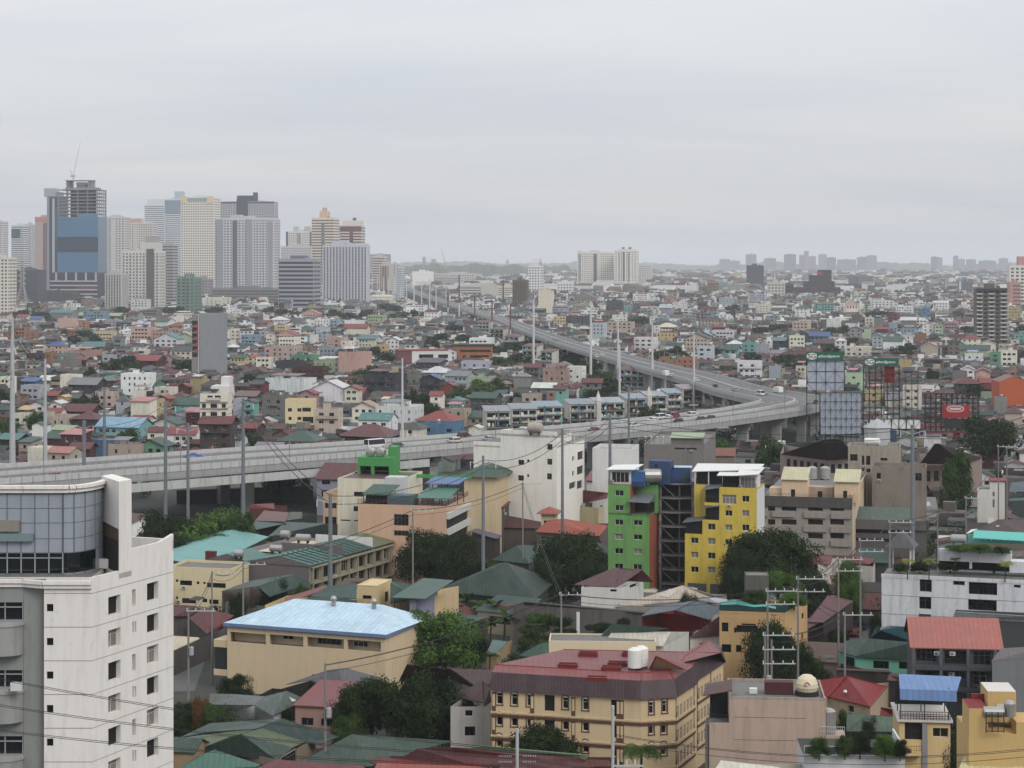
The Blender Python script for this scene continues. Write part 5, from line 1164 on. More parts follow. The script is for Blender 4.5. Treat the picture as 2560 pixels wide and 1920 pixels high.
PH('house','mint walled house with a broad dusty green roof left of the slate building','house',[C7(340,650),C7(480,690),C7(970,715)],7.6,(112,186,158),[((62,90,80),'y',[(*C7(335,650),7.6),(*C7(480,692),7.6),(*C7(600,540),10),(*C7(400,560),9)]),((62,90,80),'x',[(*C7(480,692),7.6),(*C7(975,718),7.6),(*C7(975,575),10.2),(*C7(600,540),10.2)])],{1:[C7(633,735,768,800),C7(855,742,960,805)],0:[C7(390,700,470,780)]},D=9,rdirt=.7,kinds='k')
PH('house','teal blue roofed house tucked between the green roof and the white block','house',[C7(610,525),C7(985,572)],8,(70,96,96),[((46,104,116),'x',[(*C7(605,530),8),(*C7(985,572),8),(*C7(985,436),10.6),(*C7(870,436),10.6),(*C7(690,468),10)]),((118,124,140),'y',[(*C7(690,466),9.4),(*C7(870,434),10.2),(*C7(780,428),10.2),(*C7(700,440),9.6)])],D=10,rdirt=.2)
PH('house','house with a glossy bright red roof left of the blue canopy house','house',[C7(-20,1060),C7(250,1040),C7(605,1125),C7(750,955)],7.4,(190,168,138),[((168,32,38),'y',[(*C7(-30,985),7.4),(*C7(250,1042),7.4),(*C7(400,862),10.2),(*C7(100,905),9)]),((160,28,34),'x',[(*C7(250,1042),7.4),(*C7(608,1128),7.4),(*C7(755,955),8.2),(*C7(405,860),10.2)])],{1:[C7(415,1120,465,1180)]},D=7,rdirt=.05,keepv=1800)
PH('shed','low red sheet roof right below the glossy red roof','shed',[C7(635,1200),C7(800,1205)],4.4,(196,170,140),[((164,32,36),'x',[(*C7(630,1200),4.4),(*C7(805,1205),4.4),(*C7(830,1155),5.4),(*C7(680,1130),5.4)])],D=5,rdirt=.05)
PH('house','patched green corrugated roof below the glossy red roof','house',[C7(400,1335),C7(690,1345),C7(865,1345)],4.4,(88,98,92),[((82,116,92),'x',[(*C7(400,1340),4.4),(*C7(865,1345),4.4),(*C7(860,1215),6),(*C7(580,1200),6.4),(*C7(405,1190),6)])],D=5,rdirt=.9)
PH('shed','rust red and brown tin roof strip between the green roof and the glossy red roof','shed',[C7(320,810),C7(780,830),C7(970,930)],6.2,(96,76,72),[((110,74,66),'x',[(*C7(310,808),6.2),(*C7(780,830),6.2),(*C7(770,812),6.4),(*C7(320,795),6.4)]),((132,76,70),'x',[(*C7(750,900),5.6),(*C7(960,920),5.6),(*C7(965,850),6.4),(*C7(775,838),6.4)])],D=5)
def canopy_house():
 s=Bld('house','yellow house with a bright blue metal canopy over its dark roof terrace','house',2248,2376,1803,h=10.2,yaw=6,D=10,ur=2408)
 wm=wall_mat((212,182,124),.35);s.walls(wm,s.rects([C7(905,1268,1065,1420),C7(1148,1312,1282,1398)]),(),'dg',r=.5)
 W,h,D=s.W,s.h,s.D;b=MB();b.box(-.3,-.4,h-.15,W+.3,D,h+.12,wall_mat((196,192,184),.4));b.box(.2,D-1,h+.12,W,D-.8,h+3.2,DARK)
 b.build('roof',s.root)
 q=MB();rail_mb(q,[(0,-.3),(W,-.3)],h+.1,1.1,plain('rail_brown',(98,60,52),.7),.35,.06)
 for z in(.35,.6,.85):q.tube((0,-.3,h+z),(W,-.3,h+z),.05,.05,plain('rail_brown',(98,60,52),.7),4)
 q.build('handrail',s.root)
 a=s.Fp(*C7(862,1055),-1.0);c=s.Fp(*C7(1355,1088),-1.0);q=MB();bl=roof_mat((106,148,208),'x',.06,.4)
 q.slab([(a[0],-1.0,a[1]+1.1),(c[0],-1.0,a[1]+1.0),(c[0]+1.4,D*.6,a[1]+1.5),(a[0]+.5,D*.6,a[1]+1.7)],.1,bl);q.slab([(a[0],-1.3,a[1]-.1),(c[0],-1.3,a[1]-.2),(c[0],-1.0,a[1]+1.1),(a[0],-1.0,a[1]+1.2)],.06,bl)
 for x in(.2,W*.5,W-.2):
  for y in(.1,D*.5):q.box(x-.06,y-.06,h,x+.06,y+.06,a[1]+1.2,DKMETAL)
 q.build('blue_canopy',s.root)
 q=MB();q.box(W*.45,-.2,0,W*.55,-.006,h-.2,wall_mat((150,150,156),.3));q.box(-.2,-1.2,h-4.4,W*.42,-.006,h-4.1,wm);rail_mb(q,[(-.1,-1.1),(W*.42,-1.1)],h-4.1,1.0,DKMETAL,.3);q.build('balcony',s.root)
canopy_house()
def yellow_corner():
 s=Bld('house','mustard yellow house with steel tanks and cream ribbed roofs at the bottom right corner','house',2422,2640,1838,h=16.8,yaw=4,D=9);wm=wall_mat((206,170,104),.3)
 s.walls(wm,(),(),'g');W,h=s.W,s.h
 def bx(nm,u0,v0,u1,v1,y,d,mat,top=None):
  a=s.Fp(u0,v1,y);c=s.Fp(u1,v0,y);q=MB();q.box(a[0],y,a[1],c[0],y+d,c[1],mat,top);q.build(nm,s.root);return a,c
 bx('lower_wing',*C7(1462,1145),*C7(1625,1365),.05,5,wm,wall_mat((160,40,42),.2));a,c=bx('stair_house',*C7(1622,1000),*C7(1868,1262),3,5,wm,wall_mat((200,196,188),.3))
 q=MB();q.box(a[0]+1.0,2.95,c[1]-2.2,a[0]+1.9,2.99,c[1]-1.4,FRAME);q.build('window',s.root);bx('red_parapet',*C7(1480,1020),*C7(1622,1140),5.2,.3,plain('red_paint',(166,38,44),.6),None)
 bx('right_wing',*C7(1870,1270),*C7(2300,1380),.06,5,wm)
 b=MB();cr=roof_mat((202,192,142),'x',.08,.3);g=s.inv
 pts=[P(*C7(1445,1375),16),P(*C7(2400,1385),16),P(*C7(2400,1520),14.6),P(*C7(1435,1500),14.6)];b.slab([g(p)for p in reversed(pts)],.2,cr)
 pts=[P(*C7(1437,1515),14.2),P(*C7(2400,1532),14.2),P(*C7(2400,1760),12.4),P(*C7(1340,1740),12.4)];b.slab([g(p)for p in reversed(pts)],.2,cr)
 pts=[P(*C7(1437,1500),14.5),P(*C7(2400,1520),14.5),P(*C7(2400,1532),14.2),P(*C7(1437,1515),14.2)];b.slab([g(p)for p in reversed(pts)],.1,DKMETAL);b.build('roof',s.root)
 q=MB();a=s.Fp(*C7(1608,1350),-.6);c=s.Fp(*C7(1762,1200),-.6)
 for i in range(4):
  x=a[0]+(c[0]-a[0])*i/3;q.box(x-.05,-.7,a[1],x+.05,-.6,c[1]+.3,DKMETAL)
 for z in(a[1]+.1,(a[1]+c[1])/2,c[1]-.2):q.box(a[0],-.72,z,c[0],-.6,z+.08,DKMETAL)
 q.build('tank_stand',s.root)
 t=MB();t.lathe([(.01,-1.25),(.55,-1.15),(.62,-1),(.62,1),(.55,1.15),(.01,1.25)],TANK);t.v=[(d,c_,a_)for a_,c_,d in t.v];o=t.build('water_tank',s.root);o.location=((a[0]+c[0])/2,.3,c[1]+.1)
 t=MB();t.lathe([(.01,0),(.65,.02),(.65,1.5),(.4,1.8),(.01,1.9)],TANK);o=t.build('water_tank',s.root);o.location=(c[0]+.9,.8,c[1]-.5)
yellow_corner()
def blank_pink():
 s=Bld('building','pinkish beige windowless building with water streaks and a round tank on its roof','building',1823,2064,1753,h=15.5,yaw=5,D=11,ur=2078);wm=wall_mat((190,164,146),.6);s.walls(wm,(),(),'g')
 W,h,D=s.W,s.h,s.D;b=MB();b.box(0,0,h,W,D,h+.02,wm,ROOFDECK)
 for q in((0,0,W,.2),(0,D-.2,W,D),(0,.2,.2,D-.2),(W-.2,.2,W,D-.2)):b.box(q[0],q[1],h+.02,q[2],q[3],h+.35,wall_mat((176,158,144),1.))
 b.build('roof',s.root)
 a=s.Fp(*C6(945,1265));q=MB();q.box(a[0],0.02,0,-.01,D*.8,a[1],wm,ROOFDECK);q.box(a[0]-.5,.3,0,a[0]-.01,3,a[1]-.4,wall_mat((130,124,120),.8));q.build('lower_wing',s.root)
 q=MB();z=a[1];q.slab([(a[0]-.8,-.3,z+3.4),(.4,-.3,z+4.1),(.4,4,z+4.6),(a[0]-.4,4,z+3.9)],.1,roof_mat((98,46,44),'y',.5));rail_mb(q,[(a[0]-.3,.1),(-.1,.1)],z,1.0,DKMETAL,.25);q.box(a[0]+.1,2.6,z+.02,-.1,2.7,z+3.4,DARK);q.build('roof_terrace',s.root)
 q=MB();q.box(W*.38,3,h+.1,W*.68,4.6,h+1.6,plain('maroon_crate',(104,42,44),.7,vary=.4));q.box(W*.22,3,h+.1,W*.3,4,h+.7,FRAME);q.build('roof_boxes',s.root)
 j=MB()
 for z in(h-2.2,h-5,h-8):j.box(W*.05,-.012,z,W*.8,-.004,z+.05,plain('rust_line',(112,88,78),.9,vary=.5))
 j.build('floor_joints',s.root)
 a=s.Fp(*C7(230,1200),-.6);q=MB();q.lathe([(.01,0),(.95,.02),(.95,2.7),(.5,3.0),(.01,3.05)],TANK);o=q.build('water_tank',s.root);o.location=(W+.4,1.2,a[1]-2.6)
 q=MB();q.box(W+.01,-.2,a[1]-3,W+2.4,3,a[1]-2.65,wm);rail_mb(q,[(W-.6,-.2),(W+2.3,-.2)],a[1]-2.65,1.1,FRAME,.25);rail_mb(q,[(W-.6,-.2),(W+2.0,-.2)],a[1]-5.6,1.0,FRAME,.5);q.tube((W-.4,-.2,a[1]-5.6),(W+2,-.2,a[1]-2.7),.04,.04,FRAME,4);q.build('tank_balcony',s.root)
 p=s.world(W-2.1,3.2,h+.05);c=thing('water_tank',p,label='round cream water tank with a small red swirl mark on the pinkish building',cat='water tank');m=plain('cream_plastic',(206,190,160),.5,vary=.1)
 q=MB();q.lathe([(.01,.5),(1.25,.55),(1.38,1.0),(1.36,1.5),(1.1,2.1),(.6,2.5),(.01,2.6)],m,n=20)
 q.lathe([(1.44,1.0),(1.44,1.12)],m,n=20);q.build('tank_body',c);q=MB();q.lathe([(1.5,.0),(1.5,.5)],DKMETAL,n=12);q.build('tank_stand',c)
 q=MB();rd=plain('swirl_red',(176,70,52),.5)
 for k in range(9):
  t0,t1=k*.55,(k+1)*.55;r0,r1=.42-k*.035,.42-(k+1)*.035
  q.tube((-.25+r0*math.cos(t0),-1.42+.1*abs(r0*math.sin(t0)),1.5+r0*math.sin(t0)),(-.25+r1*math.cos(t1),-1.42+.1*abs(r1*math.sin(t1)),1.5+r1*math.sin(t1)),.06,.06,rd,4)
 q.build('swirl_mark',c)
 return s
blank_pink()
def roof_garden():
 a=P(*C7(85,1650),16.5);b_=P(*C7(1030,1590),16.5);s=Bld('building','white parapet and glass railing of a planted roof garden at the bottom right','building',2010,2262,1898,h=13,yaw=3,D=9)
 wm=wall_mat((196,196,196),.3);s.walls(wm,(),(),'g');b=MB();b.box(0,0,s.h,s.W,s.D,s.h+.1,wm,GM);b.box(-.1,-.1,s.h,s.W,.15,s.h+.4,wm);b.box(s.W-.2,0,s.h,s.W,s.D,s.h+1.4,wm);b.build('roof',s.root)
 q=MB();gp=plain('rail_glass',(120,128,132),.15,vary=.2);q.box(.1,-.02,s.h+.45,s.W-.3,.02,s.h+1.3,gp)
 for i in range(7):q.box(s.W*i/6.4,-.05,s.h+.4,s.W*i/6.4+.06,.05,s.h+1.4,FRAME)
 q.box(0,-.05,s.h+1.33,s.W-.2,.05,s.h+1.4,FRAME);q.build('handrail',s.root);return s
RG=roof_garden()
PH('shed','pale cream roof corner poking in at the bottom edge below the pinkish building','shed',[C6(980,1700),C6(1700,1700)],12,(190,186,170),[((204,200,180),'x',[(*C6(960,1720),12),(*C6(1900,1740),12),(*C6(1530,1650),12.6),(*C6(1045,1592),12.8)])],D=4,rdirt=.1)
# maroon mansard building
def mansard():
 z=12.3;A=P(1228,1724,z);B_=P(1603,1747,z);C=P(1689,1742,z);D_=P(1736,1710,z);E=P(1742,1698,z);F_=P(1808,1655,z);root=thing('apartment_block',(A.x,A.y,0),label='beige apartment block with arched windows under a big maroon mansard roof',cat='apartment block')
 wm=wall_mat((208,182,140),.25);tr=plain('brown_trim',(128,82,60),.7,vary=.2);b=MB();off=Vector((.5,.5,0))
 row=(0,182,372)
 fw=[C5(833,1008,882,1108),C5(962,1018,1012,1116),C5(1096,1025,1146,1124),C5(1404,1048,1452,1148),C5(1577,1060,1626,1158)];o1=[]
 for dy in(0,182,368):o1+=[(u0,v0+dy/3.456,u1,v1+dy/3.456)for u0,v0,u1,v1 in fw]
 o1+=[C5(1248,1030,1336,1168),C5(1248,1200,1336,1345),C5(1248,1388,1336,1560),C5(1822,1070,1912,1215),C5(1822,1245,1912,1400),C5(1822,1430,1912,1560)]
 kinds=['g']*15+['d']*6;pl,L1=pface(b,root,A,B_,0,z,o1,wm,kinds,r=.35)
 o2=[C6(424,1090,464,1190),C6(538,1078,578,1178),C6(530,1262,575,1360),C6(528,1448,574,1546),C6(424,1270,464,1365),C6(424,1450,464,1550)];pl2,L2=pface(b,root,B_,C,0,z,o2,wm,'g',r=.3)
 def rw(p,q_,n):
  L_=(q_-p).length;o=[]
  for zz in(9.0,5.9,2.8):
   for i in range(n):x=.6+(L_-1.0)*i/n;o.append((x,zz,x+min(1.3,(L_-1)/n*.62),zz+1.9,'m'))
  return o
 pl3,L3=pface(b,root,C,D_,0,z,rw(C,D_,5),wm,'g',r=.25);pface(b,root,D_,E,0,z,(),wm);pl4,L4=pface(b,root,E,F_,0,z,rw(E,F_,8),wm,'g',r=.25)
 Gb=P(1408,1622,14.4);pface(b,root,F_,Vector((Gb.x,Gb.y,0)),0,z,(),wm);pface(b,root,Gb,A,0,z,(),wm);b.build('wall',root)
 t=MB()
 for k,(p,L_)in enumerate(((pl,L1),(pl2,L2),(pl3,L3),(pl4,L4))):
  for zz in(z-3.35,z-6.5,z-9.6):
   t.face([p(-.05,-.22,zz),p(L_+.05,-.22,zz),p(L_+.05,-.22,zz+.22),p(-.05,-.22,zz+.22)],tr);t.face([p(-.05,-.22,zz+.22),p(L_+.05,-.22,zz+.22),p(L_+.05,0,zz+.22),p(-.05,0,zz+.22)],wm)
   t.face([p(-.05,-.14,zz+.3),p(L_+.05,-.14,zz+.3),p(L_+.05,-.14,zz+.5),p(-.05,-.14,zz+.5)],wm);t.face([p(-.05,-.14,zz+.5),p(L_+.05,-.14,zz+.5),p(L_+.05,0,zz+.5),p(-.05,0,zz+.5)],wm);t.face([p(-.05,-.16,zz-.2),p(L_+.05,-.16,zz-.2),p(L_+.05,-.16,zz-.06),p(-.05,-.16,zz-.06)],tr)
 def pil(p,x,w_=.55):
  for zz in(z-2.9,z-6.1,z-9.2):
   for(c0,c1,z0,z1_,m)in((0,w_,0,2.6,tr),(.1,w_-.1,.75,2.35,wm)):
    e=-.06 if m is tr else-.09;t.face([p(x+c0,e,zz+z0),p(x+c1,e,zz+z0),p(x+c1,e,zz+z1_),p(x+c0,e,zz+z1_)],m)
 for f in(.005,.265,.54,.86):pil(pl,L1*f)
 pil(pl,L1*.895-1.2);pil(pl3,.0,.35);pil(pl3,L3-.4,.35);pil(pl4,.05,.35);pil(pl4,L4*.5,.4);t.build('trim',root)
 def surround(p0,p1,rects):
  o=root.location;d=(Vector((p1 .x,p1 .y,0))-Vector((p0 .x,p0 .y,0))).normalized();inn=Vector((-d.y,d.x,0));O=Vector((p0 .x,p0 .y,0))
  for(u0,v0,u1,v1)in rects:
   c=[];q=MB()
   for u,v in((u0,v0),(u1,v1)):
    ray=Vector(((u-1280)/F,1,-(v-HV)/F));c0=Vector((0,0,H));t_=(O-c0).dot(inn)/ray.dot(inn);w_=c0+ray*t_;c.append(((w_-O).dot(d),w_.z))
   x0,x1=c[0][0],c[1][0];z1_,z0=c[0][1],c[1][1]
   L_=lambda x,e,zz:tuple(O+d*x+inn*e+Vector((-o.x,-o.y,zz)))
   for xa,xb in((x0-.16,x0-.02),(x1+.02,x1+.16)):q.face([L_(xa,-.05,z0-.1),L_(xb,-.05,z0-.1),L_(xb,-.05,z1_),L_(xa,-.05,z1_)],tr)
   q.face([L_(x0-.2,-.07,z0-.2),L_(x1+.2,-.07,z0-.2),L_(x1+.2,-.07,z0-.04),L_(x0-.2,-.07,z0-.04)],tr)
   cx_=(x0+x1)/2;R1=(x1-x0)/2+.16;R0=R1-.15;n=8
   for k in range(n):
    t0,t1=math.pi*k/n,math.pi*(k+1)/n
    q.face([L_(cx_+R0*math.cos(t0),-.05,z1_+R0*.6*math.sin(t0)),L_(cx_+R1*math.cos(t0),-.05,z1_+R1*.75*math.sin(t0)),L_(cx_+R1*math.cos(t1),-.05,z1_+R1*.75*math.sin(t1)),L_(cx_+R0*math.cos(t1),-.05,z1_+R0*.6*math.sin(t1))],tr)
   q.face([L_(cx_+R0*math.cos(math.pi*k/n),-.03,z1_+R0*.6*math.sin(math.pi*k/n))for k in range(n+1)],FRAME);q.build('window_surround',root)
 surround(A,B_,o1[:15]);surround(B_,C,o2)
 g=Vector((A.x,A.y,0));ring=[A,B_,C,D_,E,F_];dirs=[(-.25,-.95),(-.1,-1.0),(.35,-.95),(.8,-.4),(.7,-.6),(.9,-.3)]
 eave=[p+Vector((dx*.45,dy*.45,0))for p,(dx,dy)in zip(ring,dirs)]
 up=[p-Vector((dx*.35,dy*.35,0))+Vector((0,0,2.3))for p,(dx,dy)in zip(ring,dirs)]
 top=[p-Vector((dx*2.2,dy*2.2,0))+Vector((0,0,2.95))for p,(dx,dy)in zip(ring,dirs)]
 dk=roof_mat((86,58,66),'x',.05,.22);red=roof_mat((152,80,80),'x',.2,.4);edge_=plain('roof_edge_red',(178,46,42),.5)
 b=MB()
 for i in range(5):
  b.face([eave[i]-g,eave[i+1]-g,up[i+1]-g,up[i]-g],dk);b.face([up[i]-g,up[i+1]-g,top[i+1]-g,top[i]-g],roof_mat((160,88,88),'x',.1,.4))
 bl=[P(1408,1624,15.2),P(1802,1632,15.2)]
 b.face([p-g for p in top]+[bl[1]-g,bl[0]-g],red)
 soff=[p-Vector((0,0,.02))-g for p in eave];b.face(soff+[F_-g-Vector((0,0,.02)),Gb*1-g+Vector((0,0,z-Gb.z-.02)),A-g-Vector((0,0,.02))],wm)
 b.face([A-g,eave[0]-g,up[0]-g,top[0]-g,bl[0]-g,Vector((Gb.x,Gb.y,z))-g],wall_mat((150,140,130),.4));b.face([F_-g,bl[1]-g,top[5]-g,up[5]-g,eave[5]-g],dk)
 b.build('roof',root)
 q=MB()
 for a in range(5):q.tube(top[a]-g,top[a+1]-g,.1,.1,edge_,4)
 q.tube(bl[0]-g,bl[1]-g,.1,.1,edge_,4);q.tube(top[1]-g,up[1]-g,.14,.14,edge_,4);q.tube(top[2]-g,up[2]-g,.12,.12,edge_,4)
 q.tube(top[2]-g,P(*C6(655,830),15.22)-g,.1,.1,edge_,4);q.build('ridge_flashing',root)
 for(x,y)in((1625,690),(1450,790),(2000,690),(1880,775),(1825,815),(1700,905)):
  p=P(*C5(x,y),15.2)-g;q=MB();m=plain('vent_red',(140,36,36),.6);s1,s2=1.3,.75
  q.box(-s1,-s2,0,s1,-s2+.12,.55,m);q.box(-s1,s2-.12,0,s1,s2,.55,m);q.box(-s1,-s2+.12,0,-s1+.12,s2-.12,.55,m);q.box(s1-.12,-s2+.12,0,s1,s2-.12,.55,m);q.box(-s1+.12,-s2+.12,.05,s1-.12,s2-.12,.3,wm);o=q.build('roof_vent',root);o.location=p;o.rotation_euler=(0,0,R(-8))
 p0=P(*C6(400,808),15.2)-g;q=MB();a=P(*C6(430,806),15.2)-g;c=P(*C6(735,812),15.2)-g;ap=P(*C6(485,692),17.6)-g;ap2=P(*C6(735,775),15.4)-g
 q.face([a,c,ap],wm);q.face([ap+Vector((0,-.2,.05)),c+Vector((0,-.2,.05)),c+Vector((1,2.4,.05)),ap+Vector((.4,3.5,.05))],red);q.tube(ap,c,.12,.12,edge_,4);q.tube(a,ap,.12,.12,edge_,4);q.build('roof_dormer',root)
 for x in(1,):pass
 for(x,zz)in((905,1024),(900,1203)):
  u,v=C5(x-15,zz+15);q=MB();q.box(0,-.45,0,.75,0,.5,FRAME);q.box(.08,-.46,.08,.67,-.451,.42,DKMETAL);o=q.build('air_conditioner',root);pp=PY(u,v,A.y+.1);o.location=pp-Vector((g.x,g.y,0))+Vector((0,-.0,0))
 KEEP.append((1195,1615,1815,1930,262));foot_poly([A,B_,C,F_,Gb])
mansard()
for i,(x,y,l)in enumerate(((2030,805,'front'),(2085,790,'rear'))):tank('%s white upright tank on the big maroon mansard roof'%l,*C5(x,y),15.3,.95,2.6,horiz=False,mat=plain('white_tank',(206,206,200),.6))
def tile_house():
 br=(88,58,56)
 PH('house','old house with dark brown tiled hipped roofs left of the maroon mansard block','house',[C5(430,1130),C5(775,1128)],9,(176,172,166),[(br,'x',[(*C5(-10,905),9),(*C5(440,940),9),(*C5(425,800),12),(*C5(60,762),12)]),(br,'x',[(*C5(340,850),10.2),(*C5(700,985),10),(*C5(900,850),11.4),(*C5(860,815),12),(*C5(430,795),12)]),(br,'y',[(*C5(455,1042),9),(*C5(725,1092),9),(*C5(710,905),11.2)]),(br,'x',[(*C5(725,1125),8.6),(*C5(790,1080),8.8),(*C5(775,960),10.8),(*C5(705,900),11.2)])],{0:[C5(560,1160,628,1215),C5(560,1300,650,1380)]},D=12,rk='tile',rdirt=.8,kinds='gk',keepv=1860)
tile_house()
s=S_('house','beige parapet building with cream sheet roof behind the maroon mansard block','house',1372,1640,1610,14,(206,190,158),yaw=3,D=6,par=.2,dirt=.2)
PH('house','cream lean-to roof with a dark green gable behind the maroon mansard block','house',[C6(40,572),C6(545,602),C6(725,520)],13.6,(190,188,180),[((198,192,174),'x',[(*C6(36,574),13.6),(*C6(545,604),13.6),(*C6(610,485),15),(*C6(120,460),15)]),((58,92,80),'x',[(*C6(-10,535),13.8),(*C6(50,470),14.4),(*C6(590,470),15.1),(*C6(580,450),15.6),(*C6(120,412),16)])],D=9,rdirt=.1)
PH('warehouse','long slate blue roofed warehouse with a bright red gable wall','warehouse',[C6(360,345),C6(640,290),C6(945,372)],8.6,(158,34,34),[((92,108,118),'x',[(*C6(355,345),8.6),(*C6(655,292),10.4),(*C6(820,212),11.6),(*C6(480,262),9.6)]),((92,108,118),'x',[(*C6(655,292),10.4),(*C6(950,376),8.8),(*C6(1040,262),10),(*C6(820,212),11.6)])],D=4,dirt=.2,rdirt=.2,keepv=1580)
PH('house','small white walled house with a maroon roof wedged below the red warehouse','house',[C6(775,528),C6(1030,512)],7.4,(196,192,186),[((100,48,52),'x',[(*C6(770,530),7.4),(*C6(1032,512),7.4),(*C6(1035,345),10.4)])],{0:[C6(860,580,945,635)]},D=6,kinds='k')
PH('warehouse','broad pale dusty tin roof with a raised skylight hatch behind the red warehouse','warehouse',[C6(130,262),C6(700,262),C6(1040,205)],6.5,(150,146,140),[((186,172,154),'x',[(*C6(120,264),6.5),(*C6(560,230),6.5),(*C6(960,185),6.6),(*C6(1010,170),7),(*C6(715,80),9)]),((176,176,182),'x',[(*C6(840,200),6.6),(*C6(1035,240),6.6),(*C6(1110,205),7),(*C6(900,170),7.4)]),((196,186,170),'x',[(*C6(515,170),8.6),(*C6(590,185),8.6),(*C6(675,120),9.4),(*C6(600,110),9.4)])],D=16,rdirt=.3)
def maroon_house():
 mr=(104,60,62)
 PH('house','white two-storey house with maroon hipped roofs on two levels','house',[C3(1700,1270),C3(2050,1275),C3(2200,1225)],9.4,(198,196,190),[(mr,'x',[(*C3(1640,1248),9.4),(*C3(2000,1272),9.4),(*C3(2030,1105),12),(*C3(1990,1102),12)]),(mr,'x',[(*C3(2000,1272),9.4),(*C3(2100,1215),9.8),(*C3(2330,1225),9.6),(*C3(2230,1120),12),(*C3(2030,1105),12)]),(mr,'x',[(*C3(1610,1420),5.4),(*C3(1770,1432),5.4),(*C3(1885,1285),8)]),(mr,'y',[(*C3(1770,1432),5.4),(*C3(2000,1430),5.4),(*C3(2210,1310),7.4),(*C3(2090,1255),8.2),(*C3(1960,1325),7.8),(*C3(1885,1285),8)])],{0:[C3(1955,1290,2010,1310)],1:[C3(2122,1245,2180,1270)]},D=10,rdirt=.15,keepv=1500,kinds='k')
maroon_house()
PH('house','broad house with a very dark green hipped roof between the black-green trees','house',[C3(450,1300),C3(1100,1360),C3(1310,1370),C3(1490,1210)],5,(66,70,66),[((44,76,64),'x',[(*C3(445,1302),5),(*C3(1090,1362),5),(*C3(940,1110),9.6),(*C3(1000,1060),10.6)]),((40,70,60),'x',[(*C3(1090,1362),5),(*C3(1312,1372),5),(*C3(1495,1210),5.6),(*C3(1060,1058),10.6),(*C3(1000,1060),10.6),(*C3(940,1110),9.6)])],D=16,rdirt=.35,keepv=1500)
PH('house','smaller dark green hipped roof directly behind the broad dark green one','house',[C3(930,1035),C3(1250,1068),C3(1335,1020)],5,(110,106,102),[((42,84,68),'x',[(*C3(925,1035),5),(*C3(1255,1070),5),(*C3(1210,905),8),(*C3(1150,910),8)]),((42,84,68),'x',[(*C3(1255,1070),5),(*C3(1340,1010),5.4),(*C3(1310,915),7.4),(*C3(1210,905),8)])],D=10,rdirt=.3)
PH('compound_wall','long dirty grey compound wall with a white panel behind the layered trees','wall',[C5(950,260),C5(1080,222),C5(2120,320)],7,(118,112,106),[((90,86,82),'w',[(*C5(948,262),7),(*C5(1080,224),7),(*C5(1085,215),7.1),(*C5(940,250),7.1)]),((86,82,78),'w',[(*C5(1080,224),7),(*C5(2120,320),7),(*C5(2120,308),7.1),(*C5(1085,214),7.1)])],{},D=1.2,dirt=1.0,soffit=False,keepv=1550)
s=S_('wall_panel','white rendered panel wall standing in front of the grey compound wall','wall',C5(1525,0)[0],C5(1752,0)[0],C5(0,322)[1],6.2,(204,204,200),yaw=5,D=1.5,par=.05,dirt=.2)
def beige_church():
 s=Bld('house','beige square tower house with small windows above the pale blue roof','house',893,943,1466,h=12.4,yaw=16,ur=979);wm=wall_mat((208,184,136),.25)
 s.walls(wm,s.rects([C2(1750,1064,1828,1130)]),s.rects([C2(1944,1040,1975,1112)],'R'),'k');b=MB();W,D,h=s.W,s.D,s.h
 b.box(0,0,h-.8,W,D,h-.78,wm,ROOFDECK)
 for q in((-.05,-.05,W+.05,.2),(-.05,D-.2,W+.05,D+.05),(-.05,.2,.2,D-.2),(W-.2,.2,W+.05,D-.2)):b.box(q[0],q[1],h-.01,q[2],q[3],h+.12,wm)
 b.build('roof',s.root)
 dg=(44,84,74)
 PH('house','dark green roofed hall with sloping beige parapet beside the beige tower','house',[C2(1000,1165),C2(1700,1180)],10.5,(196,170,126),[(dg,'x',[(*C2(1070,1150),10.5),(*C2(1705,1185),10.5),(*C2(1705,1110),11.8),(*C2(1500,1075),12),(*C2(1290,1085),11.8)]),((56,92,82),'x',[(*C2(1300,1075),11.6),(*C2(1700,1090),11.8),(*C2(1700,960),13.5),(*C2(1450,985),13)])],D=10,rdirt=.15)
 PH('house','sloping beige walled wing with dark green roof right of the beige tower','house',[C2(1990,1140),C2(2430,1060)],10,(204,178,132),[(dg,'x',[(*C2(1990,1135),10),(*C2(2230,1080),10),(*C2(2390,1000),10.5),(*C2(2010,945),13),(*C2(1990,960),13)])],D=10,rdirt=.15,keepv=1520)
 PH('house','terrace with a beige wall and pinkish floor left of the beige tower','house',[C2(900,1150),C2(1090,1125)],8.5,(204,178,132),[((150,96,90),'w',[(*C2(1080,1130),8.5),(*C2(1440,1010),8.5),(*C2(1440,975),8.9),(*C2(1080,1085),8.9)])],D=10)
 s=S_('rooftop_room','small violet walled room under a green canopy beside the beige tower','rooftop room',1024,1040,1502,11,(152,152,178),yaw=14,ur=1094,D=6,par=.1)
 q=MB();q.slab([(-3,-1,s.h+.6),(s.W+2,-1,s.h+.6),(s.W+3,s.D,s.h+1.6),(-1.5,s.D,s.h+1.8)],.12,roof_mat((70,108,96),'x',.3));q.box(-2.6,-.8,0,-2.45,-.65,s.h+.6,DKMETAL);q.build('canopy',s.root)
beige_church()
PH('house','taupe gabled house with a long dark green roof left of the beige tower','house',[C2(530,1030),C2(840,988),C2(940,1070)],6,(132,118,108),[((52,88,80),'x',[(*C2(530,1030),6),(*C2(845,985),8.6),(*C2(1165,880),10),(*C2(800,935),8)]),((52,88,80),'x',[(*C2(845,985),8.6),(*C2(945,1075),6.6),(*C2(1300,960),8),(*C2(1165,880),10)])],D=8,rdirt=.2,keepv=1510)
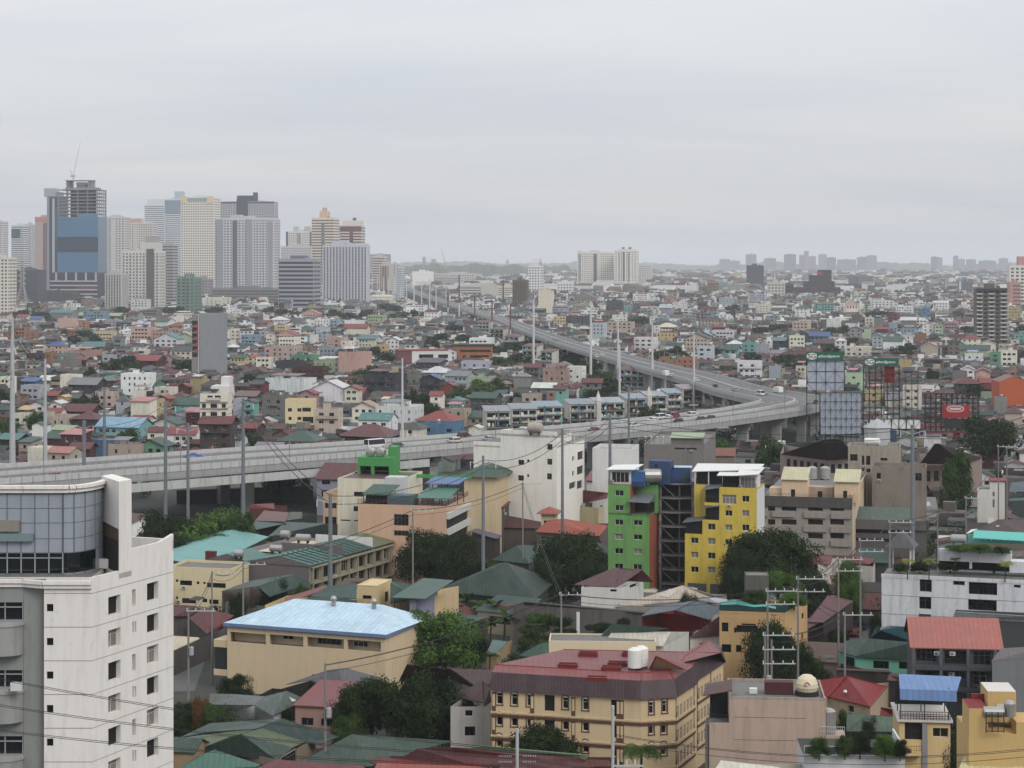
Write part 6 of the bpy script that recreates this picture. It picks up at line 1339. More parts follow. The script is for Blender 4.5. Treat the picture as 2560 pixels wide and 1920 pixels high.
PH('house','red pitched tin roof behind the leaning utility poles on the left','house',[C4(115,340),C4(250,345),C4(500,470)],5,(110,104,98),[((104,36,42),'x',[(*C4(110,345),5),(*C4(255,345),5),(*C4(350,280),6.6),(*C4(300,262),6.6),(*C4(110,248),6.4)]),((118,30,36),'x',[(*C4(250,362),5),(*C4(405,500),4),(*C4(510,455),4.4),(*C4(640,340),6),(*C4(390,275),7)])],D=8,rdirt=.3,dirt=1.)
PH('house','grimy concrete yard building with a cream awning on the far left street','house',[C4(115,640),C4(345,540)],4.4,(96,92,88),[((196,182,150),'x',[(*C4(110,645),4.4),(*C4(345,540),4.4),(*C4(330,530),4.6),(*C4(110,515),5.2)])],D=4,rdirt=.1,dirt=1.)
PH('house','green roofed house with red gable boards in front of the banana plants','house',[C5(320,425),C5(480,440),C5(720,350)],5.4,(124,112,108),[((58,98,84),'x',[(*C5(310,425),5.4),(*C5(490,445),5.4),(*C5(780,345),6.4),(*C5(330,322),7)]),((120,34,40),'w',[(*C5(480,458),5),(*C5(500,462),5),(*C5(780,360),5.8),(*C5(775,342),6)])],{1:[C5(610,430,635,465)]},D=6,rdirt=.25)
PH('house','tiny house with teal roof and tall rusty wall behind the central mango tree','house',[C5(740,660),C5(830,665),C5(935,570)],5,(176,150,110),[((88,128,120),'x',[(*C5(745,672),4.6),(*C5(830,675),4.6),(*C5(930,565),6),(*C5(800,550),6)])],D=5,rdirt=.4)
PH('shed','dark green slope roof left of the beige parapet building','shed',[C5(1020,690),C5(1275,700)],6,(80,84,80),[((54,96,80),'x',[(*C5(1010,690),6),(*C5(1275,705),6),(*C5(1285,570),8),(*C5(1220,575),8)])],D=6,rdirt=.2)
PH('warehouse','worn grey corrugated roof with a black gable in front of the beige gallery house','warehouse',[C4(850,1030),C4(1290,905),C4(1540,985),C4(1640,1060)],4.6,(46,44,44),[((112,112,116),'x',[(*C4(1090,935),5),(*C4(1300,895),6.2),(*C4(1540,800),8.2),(*C4(1450,812),7.8)]),((106,106,110),'x',[(*C4(1300,895),6.2),(*C4(1640,1068),4.6),(*C4(1875,870),6),(*C4(1615,795),8.2),(*C4(1540,800),8.2)])],D=5,dirt=1.,rdirt=.9,keepv=1745)
s=S_('house','low black wall range under the beige gallery house','house',590,700,1690,2.6,(52,50,48),yaw=18,D=4,par=.1,dirt=.8)  # low range with near-black walls
PH('house','old weathered green-grey gabled house with white bargeboards','house',[C4(640,1165),C4(815,1120),C4(975,1200)],5,(178,180,180),[((104,116,112),'x',[(*C4(640,1165),5),(*C4(812,1115),6.6),(*C4(905,1040),7.2),(*C4(640,1020),6.6),(*C4(430,1015),6.2),(*C4(420,1110),5)]),((96,112,106),'x',[(*C4(812,1115),6.6),(*C4(975,1205),5),(*C4(1260,1065),5.6),(*C4(1095,992),7.4),(*C4(905,1040),7.2)]),((206,206,206),'w',[(*C4(1030,1020),7.0),(*C4(1060,1015),7.1),(*C4(1172,1070),6.1),(*C4(1145,1078),6.0)])],{1:[C4(780,1230,822,1258)],0:[]},D=7,rdirt=.9)
def pink_house():
 s=S_('house','salmon pink house with red flat roof and barred windows right of the old green-grey roofs','house',738,832,1768,6,(176,136,122),yaw=12,ur=895,dirt=.3,par=0,wf=[C4(1220,1222,1325,1295),C4(1392,1232,1495,1300)],kf='s',D=9)
 s.roof('S',(150,64,66),rise=.9,ov=.35,dirt=.15);return s
pink_house()
gA,gB,gO=(50,84,72),(60,100,86),(104,118,82)
PH('house','wide multi-hipped house with faded green and olive roofs at the bottom left','house',[C4(315,1500),C4(520,1480),C4(1010,1590),C4(1260,1440)],5.4,(150,136,112),[(gA,'x',[(*C4(170,1395),5.4),(*C4(420,1345),6.4),(*C4(830,1320),8),(*C4(1060,1232),8.6),(*C4(430,1272),6.8)]),(gO,'x',[(*C4(170,1400),5.4),(*C4(320,1500),5.2),(*C4(600,1390),6.6),(*C4(840,1318),8),(*C4(480,1360),6.4)]),(gA,'x',[(*C4(320,1500),5.2),(*C4(1010,1592),5),(*C4(1150,1480),5.6),(*C4(700,1365),8)]),(gO,'y',[(*C4(700,1365),8),(*C4(1120,1490),5.4),(*C4(1250,1430),5.4),(*C4(880,1315),8)]),((48,84,76),'y',[(*C4(880,1315),8),(*C4(1250,1430),5.4),(*C4(1380,1455),5),(*C4(1540,1385),5),(*C4(1060,1232),8.6)])],{2:[C4(1050,1530,1180,1640)]},D=8,rdirt=.7,keepv=1925,kinds='s')
PH('house','bright teal pyramid roof in the bottom left below the green hips','house',[C4(230,1640),C4(880,1665)],4.4,(96,100,92),[((70,130,112),'x',[(*C4(110,1700),4),(*C4(900,1640),4.4),(*C4(470,1500),6.4),(*C4(320,1560),5.4)])],D=4,rdirt=.3)
s=S_('house','cream cornered little house with green lean-to roof hugging the condominium tower','house',408,486,1880,6,(170,140,104),'G',(48,84,72),yaw=10,D=5,ov=.3)
PH('house','very broad plain dark green roof at the bottom centre','house',[C4(1220,1600),C4(1810,1640),C4(2300,1600)],4.6,(84,80,74),[((58,88,72),'x',[(*C4(1215,1602),4.6),(*C4(1815,1645),4.6),(*C4(2300,1490),5),(*C4(2520,1425),5.4),(*C4(1660,1365),7.4)])],D=8,rdirt=.6,keepv=1915)
PH('house','deep red hipped roof along the bottom edge with a striped pale green strip','house',[C5(-200,1640),C5(780,1670),C5(1830,1600)],6.4,(110,60,56),[((104,38,40),'x',[(*C5(-60,1620),6.4),(*C5(800,1690),6.2),(*C5(1840,1640),6.2),(*C5(1800,1590),6.8),(*C5(480,1480),8.6),(*C5(150,1490),8.4)]),((150,180,140),'x',[(*C5(530,1492),8.0),(*C5(1180,1530),7.4),(*C5(1600,1580),7),(*C5(1640,1545),7.6),(*C5(700,1462),8.6)])],D=5,rdirt=.2,keepv=1930)
PH('shed','bright salmon red sheet roof at the very bottom edge','shed',[C4(1800,1680),C5(800,1690)],7.6,(110,60,56),[((176,78,66),'x',[(*C4(1820,1720),7.4),(*C5(820,1720),7.4),(*C5(790,1650),8),(*C5(-60,1612),8.4),(*C4(1880,1610),8.2)]),((140,40,42),'x',[(*C4(1795,1600),8.0),(*C4(1900,1640),7.8),(*C5(790,1652),7.9),(*C5(780,1640),8.2),(*C4(1900,1560),8.6)])],D=3,rdirt=.1)
PH('shed','crimson roof strip at the bottom edge left of centre','shed',[C4(780,1680),C4(1700,1690)],6,(110,60,56),[((126,44,50),'x',[(*C4(740,1700),5.8),(*C4(1800,1720),5.8),(*C4(1760,1640),6.2),(*C4(1010,1585),6.6)])],D=3,rdirt=.2)
def net_block():
 A=P(*C6(1032,300),12.6);B_=P(*C6(1600,318),12.6);C=P(*C6(1792,205),12.6);root=thing('building',(A.x,A.y,0),label='tan corner building with a stepped cut-out window and torn aqua roof netting',cat='building');wm=wall_mat((206,166,112),.35);b=MB()
 ops=[C6(1052,402,1110,482),C6(1180,428,1365,490),C6(1225,412,1345,428),C6(1158,445,1180,492),C6(1365,450,1388,498),C6(1458,428,1508,505),C6(1052,590,1134,660),C6(1175,596,1222,660),C6(1620,425,1690,480)]
 pface(b,root,A,B_,0,12.6,ops,wm,'kdddddkkk',r=.4);pl,L_=pface(b,root,B_,C,0,12.6,[C6(1742,320,1762,370),C6(1740,490,1758,545)],wm,'k');bk=Vector((3,11,0))
 for p,q in((C,A+bk),(A+bk,A)):pface(b,root,p,q,0,12.6,(),wm)
 r3=lambda p:(p.x-A.x,p.y-A.y);b.prism([r3(A),r3(B_),r3(C),r3(A+bk)],12.2,12.3,wm,ROOFDECK);b.build('wall',root)
 q=MB();net=plain('aqua_net',(70,168,158),.6,vary=.3);dn=plain('dark_net',(36,84,80),.8,vary=.3)
 i=0;pa=[P(*C6(x,y),zz)for x,y,zz in((1040,225,14.6),(1180,205,14.9),(1330,250,14.4),(1420,245,14.3),(1520,265,14.2))];pb=[P(*C6(x,y),14.2)for x,y in((1045,250),(1180,245),(1330,268),(1420,262),(1520,285))]
 for k in range(4):q.face([pb[k]-root.location,pb[k+1]-root.location,pa[k+1]-root.location,pa[k]-root.location],net)
 for(p,s_)in((A,B_),(B_,C)):
  a,c=r3(p),r3(s_);q.face([(*a,12.6),(*c,12.6),(*c,13.8),(*a,13.8)],dn)
 q.build('roof_netting',root);KEEP.append((1795,1495,2020,1650,A.y));foot_poly([A,B_,C,A+bk])
net_block()
s=S_('tank_tower','mossy square concrete tower rising behind the tan corner building','tank tower',1864,1922,1442,17,(110,108,98),yaw=4,D=4,par=.1,dirt=1.)
PH('house','maroon roofed house on the street right of the tan corner building','house',[C7(70,370),C7(200,400),C7(450,220)],6,(80,60,58),[((112,52,58),'y',[(*C7(60,395),6),(*C7(200,400),6),(*C7(460,215),6.8),(*C7(240,165),8.6)]),((100,26,32),'x',[(*C7(60,460),5.4),(*C7(175,395),5.9),(*C7(140,375),6),(*C7(60,360),6)])],D=6,rdirt=.15)
PH('house','white house with rust red striped roof behind the utility poles','house',[C8(300,1125),C8(430,1110),C8(800,1140),C8(832,1070)],7.2,(190,182,172),[((132,48,44),'x',[(*C8(290,1118),7.2),(*C8(420,1120),7.2),(*C8(440,1042),8.4),(*C8(320,1040),8.4)]),((128,40,40),'x',[(*C8(600,1110),7.4),(*C8(770,1120),7.4),(*C8(835,1068),8),(*C8(600,1030),9)])],{1:[C8(690,1290,735,1345)]},D=8,rdirt=.5,kinds='k')
PH('house','dark green hipped roof between the dirty grey shop and the white garden block','house',[C8(590,1095),C8(950,1105)],7,(80,84,80),[((48,88,76),'x',[(*C8(560,1100),7),(*C8(950,1108),7),(*C8(930,985),9.4),(*C8(780,965),9.6),(*C8(680,970),9.4)])],D=9,rdirt=.3)
def gazebo():
 p=P(*C8(1062,1005),13);c=thing('gazebo',p,-R(20),label='small square gazebo with a grey tiled pyramid roof among the palms',cat='gazebo');b=MB()
 for x in(-2,2):
  for y in(-2,2):b.box(x-.15,y-.15,-13,x+.15,y+.15,1.2,FRAME)
 b.build('posts',c);b=MB();m=roof_mat((96,92,96),'x',.6,.25)
 q=[(-2.9,-2.9,1.1),(2.9,-2.9,1.1),(2.9,2.9,1.1),(-2.9,2.9,1.1)]
 for i in range(4):b.face([q[i],q[(i+1)%4],(0,0,4.4)],m)
 b.build('roof',c)
gazebo()
PH('house','brown roofed row house with loose white sheets above the aqua canopy','house',[C10(1720,1310),C10(2220,1330)],8,(140,120,100),[((84,62,58),'x',[(*C10(1690,1310),8),(*C10(2240,1330),8),(*C10(2240,1160),11),(*C10(1990,1170),11)]),((206,206,206),'w',[(*C10(1712,1290),8.3),(*C10(1860,1262),8.8),(*C10(1860,1248),9),(*C10(1760,1255),8.8)]),((200,200,200),'w',[(*C10(1970,1230),9.8),(*C10(2150,1205),10.2),(*C10(2150,1192),10.4),(*C10(1990,1210),10.1)])],D=8,rdirt=.5)
PH('house','dark teal roofed row at the right edge behind the small white blocky house','house',[C10(2080,1010),C10(2300,1000)],7,(70,80,84),[((60,92,96),'x',[(*C10(2080,930),7.5),(*C10(2300,930),7.5),(*C10(2300,830),9),(*C10(2100,850),9)]),((50,96,78),'x',[(*C10(2080,1040),6),(*C10(2300,1030),6),(*C10(2300,975),7),(*C10(2080,990),7)])],D=8)
# hero mid-distance buildings
s=S_('slab_block','bare grey concrete slab block with a strip of red panels on its left side','apartment block',500,563,786,38.7,(150,154,158),yaw=-3,D=14,par=.3,dirt=.35,Y=1150)
KEEP.append((470,780,580,915,1150))
b=MB();a=s.Fp(479,786);b.box(a[0],.2,0,-.01,12,s.h-.2,wall_mat((150,144,142),.5));b.box(-1.0,.1,0,-.7,.19,s.h-.3,wall_mat((196,196,200),.2))
for k in range(5):b.box(a[0]+1.6,.08,s.h-7.5-k*3.6,a[0]+3.9,.19,s.h-5.6-k*3.6,plain('red_panel',(190,76,76),.6))
for k in range(6):b.box(a[0]+.4,.12,s.h-6.4-k*3.6,-1.4,.198,s.h-3.6-k*3.6,DARK)
b.build('side_strip',s.root)
s=S_('apartment_block','cream and white walk-up block with a stepped roof deck and rounded flank','apartment block',500,570,986,19.5,(208,202,184),yaw=3,D=14,ur=580,par=.2,dirt=.35,wf=[tuple((320 if i%2==0 else 920)+x/6.9125 for i,x in enumerate(q))for q in((1370,475,1465,540),(1498,475,1602,540),(1278,615,1345,690),(1425,615,1540,690),(1620,615,1690,690),(1278,760,1345,832),(1425,760,1540,832),(1620,760,1690,832))],kf='s')
b=MB();W,h=s.W,s.h;b.box(W*.35,2,h,W,12,h+3,wall_mat((206,204,198),.3));b.box(W*.68,4,h+3,W,10,h+6.4,wall_mat((204,204,202),.3));b.slab([(0,.4,h+1.4),(W*.6,.4,h+1.4),(W*.66,3,h+2.2),(.4,3,h+2.2)],.2,plain('black_awning',(46,46,50),.8));b.box(W*.25,-.8,h-2.2,W*.72,-.01,h-1.2,wall_mat((200,192,180),.3))
for z in(h-5.4,h-9.2,h-3.0):b.box(0,-.5,z,W,-.006,z+.3,wall_mat((176,168,158),.5))
b.build('upper_storeys',s.root)
s=S_('apartment_block','pale yellow cream four-storey block with a maroon gable behind it','apartment block',713,784,1004,14,(208,192,148),yaw=2,D=9,dirt=.3,wf=[C11(275,900,310,930),C11(358,900,392,930),C11(400,895,475,930),C11(280,975,308,1003),C11(358,975,392,1003),C11(402,975,496,1030)],kf='s')
def maroon_office():
 s=S_('office','white fronted three-storey building with a maroon side wall and red roof edge','office building',1030,1120,876,12,(200,198,194),yaw=-12,D=16,par=.2,dirt=.2,wf=[C11(1375,372,1452,402),C11(1458,372,1540,402),C11(1408,436,1532,468),C11(1575,436,1692,470),C11(1612,484,1680,505)],kf='k',r=.5)
 q=MB();a=s.Fp(996,880);q.box(a[0],.02,0,-.01,14,s.h,wall_mat((140,80,84),.2));q.box(a[0]-.3,-.4,s.h+.01,s.W+.3,16.3,s.h+.5,wall_mat((170,64,58),.2));q.build('side_wing',s.root)
 s=S_('office','burnt orange three-storey building with dark green roof edge beside the maroon sided office','office building',1132,1229,866,12.5,(186,110,56),yaw=2,D=14,par=.2,dirt=.4,wf=[C11(1762,395,2030,418),C11(1718,442,1742,470),C11(1785,442,1810,470),C11(1850,442,2010,466),C11(1850,486,2000,500)],kf='s')
 q=MB();q.box(-.4,-.4,s.h+.01,s.W+.3,14.3,s.h+1.2,wall_mat((36,70,60),.2));q.build('roof_edge',s.root)
maroon_office()
T('blank_building','cream windowless slab building below the black glass building',1346,1380,727,2200,(206,192,158),(190,176,140),'band',win=(.1,.02),yaw=4,D=12,fl=60)
S_('hall','bright orange windowless gabled hall at the right edge','hall',2498,2572,955,16,(214,96,50),'E',(150,90,70),yaw=3,D=18,rise=2.6,dirt=.2,ov=.05)
KEEP.append((2490,940,2560,1000,1100))
def tenement(label,ul,uc,v,yaw,rc,h=11.5,nfl=3):
 s=Bld('tenement',label,'tenement',ul,uc,v,h=h,yaw=yaw,D=9);wm=wall_mat((198,196,186),.9);n=max(2,int(s.W/3.2));ops=[]
 st=s.W/n
 for j in range(nfl):
  for i in range(n):ops.append((st*i+.3,h-3.1*(j+1)+.8,st*(i+1)-.3,h-3.1*j-.6))
 s.walls(wm,ops,(),'dsdkcd',parts=s.Y<1000,r=1.0);s.roof('S',rc,rise=1.6,ov=.5,dirt=.5,wallm=wm)
 b=MB();cl=[plain('cloth_%d'%i,c,.9)for i,c in enumerate(((206,206,206),(110,170,196),(176,92,92),(90,110,150),(196,180,150),(120,176,160)))]
 for j in range(nfl):
  z=h-3.1*(j+1)
  b.box(0,-.9,z,s.W,-.01,z+.15,wm);b.box(0,-.95,z+.15,s.W,-.88,z+.95,random.choice((wm,wall_mat((150,176,180),.7),DKMETAL)))
  x=.4
  while x<s.W-1:
   w_=random.uniform(.5,1.3);b.box(x,-1.05,z+random.uniform(.2,.8),x+w_,-1.0,z+random.uniform(1.2,1.9),random.choice(cl))if random.random()<.6 else None;x+=w_+random.uniform(.2,1)
 b.build('balconies_with_laundry',s.root)
 for f in range(1,n,3):
  q=MB();q.box(st*f-.12,-1.1,0,st*f+.12,-.02,h+.5,wall_mat((110,160,168),.6));q.build('party_wall',s.root)
 return s
TS=(150,158,162)
tenement('leftmost white tenement with pale blue tin roof along the near expressway',1216,1275,1028,-10,TS);tenement('cream tenement block with rubbish filled balconies and sky blue roof, second from the left',1280,1342,1022,-10,TS);tenement('laundry hung tenement with a bright sky blue roof, third from the left in the row',1340,1405,1016,-12,(142,164,180));tenement('grubby tenement with grey blue roof, fourth from the left in the row',1426,1488,1010,-14,(140,156,166))
tenement('tenement with patched grey roof beside a small white spire, fifth in the row',1492,1560,1006,-14,(160,170,176));tenement('tenement with light blue roof and white spire, sixth in the row',1566,1616,996,-16,(146,162,176));tenement('tenement with pale roof under the expressway bend, seventh in the row',1620,1666,990,-16,(156,168,176));tenement('small teal sided tenement with blue roof, eighth in the row',1670,1704,983,-18,(146,162,174));tenement('last narrow tenement with red streaked roof before the expressway bend',1708,1756,972,-20,(164,150,156))
for u0_,u1_,v_,l_ in((1188,1222,806,'farthest'),(1226,1258,824,'second'),(1262,1296,842,'third'),(1306,1342,866,'fourth'),(1352,1380,880,'fifth'),(1546,1610,926,'nearest')):tenement('%s maroon roofed brown tenement in the row left of the far expressway'%l_,u0_,u1_,v_,30,(120,66,62),12)
for(u,v,l)in((1494,1026,'left'),(1620,1012,'right')):
 p=P(u,v,8);c=thing('roof_spire',(p.x,p.y-6,0),label='%s of the two small white pointed spires in the tenement row'%l,cat='spire');q=MB();q.lathe([(1.3,0),(1.3,12),(1.4,12.5),(.05,16.5)],wall_mat((196,194,190),.4),n=6);q.build('shaft',c)
def church():
 s=Bld('church','white church with a tall pointed spire and pink gable front','church',2114,2146,765,h=13,yaw=2,D=26);wm=wall_mat((206,198,184),.2);s.walls(wm,s.grid(4,1,1.5,3,'F',1,1,4),(),'d',parts=False);s.roof('E',(176,168,156),rise=9,dirt=.1,wallm=wall_mat((206,170,150),.2))
 q=MB()
 for x,hh,r in((s.W*.45,34,1.8),(s.W+2.2,24,1.2),(-1.5,22,1.0)):q.lathe([(r,0),(r,hh*.5),(r*1.25,hh*.52),(r*.5,hh*.72),(.05,hh)],wm,x,2,6)
 q.build('spires',s.root)
church()
# billboards
def text(name,s_,parent,loc,size,mat,bold=0.0,sx=1.0):
 c=bpy.data.curves.new(name,'FONT');c.body=s_;c.size=size;c.extrude=.02;c.align_x='LEFT';c.offset=bold;c.materials.append(mat)
 t_=bpy.data.objects.new('t',c);me=bpy.data.meshes.new_from_object(t_);bpy.data.objects.remove(t_);o=bpy.data.objects.new(name,me);COL.objects.link(o);o.parent=parent;o.location=loc;o.rotation_euler=(R(90),0,0);o.scale=(sx,1,1);return o
def truss(b,x0,x1,z0,z1,nx,nz,y,t,mat,diag=True,dep=1.6):
 for yy in(y,y+dep):
  for i in range(nx+1):x=x0+(x1-x0)*i/nx;b.box(x-t/2,yy,z0,x+t/2,yy+t,z1,mat)
  for j in range(nz+1):z=z0+(z1-z0)*j/nz;b.box(x0,yy+.002,z-t/2,x1,yy+t-.002,z+t/2,mat)
 if diag:
  for i in range(nx):
   for j in range(nz):
    xa,xb=x0+(x1-x0)*i/nx,x0+(x1-x0)*(i+1)/nx;za,zb=z0+(z1-z0)*j/nz,z0+(z1-z0)*(j+1)/nz
    if(i+j)%2:xa,xb=xb,xa
    b.tube((xa,y-.02,za),(xb,y-.02,zb),t*.35,t*.35,mat,4)
GRN=plain('sign_green',(14,116,88),.6);WHT=plain('sign_white',(206,208,206),.6);SIL=plain('silver_sheet',(168,178,194),.5,vary=.25);RED=plain('sign_red2',(190,32,40),.5);BLK=plain('truss_dark',(50,56,58),.8,vary=.4)
def billboard(name,label,u0,u1,Y,sign=None,sheet=None,frames=(),yaw=0):
 a=PY(u0,1000,Y);Wd=(u1-u0)*Y/F;root=thing(name,(a.x,Y,0),label=label,cat='billboard');zt=lambda v:H-(v-HV)*Y/F;ux=lambda u:(u-u0)*Y/F
 for i,(f0,v0,f1,v1,nx,nz,t,mat)in enumerate(frames):
  q=MB();truss(q,ux(f0),ux(f1),max(0,zt(v1)),zt(v0),nx,nz,.3,t,mat);q.build('lattice_frame',root)
 if sheet:
  for(f0,v0,f1,v1,mat,dy)in sheet:
   q=MB();q.box(ux(f0),dy,zt(v1),ux(f1),dy+.15,zt(v0),mat);q.build('panel',root)
 if sign:
  f0,v0,f1,v1=sign;q=MB();q.box(ux(f0),-.25,zt(v1),ux(f1),-.05,zt(v0),GRN);q.build('sign_board',root);hs=zt(v0)-zt(v1);ws=ux(f1)-ux(f0)
  q=MB();q.prism([(0,0)],0,0,WHT)if False else None
  n=24;cx_,cz_=ux(f0)+ws*.16,(zt(v0)+zt(v1))/2;q.face([(cx_+ws*.145*math.cos(2*math.pi*k/n),-.27,cz_+hs*.4*math.sin(2*math.pi*k/n))for k in range(n)],WHT);q.build('logo_oval',root)
  text('lettering','SGs',root,(cx_-ws*.115,-.3,cz_-hs*.24),hs*.72,plain('logo_dark',(40,60,56),.6),.03,1.15);text('lettering','sgbillboard@gmail.com',root,(ux(f0)+ws*.32,-.3,cz_-hs*.12),hs*.4,WHT,.02,ws*.66/(hs*.4*10.6))
 return root
billboard('billboard','billboard with green SGs sign above a blank silver panel, just right of the bend',2015,2112,745,sign=(2015,880,2108,901),frames=[(2018,901,2112,1150,4,8,.15,BLK)],sheet=[(2020,902,2110,976,SIL,.62)])
billboard('billboard','large silver backed billboard covered by a fine dark lattice at the bend',2051,2156,640,frames=[(2051,983,2156,1150,8,8,.13,BLK)],sheet=[(2053,983,2154,1086,SIL,.8)])
billboard('billboard','billboard with green SGs sign and red banner on an open dark frame',2158,2296,730,sign=(2161,895,2246,915),frames=[(2160,915,2250,1090,6,10,.2,BLK),(2250,930,2296,1090,3,7,.13,BLK)],sheet=[(2212,917,2238,957,plain('banner_red',(176,34,40),.7),1.2)])
r_=billboard('billboard','dark red lattice billboard frame carrying a red emblem sign and a black panel',2313,2450,690,frames=[(2315,985,2448,1080,10,8,.24,plain('truss_maroon',(72,44,46),.8,vary=.4)),(2390,1080,2398,1130,1,1,.8,plain('pole_red',(160,36,40),.6))],sheet=[(2356,1012,2424,1045,RED,-.2),(2358,1046,2430,1071,BLK,-.25),(2315,1078,2448,1082,plain('beam_red',(150,44,46),.6),-.3)])
zt=lambda v:H-(v-HV)*690/F
q=MB();cx_,cz_=(2388-2313)*690/F,zt(1022);n=24;ww=plain('emblem_white',(214,196,196),.6)
for s0,s1,m,y in((3.0,1.15,ww,-.25),(2.8,.98,RED,-.28),(2.6,.8,ww,-.31),(2.45,.66,RED,-.34)):q.face([(cx_+s0*math.copysign(abs(math.cos(2*math.pi*k/n))**.5,math.cos(2*math.pi*k/n)),y,cz_+s1*math.sin(2*math.pi*k/n))for k in range(n)],m)
for x0,x1,dz in((-1.9,-.9,.25),(-.8,0,.3),(.15,1.0,.3),(1.1,1.9,.25)):q.box(cx_+x0,-.37,cz_-dz,cx_+x1,-.345,cz_+dz,ww)
q.build('round_emblem',r_)
billboard('gantry','low white panelled gantry frame right of the big silver billboard',2172,2304,600,frames=[(2174,1048,2304,1074,7,1,.2,BLK)],sheet=[(2176,1050,2302,1072,WHT,.6)])
b_=thing('shed',PY(2180,1085,690),label='deep blue painted shed wall beneath the white panelled gantry',cat='shed');q=MB();q.box(0,0,-9,8.5,6,1.2,plain('shed_blue',(44,84,120),.7,vary=.3));q.build('wall',b_)
def road_sign(label,u0,v0,u1,v1,lines,Y,pole=True):
 a=PY(u0,v1,Y);wd=(u1-u0)*Y/F;hh=(v1-v0)*Y/F;c=thing('road_sign',a,label=label,cat='road sign');q=MB();q.box(0,-.1,0,wd,.1,hh,plain('sign_green2',(20,128,92),.5));q.box(wd*.2,-.12,hh*.58,wd*.8,-.101,hh*.7,WHT);q.box(wd*.3,-.12,hh*.28,wd*.72,-.101,hh*.38,WHT)
 q.build('sign_face',c);q=MB();q.box(wd*.45,.12,-a.z if pole else-5,wd*.55,.5,hh,STEEL);q.build('post',c)
road_sign('green direction sign over the far expressway left of the orange house',1421,821,1438,832,'',1480);road_sign('green direction sign beside the green and orange shop by the expressway',1674,888,1695,898,'',1090)
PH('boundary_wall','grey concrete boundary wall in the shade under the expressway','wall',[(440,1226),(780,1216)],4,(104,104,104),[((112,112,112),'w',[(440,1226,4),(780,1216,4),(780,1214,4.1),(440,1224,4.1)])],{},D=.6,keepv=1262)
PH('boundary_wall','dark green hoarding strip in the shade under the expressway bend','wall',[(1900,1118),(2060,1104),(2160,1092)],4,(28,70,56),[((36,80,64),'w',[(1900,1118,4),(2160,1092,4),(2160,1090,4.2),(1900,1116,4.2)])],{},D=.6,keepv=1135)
# mid-distance houses: left px, right px, eaves px, storeys, wall, roof, kind
WC={'w':((204,204,202),'white'),'c':((212,204,176),'cream'),'b':((196,172,148),'beige'),'p':((214,158,134),'salmon'),'o':((206,118,72),'orange'),'y':((212,180,108),'yellow'),'g':((156,156,156),'grey'),'d':((84,88,98),'dark grey'),'l':((168,178,194),'light blue'),'u':((74,140,200),'bright blue'),'s':((128,166,196),'sky blue'),'t':((104,194,182),'aqua'),'e':((90,176,128),'green'),'m':((128,50,48),'maroon'),'r':((182,58,54),'red'),'k':((96,78,72),'brown'),'n':((206,150,160),'pink'),'z':((144,142,136),'bare concrete'),'v':((168,198,148),'pale green'),'a':((146,136,116),'olive tan')}
RC={'r':((166,54,50),'red'),'m':((116,46,48),'maroon'),'e':((52,96,82),'green'),'t':((84,140,140),'teal'),'k':((80,60,58),'brown'),'g':((136,138,142),'grey'),'d':((74,76,82),'dark grey'),'w':((206,206,204),'white'),'u':((58,100,170),'blue'),'s':((128,176,206),'sky blue'),'o':((186,92,66),'orange'),'z':((140,112,98),'rusty'),'y':((200,178,126),'tan'),'c':((206,198,176),'cream'),'p':((196,120,112),'salmon'),'v':((152,178,128),'pale green'),'b':((180,150,126),'beige'),'n':((200,130,130),'pink'),'l':((160,170,190),'lilac grey')}
for _k in WC:RC.setdefault(_k,WC[_k])
KN={'F':'flat','G':'pitched','E':'gabled','H':'hipped','S':'lean-to','L':'sloping'}
